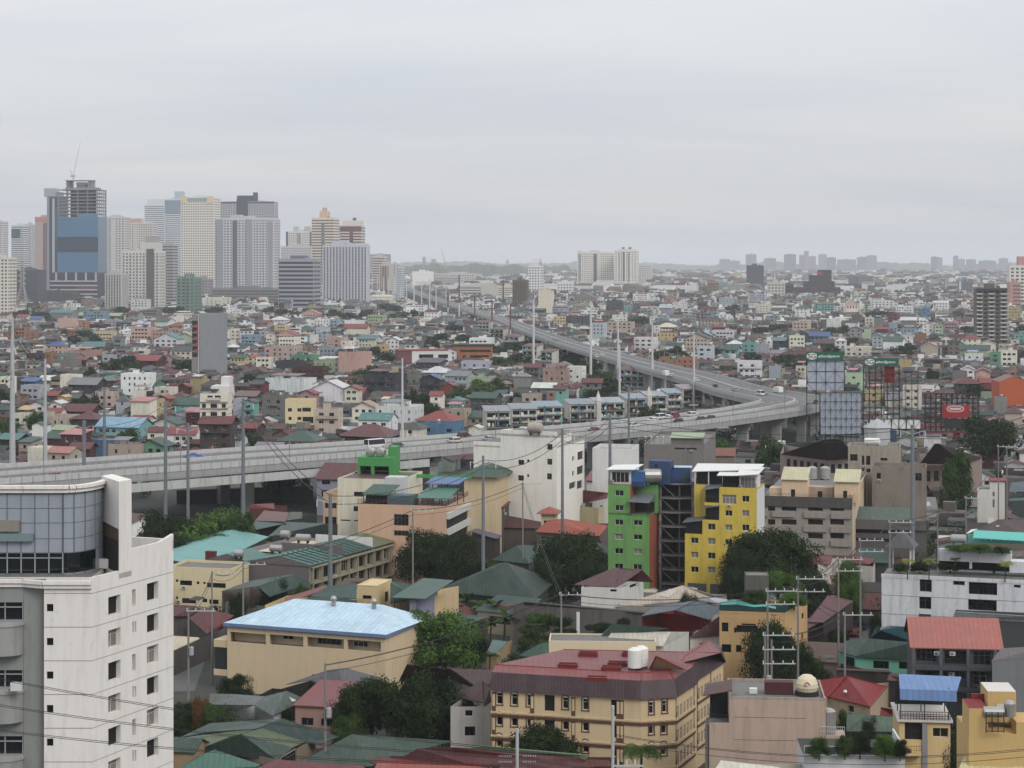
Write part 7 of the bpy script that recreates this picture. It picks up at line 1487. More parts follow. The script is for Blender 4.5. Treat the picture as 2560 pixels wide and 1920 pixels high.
TAB="""
83 186 727 8 d y F;203 252 748 5 a a F;252 289 742 5 l g F;289 328 740 4 w g F;0 66 772 3 w w F;122 180 782 4 z t G;176 300 790 2 k v G;208 260 779 4 s g F;262 290 802 3 l w F;105 145 783 3 z g F
145 179 797 4 p p F;128 170 810 2 l w F;100 125 812 2 k k G;30 62 819 4 o o F;8 29 832 3 o o F;63 88 832 3 o o F;41 68 792 2 w r G;75 103 797 2 l u G;215 256 812 2 m k F;195 215 805 3 o o F;240 280 832 3 y r F
170 184 827 3 o r H;116 157 864 3 p u H;170 232 880 2 p w F;205 274 867 2 z t G;125 185 897 2 z e G;185 215 900 2 k r G;128 176 903 2 z g F;255 288 892 2 l l F;60 112 888 2 d d F;82 115 874 2 c w F;112 127 885 3 o r F
327 369 750 6 w w F;370 408 753 4 a a F;409 427 742 6 l l F;368 392 718 6 w w F;357 392 775 4 z z F;421 465 735 3 c y F;476 508 745 5 w w F;513 576 745 5 c w F;455 474 758 3 d g H;580 600 775 3 w w F
434 480 785 3 c b F;432 452 794 3 w w F;386 420 804 3 w e G;421 455 815 3 p r H;457 480 825 3 w g H;327 378 820 5 p e F;379 416 831 4 p r F;385 445 848 3 w t E;447 478 840 3 v v E;323 392 902 2 m r G;393 444 900 2 n k E
425 478 878 3 c d G;565 600 825 4 c c F;602 640 840 3 s c F;565 595 868 2 d w H;575 614 895 2 y e G;617 650 893 2 c o H;491 512 905 2 l r H
697 733 729 6 c c E;678 696 739 5 w w F;734 752 741 3 c c F;847 887 733 4 y o H;923 985 742 3 c c H;783 800 746 3 l l F;640 674 762 3 w w H;735 770 760 2 w m H;750 797 785 2 p p E;919 958 790 4 v e F;861 912 804 2 w g F
860 917 820 3 c r G;905 934 815 3 p r E;784 823 800 3 w g F;824 844 801 3 s d F;640 669 808 2 p m G;674 712 800 2 w w H;686 713 815 3 y g F;740 785 825 2 c e H;790 818 822 3 l l F;792 819 836 3 l l F;640 664 829 3 l l F
665 681 835 3 c o E;688 738 838 3 p r E;697 737 847 3 c c F;757 773 840 3 t r E;774 792 840 3 w w F;816 850 848 3 p p F;853 876 854 3 c c F;877 893 848 2 k m E;895 938 848 3 c t G;940 965 864 3 y y F
661 677 872 4 p p F;678 735 869 4 b b F;798 838 872 3 l l F;846 908 882 5 p b F;724 778 892 3 e e F;785 850 906 3 v v F;690 770 907 2 d w F;640 675 895 3 c c F;965 998 851 4 w w E;1173 1230 849 3 w w F
729 808 922 3 m m F;853 905 910 2 r r E;909 988 941 4 d d F;1040 1097 907 2 d d S;1056 1115 932 2 c w H;1153 1218 908 2 l l F;1112 1168 941 2 l g G;1172 1228 947 2 v v F;990 1046 946 2 z z F;1050 1100 949 3 d u E;1101 1140 967 2 r r E
663 759 952 3 w e F;780 860 972 3 w w E;861 895 973 3 c r E;830 905 986 2 k r G;655 711 996 4 z w F;786 846 1026 4 b b F;746 786 985 4 n r E;880 937 1019 3 c b E;938 1035 1022 3 w w F;896 974 1051 3 w t G
850 965 1092 2 k m H;700 785 1102 2 b e H;1041 1127 1053 3 t r H;1052 1140 1066 3 u u F;1000 1050 1070 3 c d H;1110 1160 1026 3 b c F;1176 1237 996 4 d e G;1155 1213 1044 2 b e G;1172 1199 1071 2 c c E;1075 1105 989 3 c r G;1128 1154 1001 2 t t H
946 980 1011 2 t t F;0 23 946 3 c c F;48 88 954 2 u u S;52 97 969 3 l g F;99 149 951 2 p w G;150 188 939 3 c c F;170 240 962 2 d g G;243 285 951 2 m t H;302 371 939 4 w w F;312 383 967 2 e e G;330 365 979 2 c w F
366 390 981 2 k r F;386 425 971 3 c c F;72 110 1013 2 w e E;113 143 989 2 k r G;144 162 993 3 y y E;164 195 996 2 m e G;126 148 1009 3 w w E;42 68 1024 2 y y H;110 152 1031 2 c r G;155 228 1029 2 k m G;205 240 1021 2 v e G
243 285 986 3 b d F;290 320 1001 3 l e H;78 165 1047 2 b b F;30 75 1041 2 c d F;80 107 1063 3 w e E;120 168 1076 2 v v S;152 203 1087 3 m n S;182 238 1047 2 k m H;240 345 1069 2 t s G;0 44 1099 2 k t G;47 76 1106 2 b e S
69 107 1126 2 c w F;110 174 1097 2 m e G;118 174 1133 2 b p G;176 222 1122 2 m m G;225 288 1104 2 u u F;270 342 1119 2 b b F;327 372 1004 4 c n S;375 390 1004 3 y r F;392 420 997 3 o r E;428 462 991 2 r m H
463 490 1000 2 c z H;417 498 1013 2 t e G;440 464 1028 3 l t H;466 498 1031 3 m n G;583 604 1002 3 l l F;606 634 1006 3 t d E;585 640 991 2 k z G;500 575 1060 4 k m G;369 408 1080 2 c m G;415 488 1087 2 w r G
342 410 1116 2 e e E;520 551 1093 2 l l S;554 602 1099 2 w e G;606 640 1071 2 k r G;378 440 1061 2 c e E;326 368 1051 2 c r G;640 698 1122 2 z g G;440 474 968 2 m r E;475 505 953 3 y y F;625 655 961 3 r e G;586 624 966 2 k k G
1346 1378 729 8 c c F;1382 1420 766 4 l g F;1384 1414 792 4 y o F;1417 1473 792 4 d d F;1435 1484 742 4 a a E;1517 1556 752 6 d d F;1560 1576 766 4 t e F;1582 1618 736 5 w p F;1480 1510 810 6 l l F;1517 1580 806 5 b b F
1648 1678 770 4 l l S;1683 1718 757 4 w w F;1698 1732 733 4 d d F;1799 1826 713 5 w b F;1798 1838 746 5 l g F;1873 1912 736 6 l d F;1890 1922 763 5 c c F;1660 1690 745 4 p o E;1640 1688 818 3 b c H;1714 1770 846 4 b k E
1743 1782 869 4 l g F;1742 1776 838 3 s s E;1780 1834 829 3 w w F;1817 1853 860 3 c w H;1855 1890 860 3 t t F;1892 1920 864 3 l g F;1793 1843 875 2 t e G;1780 1812 818 2 m r H;1752 1805 800 3 b d H;1584 1632 847 4 w w F
1640 1690 834 3 y y F;1650 1735 898 3 o e F;1357 1414 926 4 p p F;1417 1454 921 4 w w F;1312 1348 919 3 z m G;1284 1325 941 3 z g H;1332 1385 970 3 z w G;1388 1414 974 4 t m G;1447 1472 976 3 e e F;1457 1503 957 3 z m G
1622 1660 942 3 w d F;1372 1402 857 4 y k G;1310 1340 838 3 v m G;1843 1905 907 4 w g F;1305 1350 991 3 b z F;1284 1342 1008 2 o d G
1988 2020 771 5 w e H;2036 2085 759 5 t d F;2176 2234 753 5 w w F;2239 2280 767 4 w w F;2219 2244 785 4 r r F;2305 2326 772 5 u u F;2332 2370 757 5 w w S;2512 2552 770 6 y y F;1981 2020 806 4 b b F;2066 2100 800 4 w w F
2162 2183 796 4 c c F;2186 2208 797 4 z z F;2252 2290 801 4 z w G;2223 2244 810 3 s s F;2190 2220 823 2 m r G;2256 2288 823 3 s s F;2306 2334 813 4 w p E;2337 2357 814 4 v y E;2361 2393 807 4 n n F;2430 2474 800 5 w w F
2398 2428 816 3 w g F;2478 2498 829 4 p w F;2500 2520 830 4 s w F;2535 2560 837 4 t t F;2289 2316 836 3 o o F;2180 2207 841 4 l l E;2208 2256 854 3 w e G;2258 2283 839 4 w w E;2161 2178 826 4 v v F;2124 2155 823 4 g g E
2014 2070 841 3 s u G;1973 2012 843 4 c y F;1925 1963 852 3 d t G;2087 2115 852 3 w w H;2112 2173 869 3 c w F;2032 2083 859 2 k k G;1925 1963 884 3 p g G;2302 2345 867 3 b p E;2403 2446 847 4 c r H;2450 2490 860 3 c b E
2372 2470 875 2 v e G;2476 2500 884 4 e e F;2503 2543 880 4 c c F;2412 2455 888 2 w w F;2247 2275 902 4 y o F;1990 2014 917 3 c c F;1922 1952 921 3 l d F;2136 2158 917 3 l l E;2403 2436 924 3 w w E;2439 2475 930 3 p p E
2382 2418 932 3 z z F;2114 2154 937 4 v v F;2257 2303 970 4 c c F;2163 2205 980 3 y y F;2487 2518 999 3 z z F;2512 2556 1031 3 b m H;2388 2448 958 3 k m H;2450 2500 957 3 r r G;2452 2500 987 2 v v F
2310 2350 1090 3 w g G;2460 2510 1060 3 c r E;2470 2540 1095 2 b m G;2200 2250 1060 2 c w G;2110 2150 1090 2 g e G;2215 2300 1000 2 c g G;2450 2490 1130 2 m r G;2510 2560 1125 2 w g G
"""
MARKS=[('the grey concrete slab block',530,850),('the navy striped office block',740,730),('the stepped white condominium',350,740),('the lattice mast',56,740),('the tall left monopole',30,1000),('the second pale monopole',113,1060),('the cream walk-up block',540,1000),('the blue walled house',1100,1090),('the maroon sided office',1060,880),('the lilac slab tower',865,740),('the far expressway',1180,790),('the long white tenement row',1480,1020),('the expressway bend',1980,990),('the green billboard',2060,890),('the orange gabled hall',2530,975),('the dark balcony hotel',2480,770),('the white spired church',2130,760),('the dark stepped tower',2040,700),('the gold glass building',1300,740),('the twin cream slabs',1520,690),('the lattice billboard frames',2260,990),('the red lattice billboard',2390,1060),('the lone white monopole',1006,1000),('the blank salmon block',877,905),('the red umbrella terrace',730,900),('the near expressway parapet',500,1150),('the right horizon edge',2550,860),('the centre tree belt',1400,900)]
used=set()
SIZE=lambda w_:'narrow' if w_<9 else('wide' if w_>19 else 'mid-sized')
HOUSES=[]
def auto_label(a,st,Wd,u,v):
 wl,rc,kn=WC[a[4]][1],RC[a[5]][1]if a[6]!='F' else None,KN[a[6]]
 ms=sorted(MARKS,key=lambda m:math.hypot(m[1]-u,(m[2]-v)*2))
 rf=('with %s %s roof'%(rc,kn))if rc else 'with flat roof'
 for m in ms[:6]:
  dx,dy=u-m[1],v-m[2]
  if abs(dx)>abs(dy)*1.2:rel='right of' if dx>0 else 'left of'
  else:rel='below' if dy>0 else 'above'
  for sz in('',SIZE(Wd)+' '):
   for far_ in('','well '):
    if far_ and math.hypot(dx,dy)<90:continue
    l_='%s%s house %s %s%s %s'%(sz,wl,rf,far_,rel,m[0])
    if l_ not in used and len(l_.split())<=16:used.add(l_);return l_
 l_='%s %s house %s near %s'%(SIZE(Wd),wl,rf,ms[0][0])
 i=2
 while l_ in used:l_='%s %s house %s, %s nearest to %s'%(SIZE(Wd),wl,rf,ordw(i),ms[0][0]);i+=1
 used.add(l_);return l_
AC=None
def extras(s,wcol,b=None):
 """water tanks and a stair house on flat roofs, small sills and canopies"""
 r=random.random()
 if r<.35 and s.W>6:
  q=MB();x=s.W*random.uniform(.15,.6);y=s.D*random.uniform(.3,.6);q.box(x,y,s.h+.13,x+2.6,y+2.6,s.h+2.7,wall_mat(wcol));q.box(x-.2,y-.2,s.h+2.7,x+2.8,y+2.8,s.h+2.85,ROOFDECK);q.build('stair_house',s.root)
 if random.random()<.4:
  q=MB();x=s.W*random.uniform(.3,.8);y=s.D*random.uniform(.3,.7);q.lathe([(0,s.h+.13),(.65,s.h+.14),(.7,s.h+1.6),(.5,s.h+1.95),(0,s.h+2.1)],TANK,x,y,10);q.build('water_tank',s.root)
rnd=random.Random(11)
for row in TAB.replace('\n',';').split(';'):
 a=row.split()
 if not a:continue
 ul,uc,ve,st=float(a[0]),float(a[1]),float(a[2]),int(a[3])
 h=3.0*st+.4
 yaw=rnd.choice((8,14,18,22))if a[6]!='E' else 12
 s=Bld('house' if st<5 else 'apartment_block',None,'house' if st<5 else 'apartment block',ul,uc,ve,h=h,yaw=yaw)
 wc=WC[a[4]][0];g_=sum(wc)/3;dj=rnd.randint(-14,8)if a[4]not in 'wc' else rnd.randint(-4,10);wc=tuple(int(max(10,min(228,x+(g_-x)*.36+dj+rnd.randint(-3,3))))for x in wc)
 rc=RC[a[5]][0];rc=tuple(max(10,min(235,c+rnd.randint(-6,6)))for c in rc)
 s.root['label']=auto_label(a,st,s.W,(ul+uc)/2,ve+10)
 s.root['group']='houses of the middle distance'
 near=s.Y<1250
 wm=wall_mat(wc,rnd.choice((.5,.8,1.2)))
 blank=rnd.random()<.18
 nr=min(st,3);nc=0 if blank else max(1,int(s.W/rnd.choice((2.6,3.2,4))));nc=min(nc,6)
 ww,wh=rnd.choice(((1.2,1.2),(1.5,1.3),(1.0,1.4),(1.9,1.2),(2.4,1.3)))
 fr=s.grid(nc,nr,ww,wh,'F',.6,.95,3.0,.1,.15)
 rt=s.grid(max(1,int(s.D/4.5)),nr,1.1,1.2,'R',.8,.95,3.0,.1,.35)if not blank else()
 s.walls(wm,fr,rt,kf=rnd.choice(('g','s','b','gd','sc')),parts=near,r=.25)
 if a[6]=='F':
  s.flat(par=rnd.choice((.35,.8,.9)),mat=wm,deck=roof_mat(rc,'x',.7)if rnd.random()<.3 else ROOFDECK)
  extras(s,wc)
  if rnd.random()<.3:
   q=MB();x0,x1=s.W*.1,s.W*rnd.uniform(.5,.95);z=s.h+2.4
   q.slab([(x0,.3,z),(x1,.3,z),(x1,s.D*.7,z+.7),(x0,s.D*.7,z+.7)],.12,roof_mat(rnd.choice(list(RC.values()))[0],'x'))
   for x in(x0+.2,x1-.2):
    for y in(.5,s.D*.68):q.box(x-.08,y-.08,s.h,x+.08,y+.08,z+.1,DKMETAL)
   q.build('roof_canopy',s.root)
 else:
  s.roof(a[6],rc,ov=rnd.choice((.4,.6,.9)),dirt=rnd.choice((.5,.9,1.3)),wallm=wm)
 if near and rnd.random()<.45 and not blank:
  q=MB();z=s.h-3.05;x0=s.W*rnd.choice((0,.1,.3));x1=s.W*rnd.choice((.7,1))
  q.box(x0,-1.0,z-.12,x1,-.005,z,wm)
  if rnd.random()<.6:
   n=int((x1-x0)/.35)
   for i in range(n+1):q.box(x0+i*(x1-x0)/n-.02,-.98,z,x0+i*(x1-x0)/n+.02,-.94,z+.9,DKMETAL)
   q.box(x0,-1.0,z+.88,x1,-.92,z+.95,DKMETAL)
  q.build('balcony',s.root)
 HOUSES.append(s)
 # trees
def leaf_mat(key,dark,light,p0=.38,p1=.6):
 m=new_mat(key);t=NT(m);p=t.pos();o=t.n('ShaderNodeOutputMaterial')
 f=t.math('ADD',t.math('MULTIPLY',t.noise(p,.45,2),.6),t.math('MULTIPLY',t.noise(p,2.6,3,.7),.4));col=t.mix(t.ramp(f,p0,p1),dark,light)
 d=t.n('ShaderNodeBsdfDiffuse');tr=t.n('ShaderNodeBsdfTranslucent');mx_=t.n('ShaderNodeMixShader');mx_.inputs[0].default_value=.22
 t.l(col,d.inputs[0]);t.l(col,tr.inputs[0]);t.l(d.outputs[0],mx_.inputs[1]);t.l(tr.outputs[0],mx_.inputs[2]);t.l(mx_.outputs[0],o.inputs[0]);return m
LM={'d':leaf_mat('leaf_dark',(.012,.019,.010),(.035,.055,.022)),'m':leaf_mat('leaf_mid',(.018,.034,.013),(.06,.10,.03)),'b':leaf_mat('leaf_bright',(.03,.06,.016),(.085,.145,.036)),'r':leaf_mat('leaf_rust',(.06,.05,.02),(.22,.09,.04)),'y':leaf_mat('leaf_yellow',(.08,.12,.03),(.26,.27,.06)),'n':leaf_mat('leaf_dry',(.06,.05,.04),(.16,.14,.10))}
BARK=plain('bark',(78,68,58),.95,vary=.4)
def crown_mesh(seed,kind,nb,nl,leaf,shape='round'):
 r=random.Random(seed);v=[];f=[]
 blobs=[]
 for i in range(nb):
  if shape=='layer':a=r.uniform(0,6.28);q=r.uniform(.1,.85);z=r.choice((.15,.4,.62,.85));q*=1.1-z*.5;blobs.append((math.cos(a)*q,math.sin(a)*q,z,r.uniform(.22,.38),.3))
  elif shape=='tall':a=r.uniform(0,6.28);z=r.uniform(.1,.88);q=r.uniform(0,.6)*(1-abs(z-.45)*.9);blobs.append((math.cos(a)*q,math.sin(a)*q,z,r.uniform(.25,.42),.8))
  else:
   a=r.uniform(0,6.28);z=r.uniform(.15,.9);q=math.sqrt(max(0,1-((z-.42)/.56)**2))*r.uniform(.25,.8);blobs.append((math.cos(a)*q,math.sin(a)*q,z,r.uniform(.24,.42),.65))
 for bx,by,bz,br,fl in blobs:
  for _ in range(nl):
   d=Vector((r.gauss(0,1),r.gauss(0,1),r.gauss(0,1)))
   if d.length<.01:continue
   d.normalize();q=br*(r.random()**.4)*r.uniform(.85,1.12);c=Vector((bx+d.x*q,by+d.y*q,max(.02,bz+d.z*q*fl)))
   n_=(d+Vector((r.uniform(-.9,.9),r.uniform(-.9,.9),r.uniform(-.2,1.1)))).normalized();a=n_.orthogonal().normalized();b=n_.cross(a)
   t=r.uniform(0,3.14);a,b=a*math.cos(t)+b*math.sin(t),b*math.cos(t)-a*math.sin(t);s=leaf*r.uniform(.6,1.3);i=len(v)
   v+=[c-a*s,c-b*s*.55,c+a*s,c+b*s*.55];f.append((i,i+1,i+2,i+3))
 me=bpy.data.meshes.new('crown');me.from_pydata([tuple(x)for x in v],[],f);me.materials.append(LM[kind]);return me
def trunk_mesh(seed):
 r=random.Random(seed);b=MB();b.tube((0,0,0),(.02,.01,.5),.07,.05,BARK,7)
 for i in range(6):
  a=6.28*i/6+r.uniform(-.3,.3);b.tube((.02,.01,r.uniform(.32,.5)),(math.cos(a)*.5,math.sin(a)*.5,r.uniform(.6,.85)),.035,.012,BARK,5)
 return b.mesh('trunk')
CM={}
def crown(kind,near,shape,i):
 k=(kind,near,shape,i%3)
 if k not in CM:CM[k]=crown_mesh(hash((near,shape))%999*0+i%3*7+len(shape)+near,kind,(40,24,14)[2-near],(430,220,100)[2-near],(.03,.052,.085)[2-near],shape)
 return CM[k]
TK=[trunk_mesh(i)for i in range(3)]
TN={'d':'dark','m':'mid green','b':'bright green','r':'rusty orange','y':'yellow green','n':'dry brownish'}
tcount=[0]
def tree_label(base,u,v):
 ms=sorted(MARKS,key=lambda m:math.hypot(m[1]-u,(m[2]-v)*2))
 for m in ms:
  dx,dy=u-m[1],v-m[2]
  rel=('right of' if dx>0 else 'left of')if abs(dx)>abs(dy)*1.2 else('below' if dy>0 else 'above')
  for q in('','small ','spreading '):
   l_='%s%s %s %s'%(q,base,rel,m[0])
   if l_ not in used:used.add(l_);return l_
def tree(u,vt,h,wp,kind='d',label=None,shape='round',zb=0.,grp='trees scattered through the city'):
 Y=F*(H-h-zb)/(vt-HV);X=(u-1280)*Y/F;wd=wp*Y/F*1.12;i=tcount[0];tcount[0]+=1
 label=label or tree_label('%s leafy tree'%TN[kind],u,vt+10)
 c=thing('tree',(X,Y,zb),i*1.3,label=label,cat='tree',group=grp)
 near=2 if Y<420 else(1 if Y<900 else 0)
 z0=h*(.18 if near else.1)
 o=link_mesh('crown',crown(kind,near,shape,i),c,(0,0,z0),0,(wd/2,wd/2,(h-z0)*1.0))
 link_mesh('trunk',TK[i%3],c,(0,0,0),0,(wd/2*.9,wd/2*.9,h))
 KEEP.append((u-wp*.4,vt,u+wp*.4,vt+min(.6*h,8)*F/Y,Y))if zb==0 else None
 if zb==0:FOOT.append((X,Y,wd*.3,None))
def frond_plant(u,vt,h,wp,label,mat,n=16,zb=0.,droop=.55,wide=.09,name='palm_tree',cat='palm tree',upright=.5,feather=True,grp='palms and banana plants'):
 Y=F*(H-h-zb)/(vt-HV);X=(u-1280)*Y/F;L_=wp*Y/F/2;c=thing(name,(X,Y,zb),label=label,cat=cat,group=grp);r=random.Random(int(u));b=MB()
 b.tube((0,0,0),(.2,.1,h*.62),L_*.07,L_*.05,BARK,7);b.build('trunk',c);b=MB();zc_=h*.62
 for i in range(n):
  a=6.28*i/n+r.uniform(-.2,.2);el=r.uniform(-.1,1.2)*upright;pts=[];p=Vector((.2,.1,zc_));ang=el+.5
  for k in range(8):
   pts.append(p.copy());p=p+Vector((math.cos(a)*math.cos(ang),math.sin(a)*math.cos(ang),math.sin(ang)))*L_/7;ang-=droop*.42
  sd_=Vector((-math.sin(a),math.cos(a),0));m=LM[mat]
  for k in range(7):
   w0,w1=(wide*L_*math.sin(.35+2.6*k/8)*1.6,wide*L_*math.sin(.35+2.6*(k+1)/8)*1.6)
   if feather:
    for s_ in(-1,1):
     for t in(0,.33,.66):
      q0=pts[k].lerp(pts[k+1],t);q1=pts[k].lerp(pts[k+1],t+.2);tip=q0+sd_*s_*w0*3.0+Vector((0,0,-w0*1.5))+(pts[k+1]-pts[k])*.8
      b.face([q0,q1,tip],m)
   else:b.face([pts[k]-sd_*w0,pts[k+1]-sd_*w1,pts[k+1]+sd_*w1+Vector((0,0,-w1*.4)),pts[k]+sd_*w0+Vector((0,0,-w0*.4))],m)
 b.build('fronds',c)
TL=[(1082,1528,12,250,'b','large bright green mango tree right of the pale blue roof'),(1035,1545,11,150,'m','darker tree overlapping the left side of the large mango tree'),(930,1700,10,190,'d','dark spreading tree left of the brown tiled roofs'),(1060,1688,12,210,'d','tall dark tree in front of the brown tiled roofs'),(1140,1740,9,130,'d','dark tree touching the left side of the maroon mansard block'),(1070,1330,13,150,'d','nearly black tree right of the rowhouse gallery'),(1150,1338,13,130,'d','nearly black tree below the thick monopole'),(1215,1395,8,70,'m','small lighter tree at the foot of the thick monopole'),(1425,1338,13,190,'d','big black-green tree left of the lime green block'),(1365,1400,10,90,'d','dark tree left of the big black-green one'),(1480,1400,10,80,'d','dark tree hugging the foot of the lime green block'),(1925,1328,15,230,'d','huge black-green tree right of the yellow block'),(1850,1380,12,110,'d','dark tree in front of the yellow block base'),(2020,1420,11,100,'d','dark tree right of the huge black-green one'),(390,1282,12,120,'d','dark tree right beside the condominium tower'),(450,1290,11,100,'d','dark tree under the expressway left pier'),(545,1268,12,130,'b','bright green tree by the teal shed roof'),(500,1310,10,150,'b','broad bright green tree behind the aqua hall'),(600,1285,11,90,'m','mid green tree left of the teal shed roof'),(440,1335,9,110,'d','dark low tree behind the aqua hall'),(2403,1128,19,92,'m','tall round topped green tree beside the blotchy concrete block','tall'),(2375,1160,16,70,'m','green tree pressed against the tall round topped tree','tall'),(2480,1040,18,150,'d','thin loose dark tree behind the tall round topped one'),(1925,1560,12,130,'d','dark tree in front of the tan corner building'),(1990,1600,9,90,'d','lower dark tree at the tan building right corner'),(2030,1640,6,90,'m','roadside bush pile left of the street'),(1345,1528,10,110,'m','layered tree before the compound wall, left one','layer'),(1400,1540,9,90,'d','layered tree behind the slim pole at the compound wall','layer'),(1500,1552,9,90,'d','layered tree before the white wall panel','layer'),(1560,1540,9,60,'d','small layered tree at the right end of the compound wall','layer'),(590,1688,5,90,'d','dark round bush below the beige gallery house'),(500,1738,7,60,'r','rusty orange flame tree near the condominium tower'),(450,1760,6,90,'d','dark shrub at the foot of the condominium tower'),(545,1765,6,110,'m','mid green shrubs left of the old green-grey gable'),(610,1780,4,60,'d','low dark shrub beside the white gable end'),(700,1755,6,60,'m','small green tree left of the salmon pink house'),(870,1790,7,90,'m','mid green tree right of the salmon pink house'),(1345,1808,9,190,'d','dark loose tree in front of the maroon mansard block'),(1290,1640,7,100,'d','dark hedge tree left of the mansard roof'),(1190,1590,6,90,'d','dark shrubs behind the large mango tree'),(1725,1478,9,60,'m','small tree standing on the pale dusty roof yard'),(690,1450,9,90,'d','dark tree before the teal rowhouse corner'),(755,1462,8,60,'m','green tree left of the beige tower terrace'),(592,1480,9,55,'d','dry dark tree among the leaning utility poles'),(615,1520,6,70,'n','dry brown bush below the leaning utility poles'),(2425,1800,9,80,'m','green tree beside the blue canopy house'),(2380,1840,8,70,'d','dark tree below the blue canopy house'),(2300,1645,10,34,'m','pruned tree in front of the slate gallery, left one'),(2345,1640,10,36,'m','pruned tree in front of the slate gallery, right one'),(2125,1395,12,70,'b','bright street tree between the utility poles'),(2130,1455,9,60,'b','lower bright street tree by the white house'),(2190,1540,6,40,'d','roadside dark shrub at the white garden block corner'),(2210,1300,10,60,'d','dark tree behind the gazebo'),(1930,1095,12,90,'m','green tree left of the dark maroon school roof'),(1800,1095,10,50,'b','bright tree right of the grey workshop'),(2100,1570,5,60,'d','hedge by the utility pole street'),(2170,1795,6,60,'d','dark shrub behind the planted roof garden'),(2120,1780,6,70,'m','green shrub by the patched green roof'),(1395,1240,11,60,'d','palm like dark clump below the maroon lean-to'),(1700,1130,10,80,'d','dark tree in the expressway shadow'),(1250,1130,12,140,'d','dark trees under the expressway girder'),(700,1150,12,100,'d','dark tree behind the left expressway pier')]
for a in TL:tree(a[0],a[1],a[2],a[3],a[4],a[5],a[6]if len(a)>6 else 'round')
for a in((1945,1432,4.5,120,'b','bright roof garden tree on the tan corner building',12.4),(1890,1475,3,70,'m','shrub beside the mossy tower on the tan building roof',12.4),(1985,1480,3,70,'b','roof garden shrub at the right end of the tan building',12.4),(2048,1845,2.6,55,'m','leftmost round bush in the roof garden',13),(2112,1842,2.6,52,'m','second small tree in the roof garden',13),(2150,1828,3.2,52,'d','tall dark shrub in the middle of the roof garden',13),(2212,1838,3,56,'b','brightest lime green bush in the roof garden',13),(2250,1850,2.4,50,'d','rightmost dark shrub in the roof garden',13),(2400,1360,1.5,70,'b','left planter shrub on the white terrace beam',19.9),(2450,1362,1.5,70,'b','middle planter shrub on the white terrace beam',19.9),(2505,1366,1.4,50,'m','right planter shrub on the white terrace beam',19.9),(2375,1402,2.2,60,'m','shrub on the lower white terrace left of the column',15.8),(2300,1405,2,50,'d','dark shrub between the terrace palms',15.8),(2250,1408,1.8,40,'m','small shrub at the left corner of the white terrace',15.8),(2475,1400,2,50,'d','dark shrub right of the terrace column',15.8)):
 tree(*a[:6],zb=a[6],grp='roof garden plants')
for u,v,w_,l,m,zb in((2268,1375,40,'left yellow green palm on the white terrace','y',15.8),(2322,1376,44,'second yellow green palm on the white terrace','y',15.8),(2385,1372,34,'dark slim palm left of the terrace column','d',15.8),(2512,1382,46,'golden palm at the right end of the white terrace','y',15.8)):frond_plant(u,v,5,w_,l,m,12,zb)
frond_plant(1600,1792,12,120,'coconut palm in front of the maroon mansard block','m',24,0,.7);frond_plant(918,1700,9,50,'small dark palm left of the brown tiled roofs','d',14,0,.7);frond_plant(1222,1595,8,60,'dark palm beside the tiny teal roofed house','d',14)
for i,(u,v,w_)in enumerate(((1105,1478,70),(1130,1490,70),(1165,1475,80),(1205,1486,80),(1240,1492,80),(1260,1520,90),(1225,1530,80),(1380,1488,40))):frond_plant(u,v,6.5,w_,'%s banana plant from the left by the dark green roofed house'%ordw(i),'m',9,0,.5,.1,'banana_plant','banana plant',.9,False)
for(u,v,w_,k)in((65,776,100,'d'),(115,782,80,'d'),(278,755,80,'d'),(300,768,60,'d'),(430,768,80,'d'),(480,764,70,'d'),(540,768,60,'d'),(213,826,60,'m'),(165,822,42,'n'),(185,840,46,'d'),(238,838,36,'d'),(226,918,44,'d'),(282,900,80,'d'),(318,890,70,'d'),(340,900,40,'m'),(475,902,70,'d'),(448,900,50,'m'),(10,975,60,'d'),(12,1045,70,'m'),(205,998,90,'d'),(235,985,50,'d'),(92,1028,50,'m'),(322,1072,60,'m'),(712,772,70,'d'),(680,768,60,'d'),(775,772,70,'m'),(835,774,60,'d'),(870,782,60,'d'),(915,776,50,'d'),(985,765,60,'d'),(1005,780,70,'m'),(965,760,60,'d'),(1040,775,50,'d'),(938,868,40,'d'),(962,882,60,'d'),(925,915,90,'m'),(900,938,50,'n'),(1100,835,70,'d'),(1135,812,60,'d'),(1160,838,60,'d'),(1080,850,50,'d'),(1235,862,90,'d'),(1280,858,80,'d'),(1325,852,90,'d'),(1365,872,100,'d'),(1405,876,100,'d'),(1440,882,110,'d'),(1250,892,90,'m'),(1300,885,80,'d'),(1200,952,80,'b'),(1150,965,80,'m'),(1240,948,60,'m'),(1465,910,110,'d'),(1500,930,110,'m'),(1530,955,100,'d'),(1490,975,80,'d'),(1545,985,60,'m'),(1060,985,60,'d'),(1078,1008,50,'d'),(1030,975,50,'d'),(1290,985,40,'d'),(1600,792,70,'m'),(1692,866,60,'d'),(1655,878,60,'d'),(1715,884,40,'d'),(1785,866,50,'d'),(1875,882,60,'d'),(1960,888,70,'d'),(2000,900,90,'d'),(2078,866,60,'d'),(2198,778,90,'d'),(2082,818,60,'m'),(2115,815,50,'d'),(2430,818,110,'d'),(2272,858,50,'d'),(2250,866,60,'d'),(1938,812,80,'d'),(1832,762,50,'d'),(1905,818,60,'d'),(2475,822,50,'m'),(2330,922,40,'d'),(2440,962,60,'d'),(1590,735,60,'d'),(1790,706,50,'d'),(2550,815,40,'d'),(620,935,40,'d'),(560,905,40,'d'),(350,1148,60,'m'),(640,1085,50,'m'),(1100,1085,50,'d'),(1185,1085,40,'d'),(2130,845,40,'d'),(1580,1000,60,'d'),(1625,1015,50,'m')):
 tree(u,v,9.5 if v>800 else 12,w_,k)
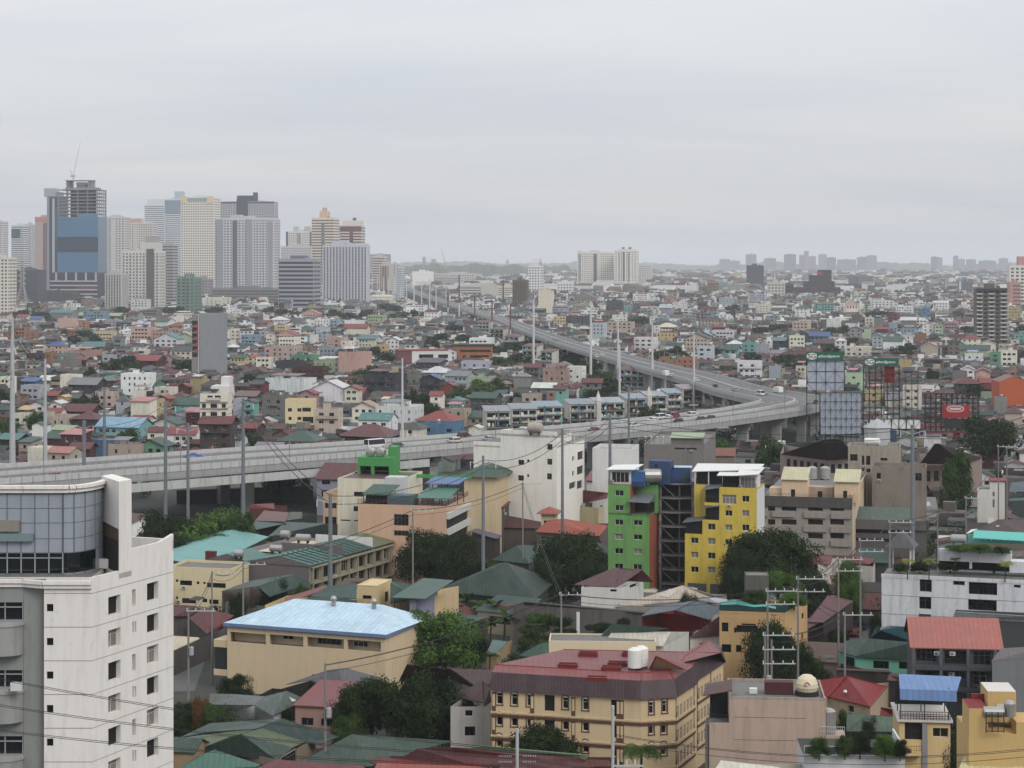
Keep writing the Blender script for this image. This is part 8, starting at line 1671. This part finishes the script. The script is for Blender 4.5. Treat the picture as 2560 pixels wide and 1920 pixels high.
 # steel monopoles, lamps, utility poles, wires
def mono(label,u,vt,Y,wb,wt=None,mat=None,red=0.,arms=0,grp='steel power line monopoles'):
 t=PY(u,vt,Y);h=t.z;c=thing('power_monopole',(t.x,Y,0),label=label,cat='power pole',group=grp);r0,r1=wb*Y/F/2,(wt or wb*.55)*Y/F/2;b=MB();m=mat or STEEL;n=7
 for k in range(n):
  z0,z1=h*k/n,h*(k+1)/n;ra,rb=r0+(r1-r0)*k/n,r0+(r1-r0)*(k+1)/n;mm=plain('pole_red_paint',(128,56,56),.6)if red and z0>=h*(1-red)-.1 else(PWHITE if red else m)
  b.tube((0,0,z0),(0,0,z1),ra,rb,mm,10);b.tube((0,0,z1-.35),(0,0,z1-.1),rb*1.12,rb*1.12,mm,10)
 b.build('shaft',c)
 for j in range(arms):
  q=MB();z=h-2-j*4.5
  for s_ in(-1,1):q.tube((0,0,z),(s_*2.6,-.6,z+.8),.12,.06,STEELW,6);q.tube((s_*2.6,-.6,z+.8),(s_*2.6,-.6,z-.6),.1,.1,FRAME,6)
  q.build('crossarm',c)
 return c
PWHITE=plain('pole_white',(190,190,192),.6)
mono('tallest tapered pale monopole at the far left behind the expressway',31,798,590,18,7,STEELW,arms=2);mono('second tapered pale monopole, right of the tallest one',113,898,610,13,5,STEELW,arms=0)
for a in(('grey monopole rising behind the condominium tower roof',210,1052,540,10,9),('grey monopole behind the expressway left of the cream walk-up block',261,968,640,9,6),('grey monopole before the left expressway pier',414,1004,500,10,7),('shorter grey monopole right of the left pier',470,1058,490,8,7),('grey monopole crossing the expressway left of the cream cottage',608,996,500,11,7),('thick near monopole in front of the rowhouse',826,1233,395,13,9),('thick monopole between the peach block and the off-white block',1208,1139,410,11,6),('monopole in front of the off-white block',1406,1072,440,9,6),('thick monopole left of the lime green block',1525,1036,440,10,7),('slim monopole crossing the expressway above the white windowless block',1572,965,560,6,5),('tall monopole in front of the blotchy concrete block',2281,1062,425,14,8)):mono(*a,arms=1)
for i,a in enumerate(((1006,895,640,9,4),(1334,748,1150,7,5),(1477,753,1120,7,5),(1545,802,1090,6,4),(1549,862,940,7,4),(1631,808,1010,7,4),(1735,836,905,6,4))):mono('%s white monopole from the left in the row climbing beside the right expressway'%ordw(i)if i else 'lone white tapered monopole behind the middle of the near expressway',*a,PWHITE)
for i,(u,vt,vb)in enumerate(((986,690,750),(1001,715,765),(1016,700,762),(1035,712,765),(1054,706,780),(1074,698,792),(1090,722,800),(931,690,735),(944,688,738),(959,692,745),(971,696,745))):mono('%s white pole in the far cluster left of the expressway'%ordw(i),u,vt,F*H/(vb-HV+8),4,2.4,PWHITE,grp='far white poles')
for i,(u,vt,vb)in enumerate(((1120,728,798),(1148,688,810),(1187,742,835),(1230,750,845),(1276,760,872),(1258,700,800))):mono('%s red and white pole beside the far expressway'%ordw(i),u,vt,F*H/(vb-HV),4,3,PWHITE,red=.6,grp='red and white poles')
LAMPG=plain('lamp_grey',(138,142,146),.5)
def lamp(label,x,y,z,h,a,name='street_lamp'):
 c=thing(name,(x,y,z),a,label=label,cat='street lamp',group='street lamps along the expressway');b=MB();b.tube((0,0,0),(0,0,h),.13,.08,LAMPG,6);b.build('post',c)
 b=MB();b.tube((0,0,h),(1.8,0,h+.5),.06,.05,LAMPG,5);b.box(1.6,-.2,h+.42,2.5,.2,h+.58,STEELW);b.build('lamp_head',c)
acc=0;n_=0;last=EO[0]
for i in range(1,96):
 acc+=math.hypot(EO[i][0]-EO[i-1][0],EO[i][1]-EO[i-1][1])
 if acc>34 and EO[i][1]<2600:
  acc=0;a=math.atan2(EI[i][1]-EO[i][1],EI[i][0]-EO[i][0]);lamp('%s street lamp on the outer parapet, counted from the near left end'%ordw(n_),EO[i][0],EO[i][1],ZD+1.15,9,a);n_+=1
UM=plain('pole_concrete',(142,140,136),.8,vary=.4)
UT=[]
def upole(label,u,vt,Y,arms=2,drum=False,dbl=False,zb=0.,aw=2.2):
 t=PY(u,vt,Y);h=t.z;c=thing('utility_pole',(t.x,Y,zb),label=label,cat='utility pole',group='utility poles of the near streets');b=MB();b.tube((0,0,0),(0,0,h-zb),.2,.13,UM,8)
 if dbl:b.tube((.9,0,0),(.9,0,h-zb-1),.2,.13,UM,8)
 b.build('shaft',c)
 for j in range(arms):
  q=MB();z=h-zb-.5-1.9*j;q.box(-.3,-.14,z,aw*2-.3,-.02,z+.14,STEELW)
  for k in range(4):q.tube((-.2+k*aw*.6,-.08,z+.14),(-.2+k*aw*.6,-.08,z+.5),.09,.06,FRAME,6)
  q.build('crossarm',c)
 if drum:q=MB();q.lathe([(.01,h-zb-7),(.35,h-zb-7),(.35,h-zb-5.8),(.01,h-zb-5.7)],plain('transformer',(166,168,166),.6),.5,-.3,10);q.build('transformer',c)
 UT.append(Vector((t.x,Y,h-.3)));return t
UP=[upole('utility pole in front of the cream and mint house',530,1428,330,1),upole('utility pole on the right corner of the cream and mint house',608,1405,355,1),upole('utility pole with a white transformer on the far left street',471,1520,300,1,True),upole('slim pole with transformer in front of the worn grey corrugated roof',813,1658,262,0,True),upole('utility pole behind the taupe salmon roofed house',1307,1205,430,1),upole('thin pole before the peach block',1032,1272,385,1),upole('slim pole before the compound wall',1403,1480,300,1),upole('utility pole rising left of the tan corner building netting',1919,1470,290,2),upole('double utility pole with three crossarms before the dark tree',1912,1580,268,3,True,True),upole('tall pole with two long crossarms right of the tan building',1995,1440,300,2),upole('pole with crossarms left of the street tree',2096,1392,330,2),upole('pole with crossarms beside the gazebo',2151,1345,345,2),upole('street pole with diagonal brace near the mint walled house',2112,1530,290,1),upole('pole behind the maroon roofed street house',2225,1300,370,2),upole('slim pole at the foot of the tall right monopole',2344,1290,380,0),upole('pole right of the round topped tree',2415,1240,410,1),upole('pole before the second school wing',2496,1112,470,1),upole('rightmost pole near the red lattice billboard',2517,1115,470,1)]
def wire(label,a,b_,sag,n=3,dz=1.1,r=.035,grp='overhead wires'):
 c=MB();o=Vector(a)
 for k in range(n):
  pr=None
  for i in range(17):
   t=i/16;p=Vector(a).lerp(Vector(b_),t)-o;p.z-=sag*4*t*(1-t)+dz*(k//2);p.y+=.5*(k%2)
   if pr:c.tube(pr,p,r,r,DKMETAL,4,False)
   pr=p
 w_=c.build('overhead_wire',None,label=label,cat='wire',group=grp);w_.location=o
nm=mono('near steel monopole with insulator strings at the bottom centre',1293,1822,150,8.6,8,STEELW);q=MB()
for s_ in(-1,1):
 for j in range(2):
  for k in range(8):q.lathe([(.01,-.03),(.09,0),(.01,.03)],PWHITE,0,0,8);i0=len(q.v)-24;q.v[i0:]=[(s_*(.45+k*.13)+z_,y_-.2,-2.0-.42*j+x_)for x_,y_,z_ in q.v[i0:]]
q.build('insulator_strings',nm).location=(0,0,PY(1293,1822,150).z)
nm=mono('near steel monopole with a low crossarm before the mansard block',1532,1764,190,9,8,STEELW);q=MB();z=PY(1532,1764,190).z;q.box(0,-.1,z-5.8,2.9,.05,z-5.65,STEELW)
for k in range(3):q.tube((.5+k*.8,0,z-5.6),(.5+k*.8,0,z-5.1),.1,.06,PWHITE,6)
q.build('crossarm',nm)
m1=PY(1285,1893,150)
for k,(dv,l)in enumerate(((0,'upper'),(40,'middle'),(78,'lower'))):wire('%s pair of wires crossing in front of the condominium tower'%l,m1+Vector((0,0,-k*.6+.5)),PY(-60,1688+dv*1.7,172),.6,2,.3,.028)
wire('wires running right from the near insulator monopole',m1,PY(2700,1985,150),1.2,4,.5,.028);wire('wires between the two bottom monopoles and the right edge',PY(1532,1838,190),PY(2620,1870,185),1.5,3,.6,.028)
for i,(a,b_)in enumerate(((0,1),(2,0),(1,5),(5,4),(4,6),(6,7),(7,9),(9,10),(10,11),(8,12),(12,9),(11,13),(13,15),(15,17),(3,6),(14,13))):wire('%s street wire span between utility poles, counted from the left'%ordw(i),UT[a],UT[b_],1.2,3,.9,.04)
for i,(a,b_)in enumerate((((826,1240,395),(1208,1150,410)),((1208,1150,410),(1406,1082,440)),((1406,1082,440),(1525,1045,440)),((608,1006,500),(826,1240,395)),((414,1014,500),(608,1004,500)),((210,1062,540),(414,1012,500)),((1525,1046,440),(2281,1075,425)),((31,815,590),(-60,770,520)),((31,930,590),(-80,960,540)),((31,815,590),(113,905,610)),((2281,1075,425),(2640,1010,420)))):wire('%s high wire span between steel monopoles, from the left'%ordw(i),PY(*a),PY(*b_),2.2,4,1.6,.045)
# vehicles
TYRE=plain('tyre',(30,30,32),.9)
def car(label,u,v,col,kind='car',z=ZD,rz=None,name=None):
 p=P(u,v,z+.7);p.z=z+.03;j=min(range(len(EO)-1),key=lambda k:(EO[k][0]+EI[k][0]-2*p.x)**2+(EO[k][1]+EI[k][1]-2*p.y)**2)
 a=rz if rz is not None else math.atan2(EO[j+1][1]-EO[j][1],EO[j+1][0]-EO[j][0]);nm_,L_,W2,h1,h2,prof={'car':('car',4.4,.88,.75,1.42,(.2,.32,.72,.92)),'suv':('car',4.7,.95,.9,1.75,(.04,.1,.68,.82)),'van':('van',5.2,.95,1.0,2.1,(.02,.04,.8,.92)),'bus':('minibus',7.2,1.05,1.1,2.7,(.01,.02,.9,.98)),'truck':('truck',6.2,1.05,1.0,2.4,(.72,.74,.9,.96))}[kind]
 c=thing(name or nm_,p,a,label=label,cat={'suv':'car'}.get(kind,nm_),group='vehicles on the expressway' if z>5 else 'vehicles in the near streets');m=plain('paint_%d_%d_%d'%col,col,.35,.1,.5);x=lambda t:-L_/2+L_*t;b=MB()
 P0=[(x(0),.35),(x(0),h1*.9),(x(.02),h1),(x(prof[0]),h1),(x(prof[1]),h2),(x(prof[2]),h2),(x(prof[3]),h1),(x(.98),h1*.88),(x(1),.5),(x(1),.35)]
 i=len(b.v);n=len(P0);k=b.mi(m)
 for s_,in_ in((-1,0),(1,0)):
  for(xx,zz)in P0:b.v.append((xx,s_*(W2-(.16 if zz>h1+.1 else 0)),zz))
 for t in range(n):u2=(t+1)%n;b.f.append((i+t,i+u2,i+n+u2,i+n+t));b.m.append(k)
 b.f+=[tuple(i+t for t in range(n)),tuple(i+n+t for t in reversed(range(n)))];b.m+=[k,k]
 if kind=='truck':b.box(x(0),-W2,.9,x(.7),W2,2.6,plain('cargo_%d'%col[0],col,.6))
 b.build('body',c);g=MB();t0,t1,t2,t3=prof;e=.04;w_=W2-.12
 for s_ in(-1,1):g.face([(x(t0+.05),s_*(W2-.0),h1+.04),(x(t3-.04),s_*(W2-.0),h1+.04),(x(t2-.01),s_*(w_-.02),h2-.12),(x(t1+.02),s_*(w_-.02),h2-.12)],GLASS)
 g.face([(x(t3)+e,-w_,h1+.05),(x(t3)+e,w_,h1+.05),(x(t2)+e,w_,h2-.06),(x(t2)+e,-w_,h2-.06)],GLASS);g.face([(x(t0)-e,w_,h1+.05),(x(t0)-e,-w_,h1+.05),(x(t1)-e,-w_,h2-.06),(x(t1)-e,w_,h2-.06)],GLASS)
 if kind!='truck':g.build('window_glass',c)
 for xx in(x(.2),x(.8)):
  for s_ in(-1,1):q=MB();q.tube((0,s_*(W2-.2),.33),(0,s_*(W2+.01),.33),.33,.33,TYRE,10);q.tube((0,s_*(W2+.011),.33),(0,s_*(W2+.02),.33),.18,.18,STEELW,8);q.build('wheel',c).location=(xx,0,0)
WH,SV,BK,RD,GY=(206,206,206),(168,170,174),(34,34,38),(150,36,42),(90,94,102)
for a in(('dark red car on the left end of the expressway',135,1188,RD),('white minibus with a dark window row on the near expressway',938,1114,WH,'bus'),('grey car following closely right of the white minibus',992,1112,GY),('cream white suv behind a dark car on the near expressway',1140,1101,(200,194,176),'suv'),('maroon wagon on the far lane above the cream suv',1160,1088,(110,60,66),'suv'),('low silver car left of the off-white block roof',1222,1095,SV),('white van partly behind the off-white block roof tank',1272,1084,WH,'van'),('white car left of the big concrete roof tank',1312,1076,WH),('red car on the near lane right of the concrete roof tank',1485,1073,(170,44,50)),('white suv in the middle of the near expressway',1583,1063,WH,'suv'),('leading white car of the queue under the tenements',1632,1048,WH),('white van in the queue under the tenements',1652,1043,WH,'van'),('white car tucked before the red van',1670,1042,WH),('bright red van in the queue',1686,1040,(186,36,42),'van'),('black car below the red van',1696,1051,BK),('white car right of the red van',1730,1036,WH,'suv'),('dark red car right of the black car',1752,1046,(110,50,56)),('black car near the red arrow signs',1777,1043,BK),('white van coming round the bend',1901,984,WH,'van'),('white pick-up at the top of the bend',1945,978,WH,'truck'),('silver car before the bend',1838,973,SV),('dark car before the silver car',1788,964,BK),('white sedan beside the monopole on the right leg',1742,949,WH),('white truck on the right leg',1664,936,WH,'truck'),('white car right of the white truck',1680,938,WH),('white car on the shadowed lane of the right leg',1646,912,SV),('white car between the lamp posts of the right leg',1506,886,WH),('white car left of another on the upper right leg',1491,890,WH),('black motorcar at the outer rim of the bend',2040,1004,BK),('small white car far up the expressway',1172,790,WH),('tiny dark car far up the expressway',1140,775,BK),('white car halfway up the far expressway',1388,834,WH),('grey car halfway up the far expressway',1420,845,GY)):car(*a)
for a in(('blue parked car behind the white garden block corner',2160,1562,(52,66,110),'car',0.05,1.2),('red parked car half hidden by the hedge',2140,1580,(150,40,40),'car',.05,1.2),('white truck on the street right of the round tree',2400,1308,WH,'truck',.05,.9),('white parked van near the tan building street',2040,1660,WH,'van',.05,1.3)):car(*a)
def tarp():
 p=P(482,1140,ZD+.8);c=MB();m=plain('tarp_blue',(40,84,180),.6);r=random.Random(3);g=[[(x*.8-2.8,y*.7,ZD+.1-p.z+max(0,1.5-abs(x-3.5)*.32-abs(y-2)*.3)+r.uniform(0,.2))for x in range(8)]for y in range(5)]
 for y in range(4):
  for x in range(7):c.face([g[y][x],g[y][x+1],g[y+1][x+1],g[y+1][x]],m)
 c.build('tarpaulin',None,label='crumpled bright blue tarpaulin on the left part of the expressway',cat='tarpaulin').location=p
tarp()
def person(u,v,z):
 p=P(u,v,z);root=thing('person',p,label='person in an orange shirt walking behind the expressway parapet',cat='person');me=bpy.data.meshes.new('body')
 V=[(0,0,.95),(0,0,1.2),(0,0,1.45),(0,0,1.56),(0,0,1.72),(.2,0,1.42),(.3,.05,1.1),(.32,-.1,.88),(-.2,0,1.42),(-.3,-.05,1.1),(-.32,-.15,.88),(.1,0,.88),(.13,-.1,.48),(.12,0,.06),(-.1,0,.88),(-.14,.08,.48),(-.12,.2,.06)]
 E_=[(0,1),(1,2),(2,3),(3,4),(2,5),(5,6),(6,7),(2,8),(8,9),(9,10),(0,11),(11,12),(12,13),(0,14),(14,15),(15,16)]
 me.from_pydata(V,E_,[]);o=bpy.data.objects.new('body',me);COL.objects.link(o);o.parent=root;me.skin_vertices or me.attributes
 o.modifiers.new('s','SKIN');rr=[.15,.14,.16,.06,.1,.07,.05,.035,.07,.05,.035,.09,.065,.045,.09,.065,.045]
 for i,d in enumerate(me.skin_vertices[0].data):d.radius=(rr[i],rr[i]*.8);d.use_root=i==0
 o.modifiers.new('u','SUBSURF').levels=1;me.materials.append(plain('orange_shirt',(220,120,60),.9))
person(531,1128,ZD+.03)
for u,v,l in((1825,1720,'left'),(1891,1713,'middle'),(2113,1729,'right')):
 t=PY(u,v,285);c=thing('globe_lamp',(t.x,285,0),label='%s of the three white globe lamps behind the pinkish building'%l,cat='lamp');q=MB();q.tube((0,0,0),(0,0,t.z-.2),.06,.05,DKMETAL,6);q.build('post',c);q=MB();q.lathe([(.02,t.z-.25),(.22,t.z-.15),(.28,t.z),(.2,t.z+.18),(.02,t.z+.26)],WHT,n=12);q.build('globe',c)
 # the uncountable sprawl between and beyond, as stuff
rnd=random.Random(21)
GRIDC={}
for(x,y,r,s)in FOOT:GRIDC.setdefault((int(x//60),int(y//60)),[]).append((x,y,r))
def taken(x,y,r):
 gx,gy=int(x//60),int(y//60)
 for i in(-1,0,1):
  for j in(-1,0,1):
   for(a,b_,q)in GRIDC.get((gx+i,gy+j),()):
    if(a-x)**2+(b_-y)**2<(q*.85+r)**2:return True
 return False
CL=[lerp(o,i,.5)for o,i in zip(EO,EI)]
def on_road(x,y,m):
 if y<680:m+=14
 for a in CL:
  if abs(a[0]-x)<m+40 and abs(a[1]-y)<m+40 and(a[0]-x)**2+(a[1]-y)**2<m*m:return True
 for k in range(len(CL)-1):
  if CL[k][1]>900 and CL[k][1]-60<y<CL[k+1][1]+60:
   t=(y-CL[k][1])/max(1,CL[k+1][1]-CL[k][1]);
   if-.2<t<1.2 and abs(CL[k][0]+(CL[k+1][0]-CL[k][0])*t-x)<m:return True
 return False
KB={}
for k in KEEP:
 for c in range(int(k[0]//40),int(k[2]//40)+1):KB.setdefault(c,[]).append(k)
def hides(u0,v0,u1,Y,hpx):
 for c in range(int(u0//40),int(u1//40)+1):
  for k in KB.get(c,()):
   if Y<k[4]-2 and k[0]<u1 and k[2]>u0 and v0<k[3]and v0+hpx>k[1]:return True
 return False
FW=[plain('far_wall_%d'%i,c,.85,vary=.35)for i,c in enumerate(((204,204,202),(196,190,172),(152,142,130),(138,122,110),(120,120,118),(96,96,98),(144,152,160),(164,132,118),(150,164,156),(176,166,138),(96,88,84),(214,214,212),(138,158,160),(128,116,110),(84,84,86),(108,104,98),(206,204,200),(120,116,110)))]
FR=[plain('far_roof_%d'%i,c,.7,vary=.5)for i,c in enumerate(((118,44,42),(96,40,42),(48,76,66),(62,92,84),(104,104,106),(132,130,126),(74,66,62),(112,84,72),(70,72,76),(176,174,170),(84,104,116),(106,50,46),(88,96,86),(140,130,118)))]
FP=plain('far_pane',(52,56,64),.3,vary=.4)
FWF=FW+[FW[0],FW[11],FW[0],FW[16],FW[11],FW[1],FW[0],FW[6]]
def simple_house(b,x,y,w_,d_,h,yaw,wm,rm,kind,pane=True,fl=3.0):
 c,sn=math.cos(yaw),math.sin(yaw)
 def T_(a,e_,z):return(x+a*c+e_*sn,y-a*sn+e_*c,z)
 W2,D2=w_/2,d_/2;i=len(b.v);k=b.mi(wm);kr=b.mi(rm)
 b.v+=[T_(-W2,-D2,0),T_(W2,-D2,0),T_(W2,D2,0),T_(-W2,D2,0),T_(-W2,-D2,h),T_(W2,-D2,h),T_(W2,D2,h),T_(-W2,D2,h)]
 for q in((0,1,5,4),(1,2,6,5),(2,3,7,6),(3,0,4,7)):b.f.append(tuple(i+a for a in q));b.m.append(k)
 if kind==0:
  b.f.append((i+4,i+5,i+6,i+7));b.m.append(k if rnd.random()<.6 else kr)
  if w_>7 and rnd.random()<.6:
   a=rnd.uniform(-.3,.1)*w_;e_=rnd.uniform(-.2,.1)*d_;j=len(b.v);s_=rnd.uniform(1.5,3)
   b.v+=[T_(a+p*s_,e_+q*s_,z)for z in(h,h+2.4)for p,q in((0,0),(1.4,0),(1.4,1.2),(0,1.2))]
   for q in((0,1,5,4),(1,2,6,5),(2,3,7,6),(3,0,4,7),(4,5,6,7)):b.f.append(tuple(j+t for t in q));b.m.append(k)
 elif kind==1:
  o=.5;r=(D2+o)*.45
  b.face([T_(-W2-o,-D2-o,h),T_(W2+o,-D2-o,h),T_(W2+o,0,h+r),T_(-W2-o,0,h+r)],rm)
  b.face([T_(W2+o,D2+o,h),T_(-W2-o,D2+o,h),T_(-W2-o,0,h+r),T_(W2+o,0,h+r)],rm)
  b.face([T_(W2,-D2,h),T_(W2,D2,h),T_(W2,0,h+r-.1)],wm)
 elif kind==2:
  o=.5;r=(W2+o)*.45
  b.face([T_(-W2-o,-D2-o,h),T_(0,-D2-o,h+r),T_(0,D2+o,h+r),T_(-W2-o,D2+o,h)],rm)
  b.face([T_(0,-D2-o,h+r),T_(W2+o,-D2-o,h),T_(W2+o,D2+o,h),T_(0,D2+o,h+r)],rm)
  b.face([T_(-W2,-D2,h),T_(W2,-D2,h),T_(0,-D2,h+r-.1)],wm)
 elif kind==3:
  o=.5;r=min(W2,D2)*.5;e_=max(0,W2-D2)
  b.face([T_(-W2-o,-D2-o,h),T_(W2+o,-D2-o,h),T_(e_,0,h+r),T_(-e_,0,h+r)],rm)
  b.face([T_(W2+o,-D2-o,h),T_(W2+o,D2+o,h),T_(e_,0,h+r)],rm)
  b.face([T_(-W2-o,D2+o,h),T_(-W2-o,-D2-o,h),T_(-e_,0,h+r)],rm)
 else:
  o=.4;r=d_*.22
  b.face([T_(-W2-o,-D2-o,h),T_(W2+o,-D2-o,h),T_(W2+o,D2+o,h+r),T_(-W2-o,D2+o,h+r)],rm)
  b.face([T_(W2,-D2,h),T_(W2,D2,h),T_(W2,D2,h+r)],wm)
 for _ in range(rnd.choice((0,1,1,2))):
  pa,pb=rnd.uniform(-.9,.5)*W2,rnd.uniform(-.9,.1)*D2;pw,pd=rnd.uniform(.8,W2*.9),rnd.uniform(.8,D2*.8);zz=lambda e_:h+.07+(0 if kind in(0,3)else((e_+D2+.5)*.45 if kind==1 else(e_+D2+.4)*.22))
  if kind in(0,1,4):b.face([T_(pa,pb,zz(pb)),T_(pa+pw,pb,zz(pb)),T_(pa+pw,pb+pd,zz(pb+pd)),T_(pa,pb+pd,zz(pb+pd))],rnd.choice(FR))
 if kind==0 and rnd.random()<.5:
  a,e_=rnd.uniform(-.7,.5)*W2,rnd.uniform(-.7,.4)*D2;s_=rnd.uniform(.8,2.2);r_=rnd.choice(FR);zt_=h+rnd.uniform(1.8,2.6);b.face([T_(a,e_,zt_),T_(a+s_*2,e_,zt_),T_(a+s_*2,e_+s_*1.6,zt_+.4),T_(a,e_+s_*1.6,zt_+.4)],r_)
 if pane:
  n=max(1,int(w_/3.2));st=w_/n;z=h-fl+.9
  ww=rnd.uniform(.9,min(2.2,st*.75));strip_=rnd.random()<.15
  while z>.3 and z>h-3*fl:
   if strip_:b.face([T_(-W2+.4,-D2-.05,z),T_(W2-.4,-D2-.05,z),T_(W2-.4,-D2-.05,z+1.3),T_(-W2+.4,-D2-.05,z+1.3)],FP)
   else:
    for j in range(n):
     if rnd.random()<.2:continue
     a=-W2+st*(j+.5)-ww/2;b.face([T_(a,-D2-.05,z),T_(a+ww,-D2-.05,z),T_(a+ww,-D2-.05,z+1.2),T_(a,-D2-.05,z+1.2)],FP)
   if rnd.random()<.5:b.face([T_(W2+.05,-D2*.3,z),T_(W2+.05,D2*.1,z),T_(W2+.05,D2*.1,z+1.2),T_(W2+.05,-D2*.3,z+1.2)],FP)
   z-=fl
def sprawl(name,Y0,Y1,tries,size,hs,label,redness,cover,check=True,ymin_u=-30):
 b=MB();made=0;occ={}
 for _ in range(tries):
  t=rnd.random();Y=math.sqrt(Y0*Y0+t*(Y1*Y1-Y0*Y0));u=rnd.uniform(-60,2620);x=(u-1280)*Y/F
  w_=rnd.uniform(*size);d_=rnd.uniform(*size)*.8;r=math.hypot(w_,d_)/2*.8
  cell=(int(x//(size[1]*1.2)),int(Y//(size[1]*1.2)));bad=False
  for i in(-1,0,1):
   for j in(-1,0,1):
    for(a,e_,q)in occ.get((cell[0]+i,cell[1]+j),()):
     if(a-x)**2+(e_-Y)**2<((q+r)*cover)**2:bad=True;break
    if bad:break
   if bad:break
  if bad or taken(x,Y,r*.6)or on_road(x,Y,17+r):continue
  h=rnd.choice(hs)*rnd.uniform(.9,1.1)
  if check:
   ok=False
   for hh in(h,3.4,2.6):
    p=F/Y;v0=HV+(H-hh-1.5)*p
    if not hides(u-w_*p/2,v0,u+w_*p/2,Y,hh*p):ok=True;h=hh;break
   if not ok:continue
  occ.setdefault(cell,[]).append((x,Y,r))
  red=rnd.random()<redness
  kind=rnd.choice((1,1,2,3,4,4,4))if red or rnd.random()<.25 else 0
  rm=rnd.choice(FR[:4]+FR[:3]+FR[6:9]+FR[11:12])if red and rnd.random()<.75 else rnd.choice(FR)
  simple_house(b,x,Y,w_,d_,h,R(rnd.choice((8,14,18,22,100,30)))if h<8 else R(rnd.choice((8,14,18))),rnd.choice(FW if Y<1150 else FWF),rm,kind,Y<3600)
  made+=1
 print(name,made)
 o=b.build(name,kind='stuff',label=label,cat='houses');return o
sprawl('low_houses',330,640,2600,(6,12),(3.2,4,6),'packed low tin roofs filling the gaps of the near blocks',.55,.8)
sprawl('packed_houses',640,1150,20000,(4.5,10),(3.2,3.2,4.5,6,6,8),'dense small houses with red and green tin roofs behind the expressway',.7,.64)
sprawl('packed_houses',1150,1900,24000,(5,12),(4.5,6,6,9,9,12),'dense mixed houses of the middle distance',.42,.7)
sprawl('city_sprawl',1900,3600,38000,(7,17),(6,7,9,12,12,16),'pale dense city blocks below the skyline',.12,.8,check=True)
sprawl('city_sprawl',3600,9500,22000,(14,36),(7,9,12,12,16,22),'endless pale low city thinning into the haze',.05,.9,check=False)
def clumps(name,Y0,Y1,n,size,nl,leaf,label):
 v=[];f=[];m=[];r=random.Random(5)
 for _ in range(n):
  Y=math.sqrt(Y0*Y0+r.random()*(Y1*Y1-Y0*Y0));u=r.uniform(-40,2600);x=(u-1280)*Y/F;s=r.uniform(*size)
  if taken(x,Y,s*.3)or on_road(x,Y,16):continue
  hh=s*r.uniform(.9,1.3);p=F/Y
  if hides(u-s*p,HV+(H-hh*1.6)*p,u+s*p,Y,hh*p):hh=2.5;s*=.8
  if hides(u-s*p,HV+(H-hh*1.6)*p,u+s*p,Y,hh*p):continue
  k=r.choice((0,0,0,1))
  for _ in range(nl):
   d=Vector((r.gauss(0,1),r.gauss(0,1),r.gauss(0,1))).normalized();c=Vector((x,Y,hh*.75))+Vector((d.x*s,d.y*s,d.z*hh*.75))*r.uniform(.6,1)
   a=(d+Vector((r.uniform(-.8,.8),r.uniform(-.8,.8),r.uniform(0,1)))).normalized();e1=a.orthogonal().normalized();e2=a.cross(e1);q=leaf*r.uniform(.6,1.4);i=len(v)
   v+=[tuple(c-e1*q),tuple(c-e2*q*.6),tuple(c+e1*q),tuple(c+e2*q*.6)];f.append((i,i+1,i+2,i+3));m.append(k)
 me=bpy.data.meshes.new(name);me.from_pydata(v,[],f);me.materials.append(LM['d']);me.materials.append(LM['m']);me.polygons.foreach_set('material_index',m)
 o=bpy.data.objects.new(name,me);COL.objects.link(o);tag(o,label,'vegetation',kind='stuff')
clumps('undergrowth',250,640,900,(1.5,4),130,.32,'dark undergrowth and small trees between the near houses')
clumps('scattered_greenery',640,1900,3800,(2.5,6),60,.7,'scattered dark trees between the small houses')
clumps('scattered_greenery',1900,5200,2200,(6,13),40,1.9,'distant dark tree clumps in the pale city')
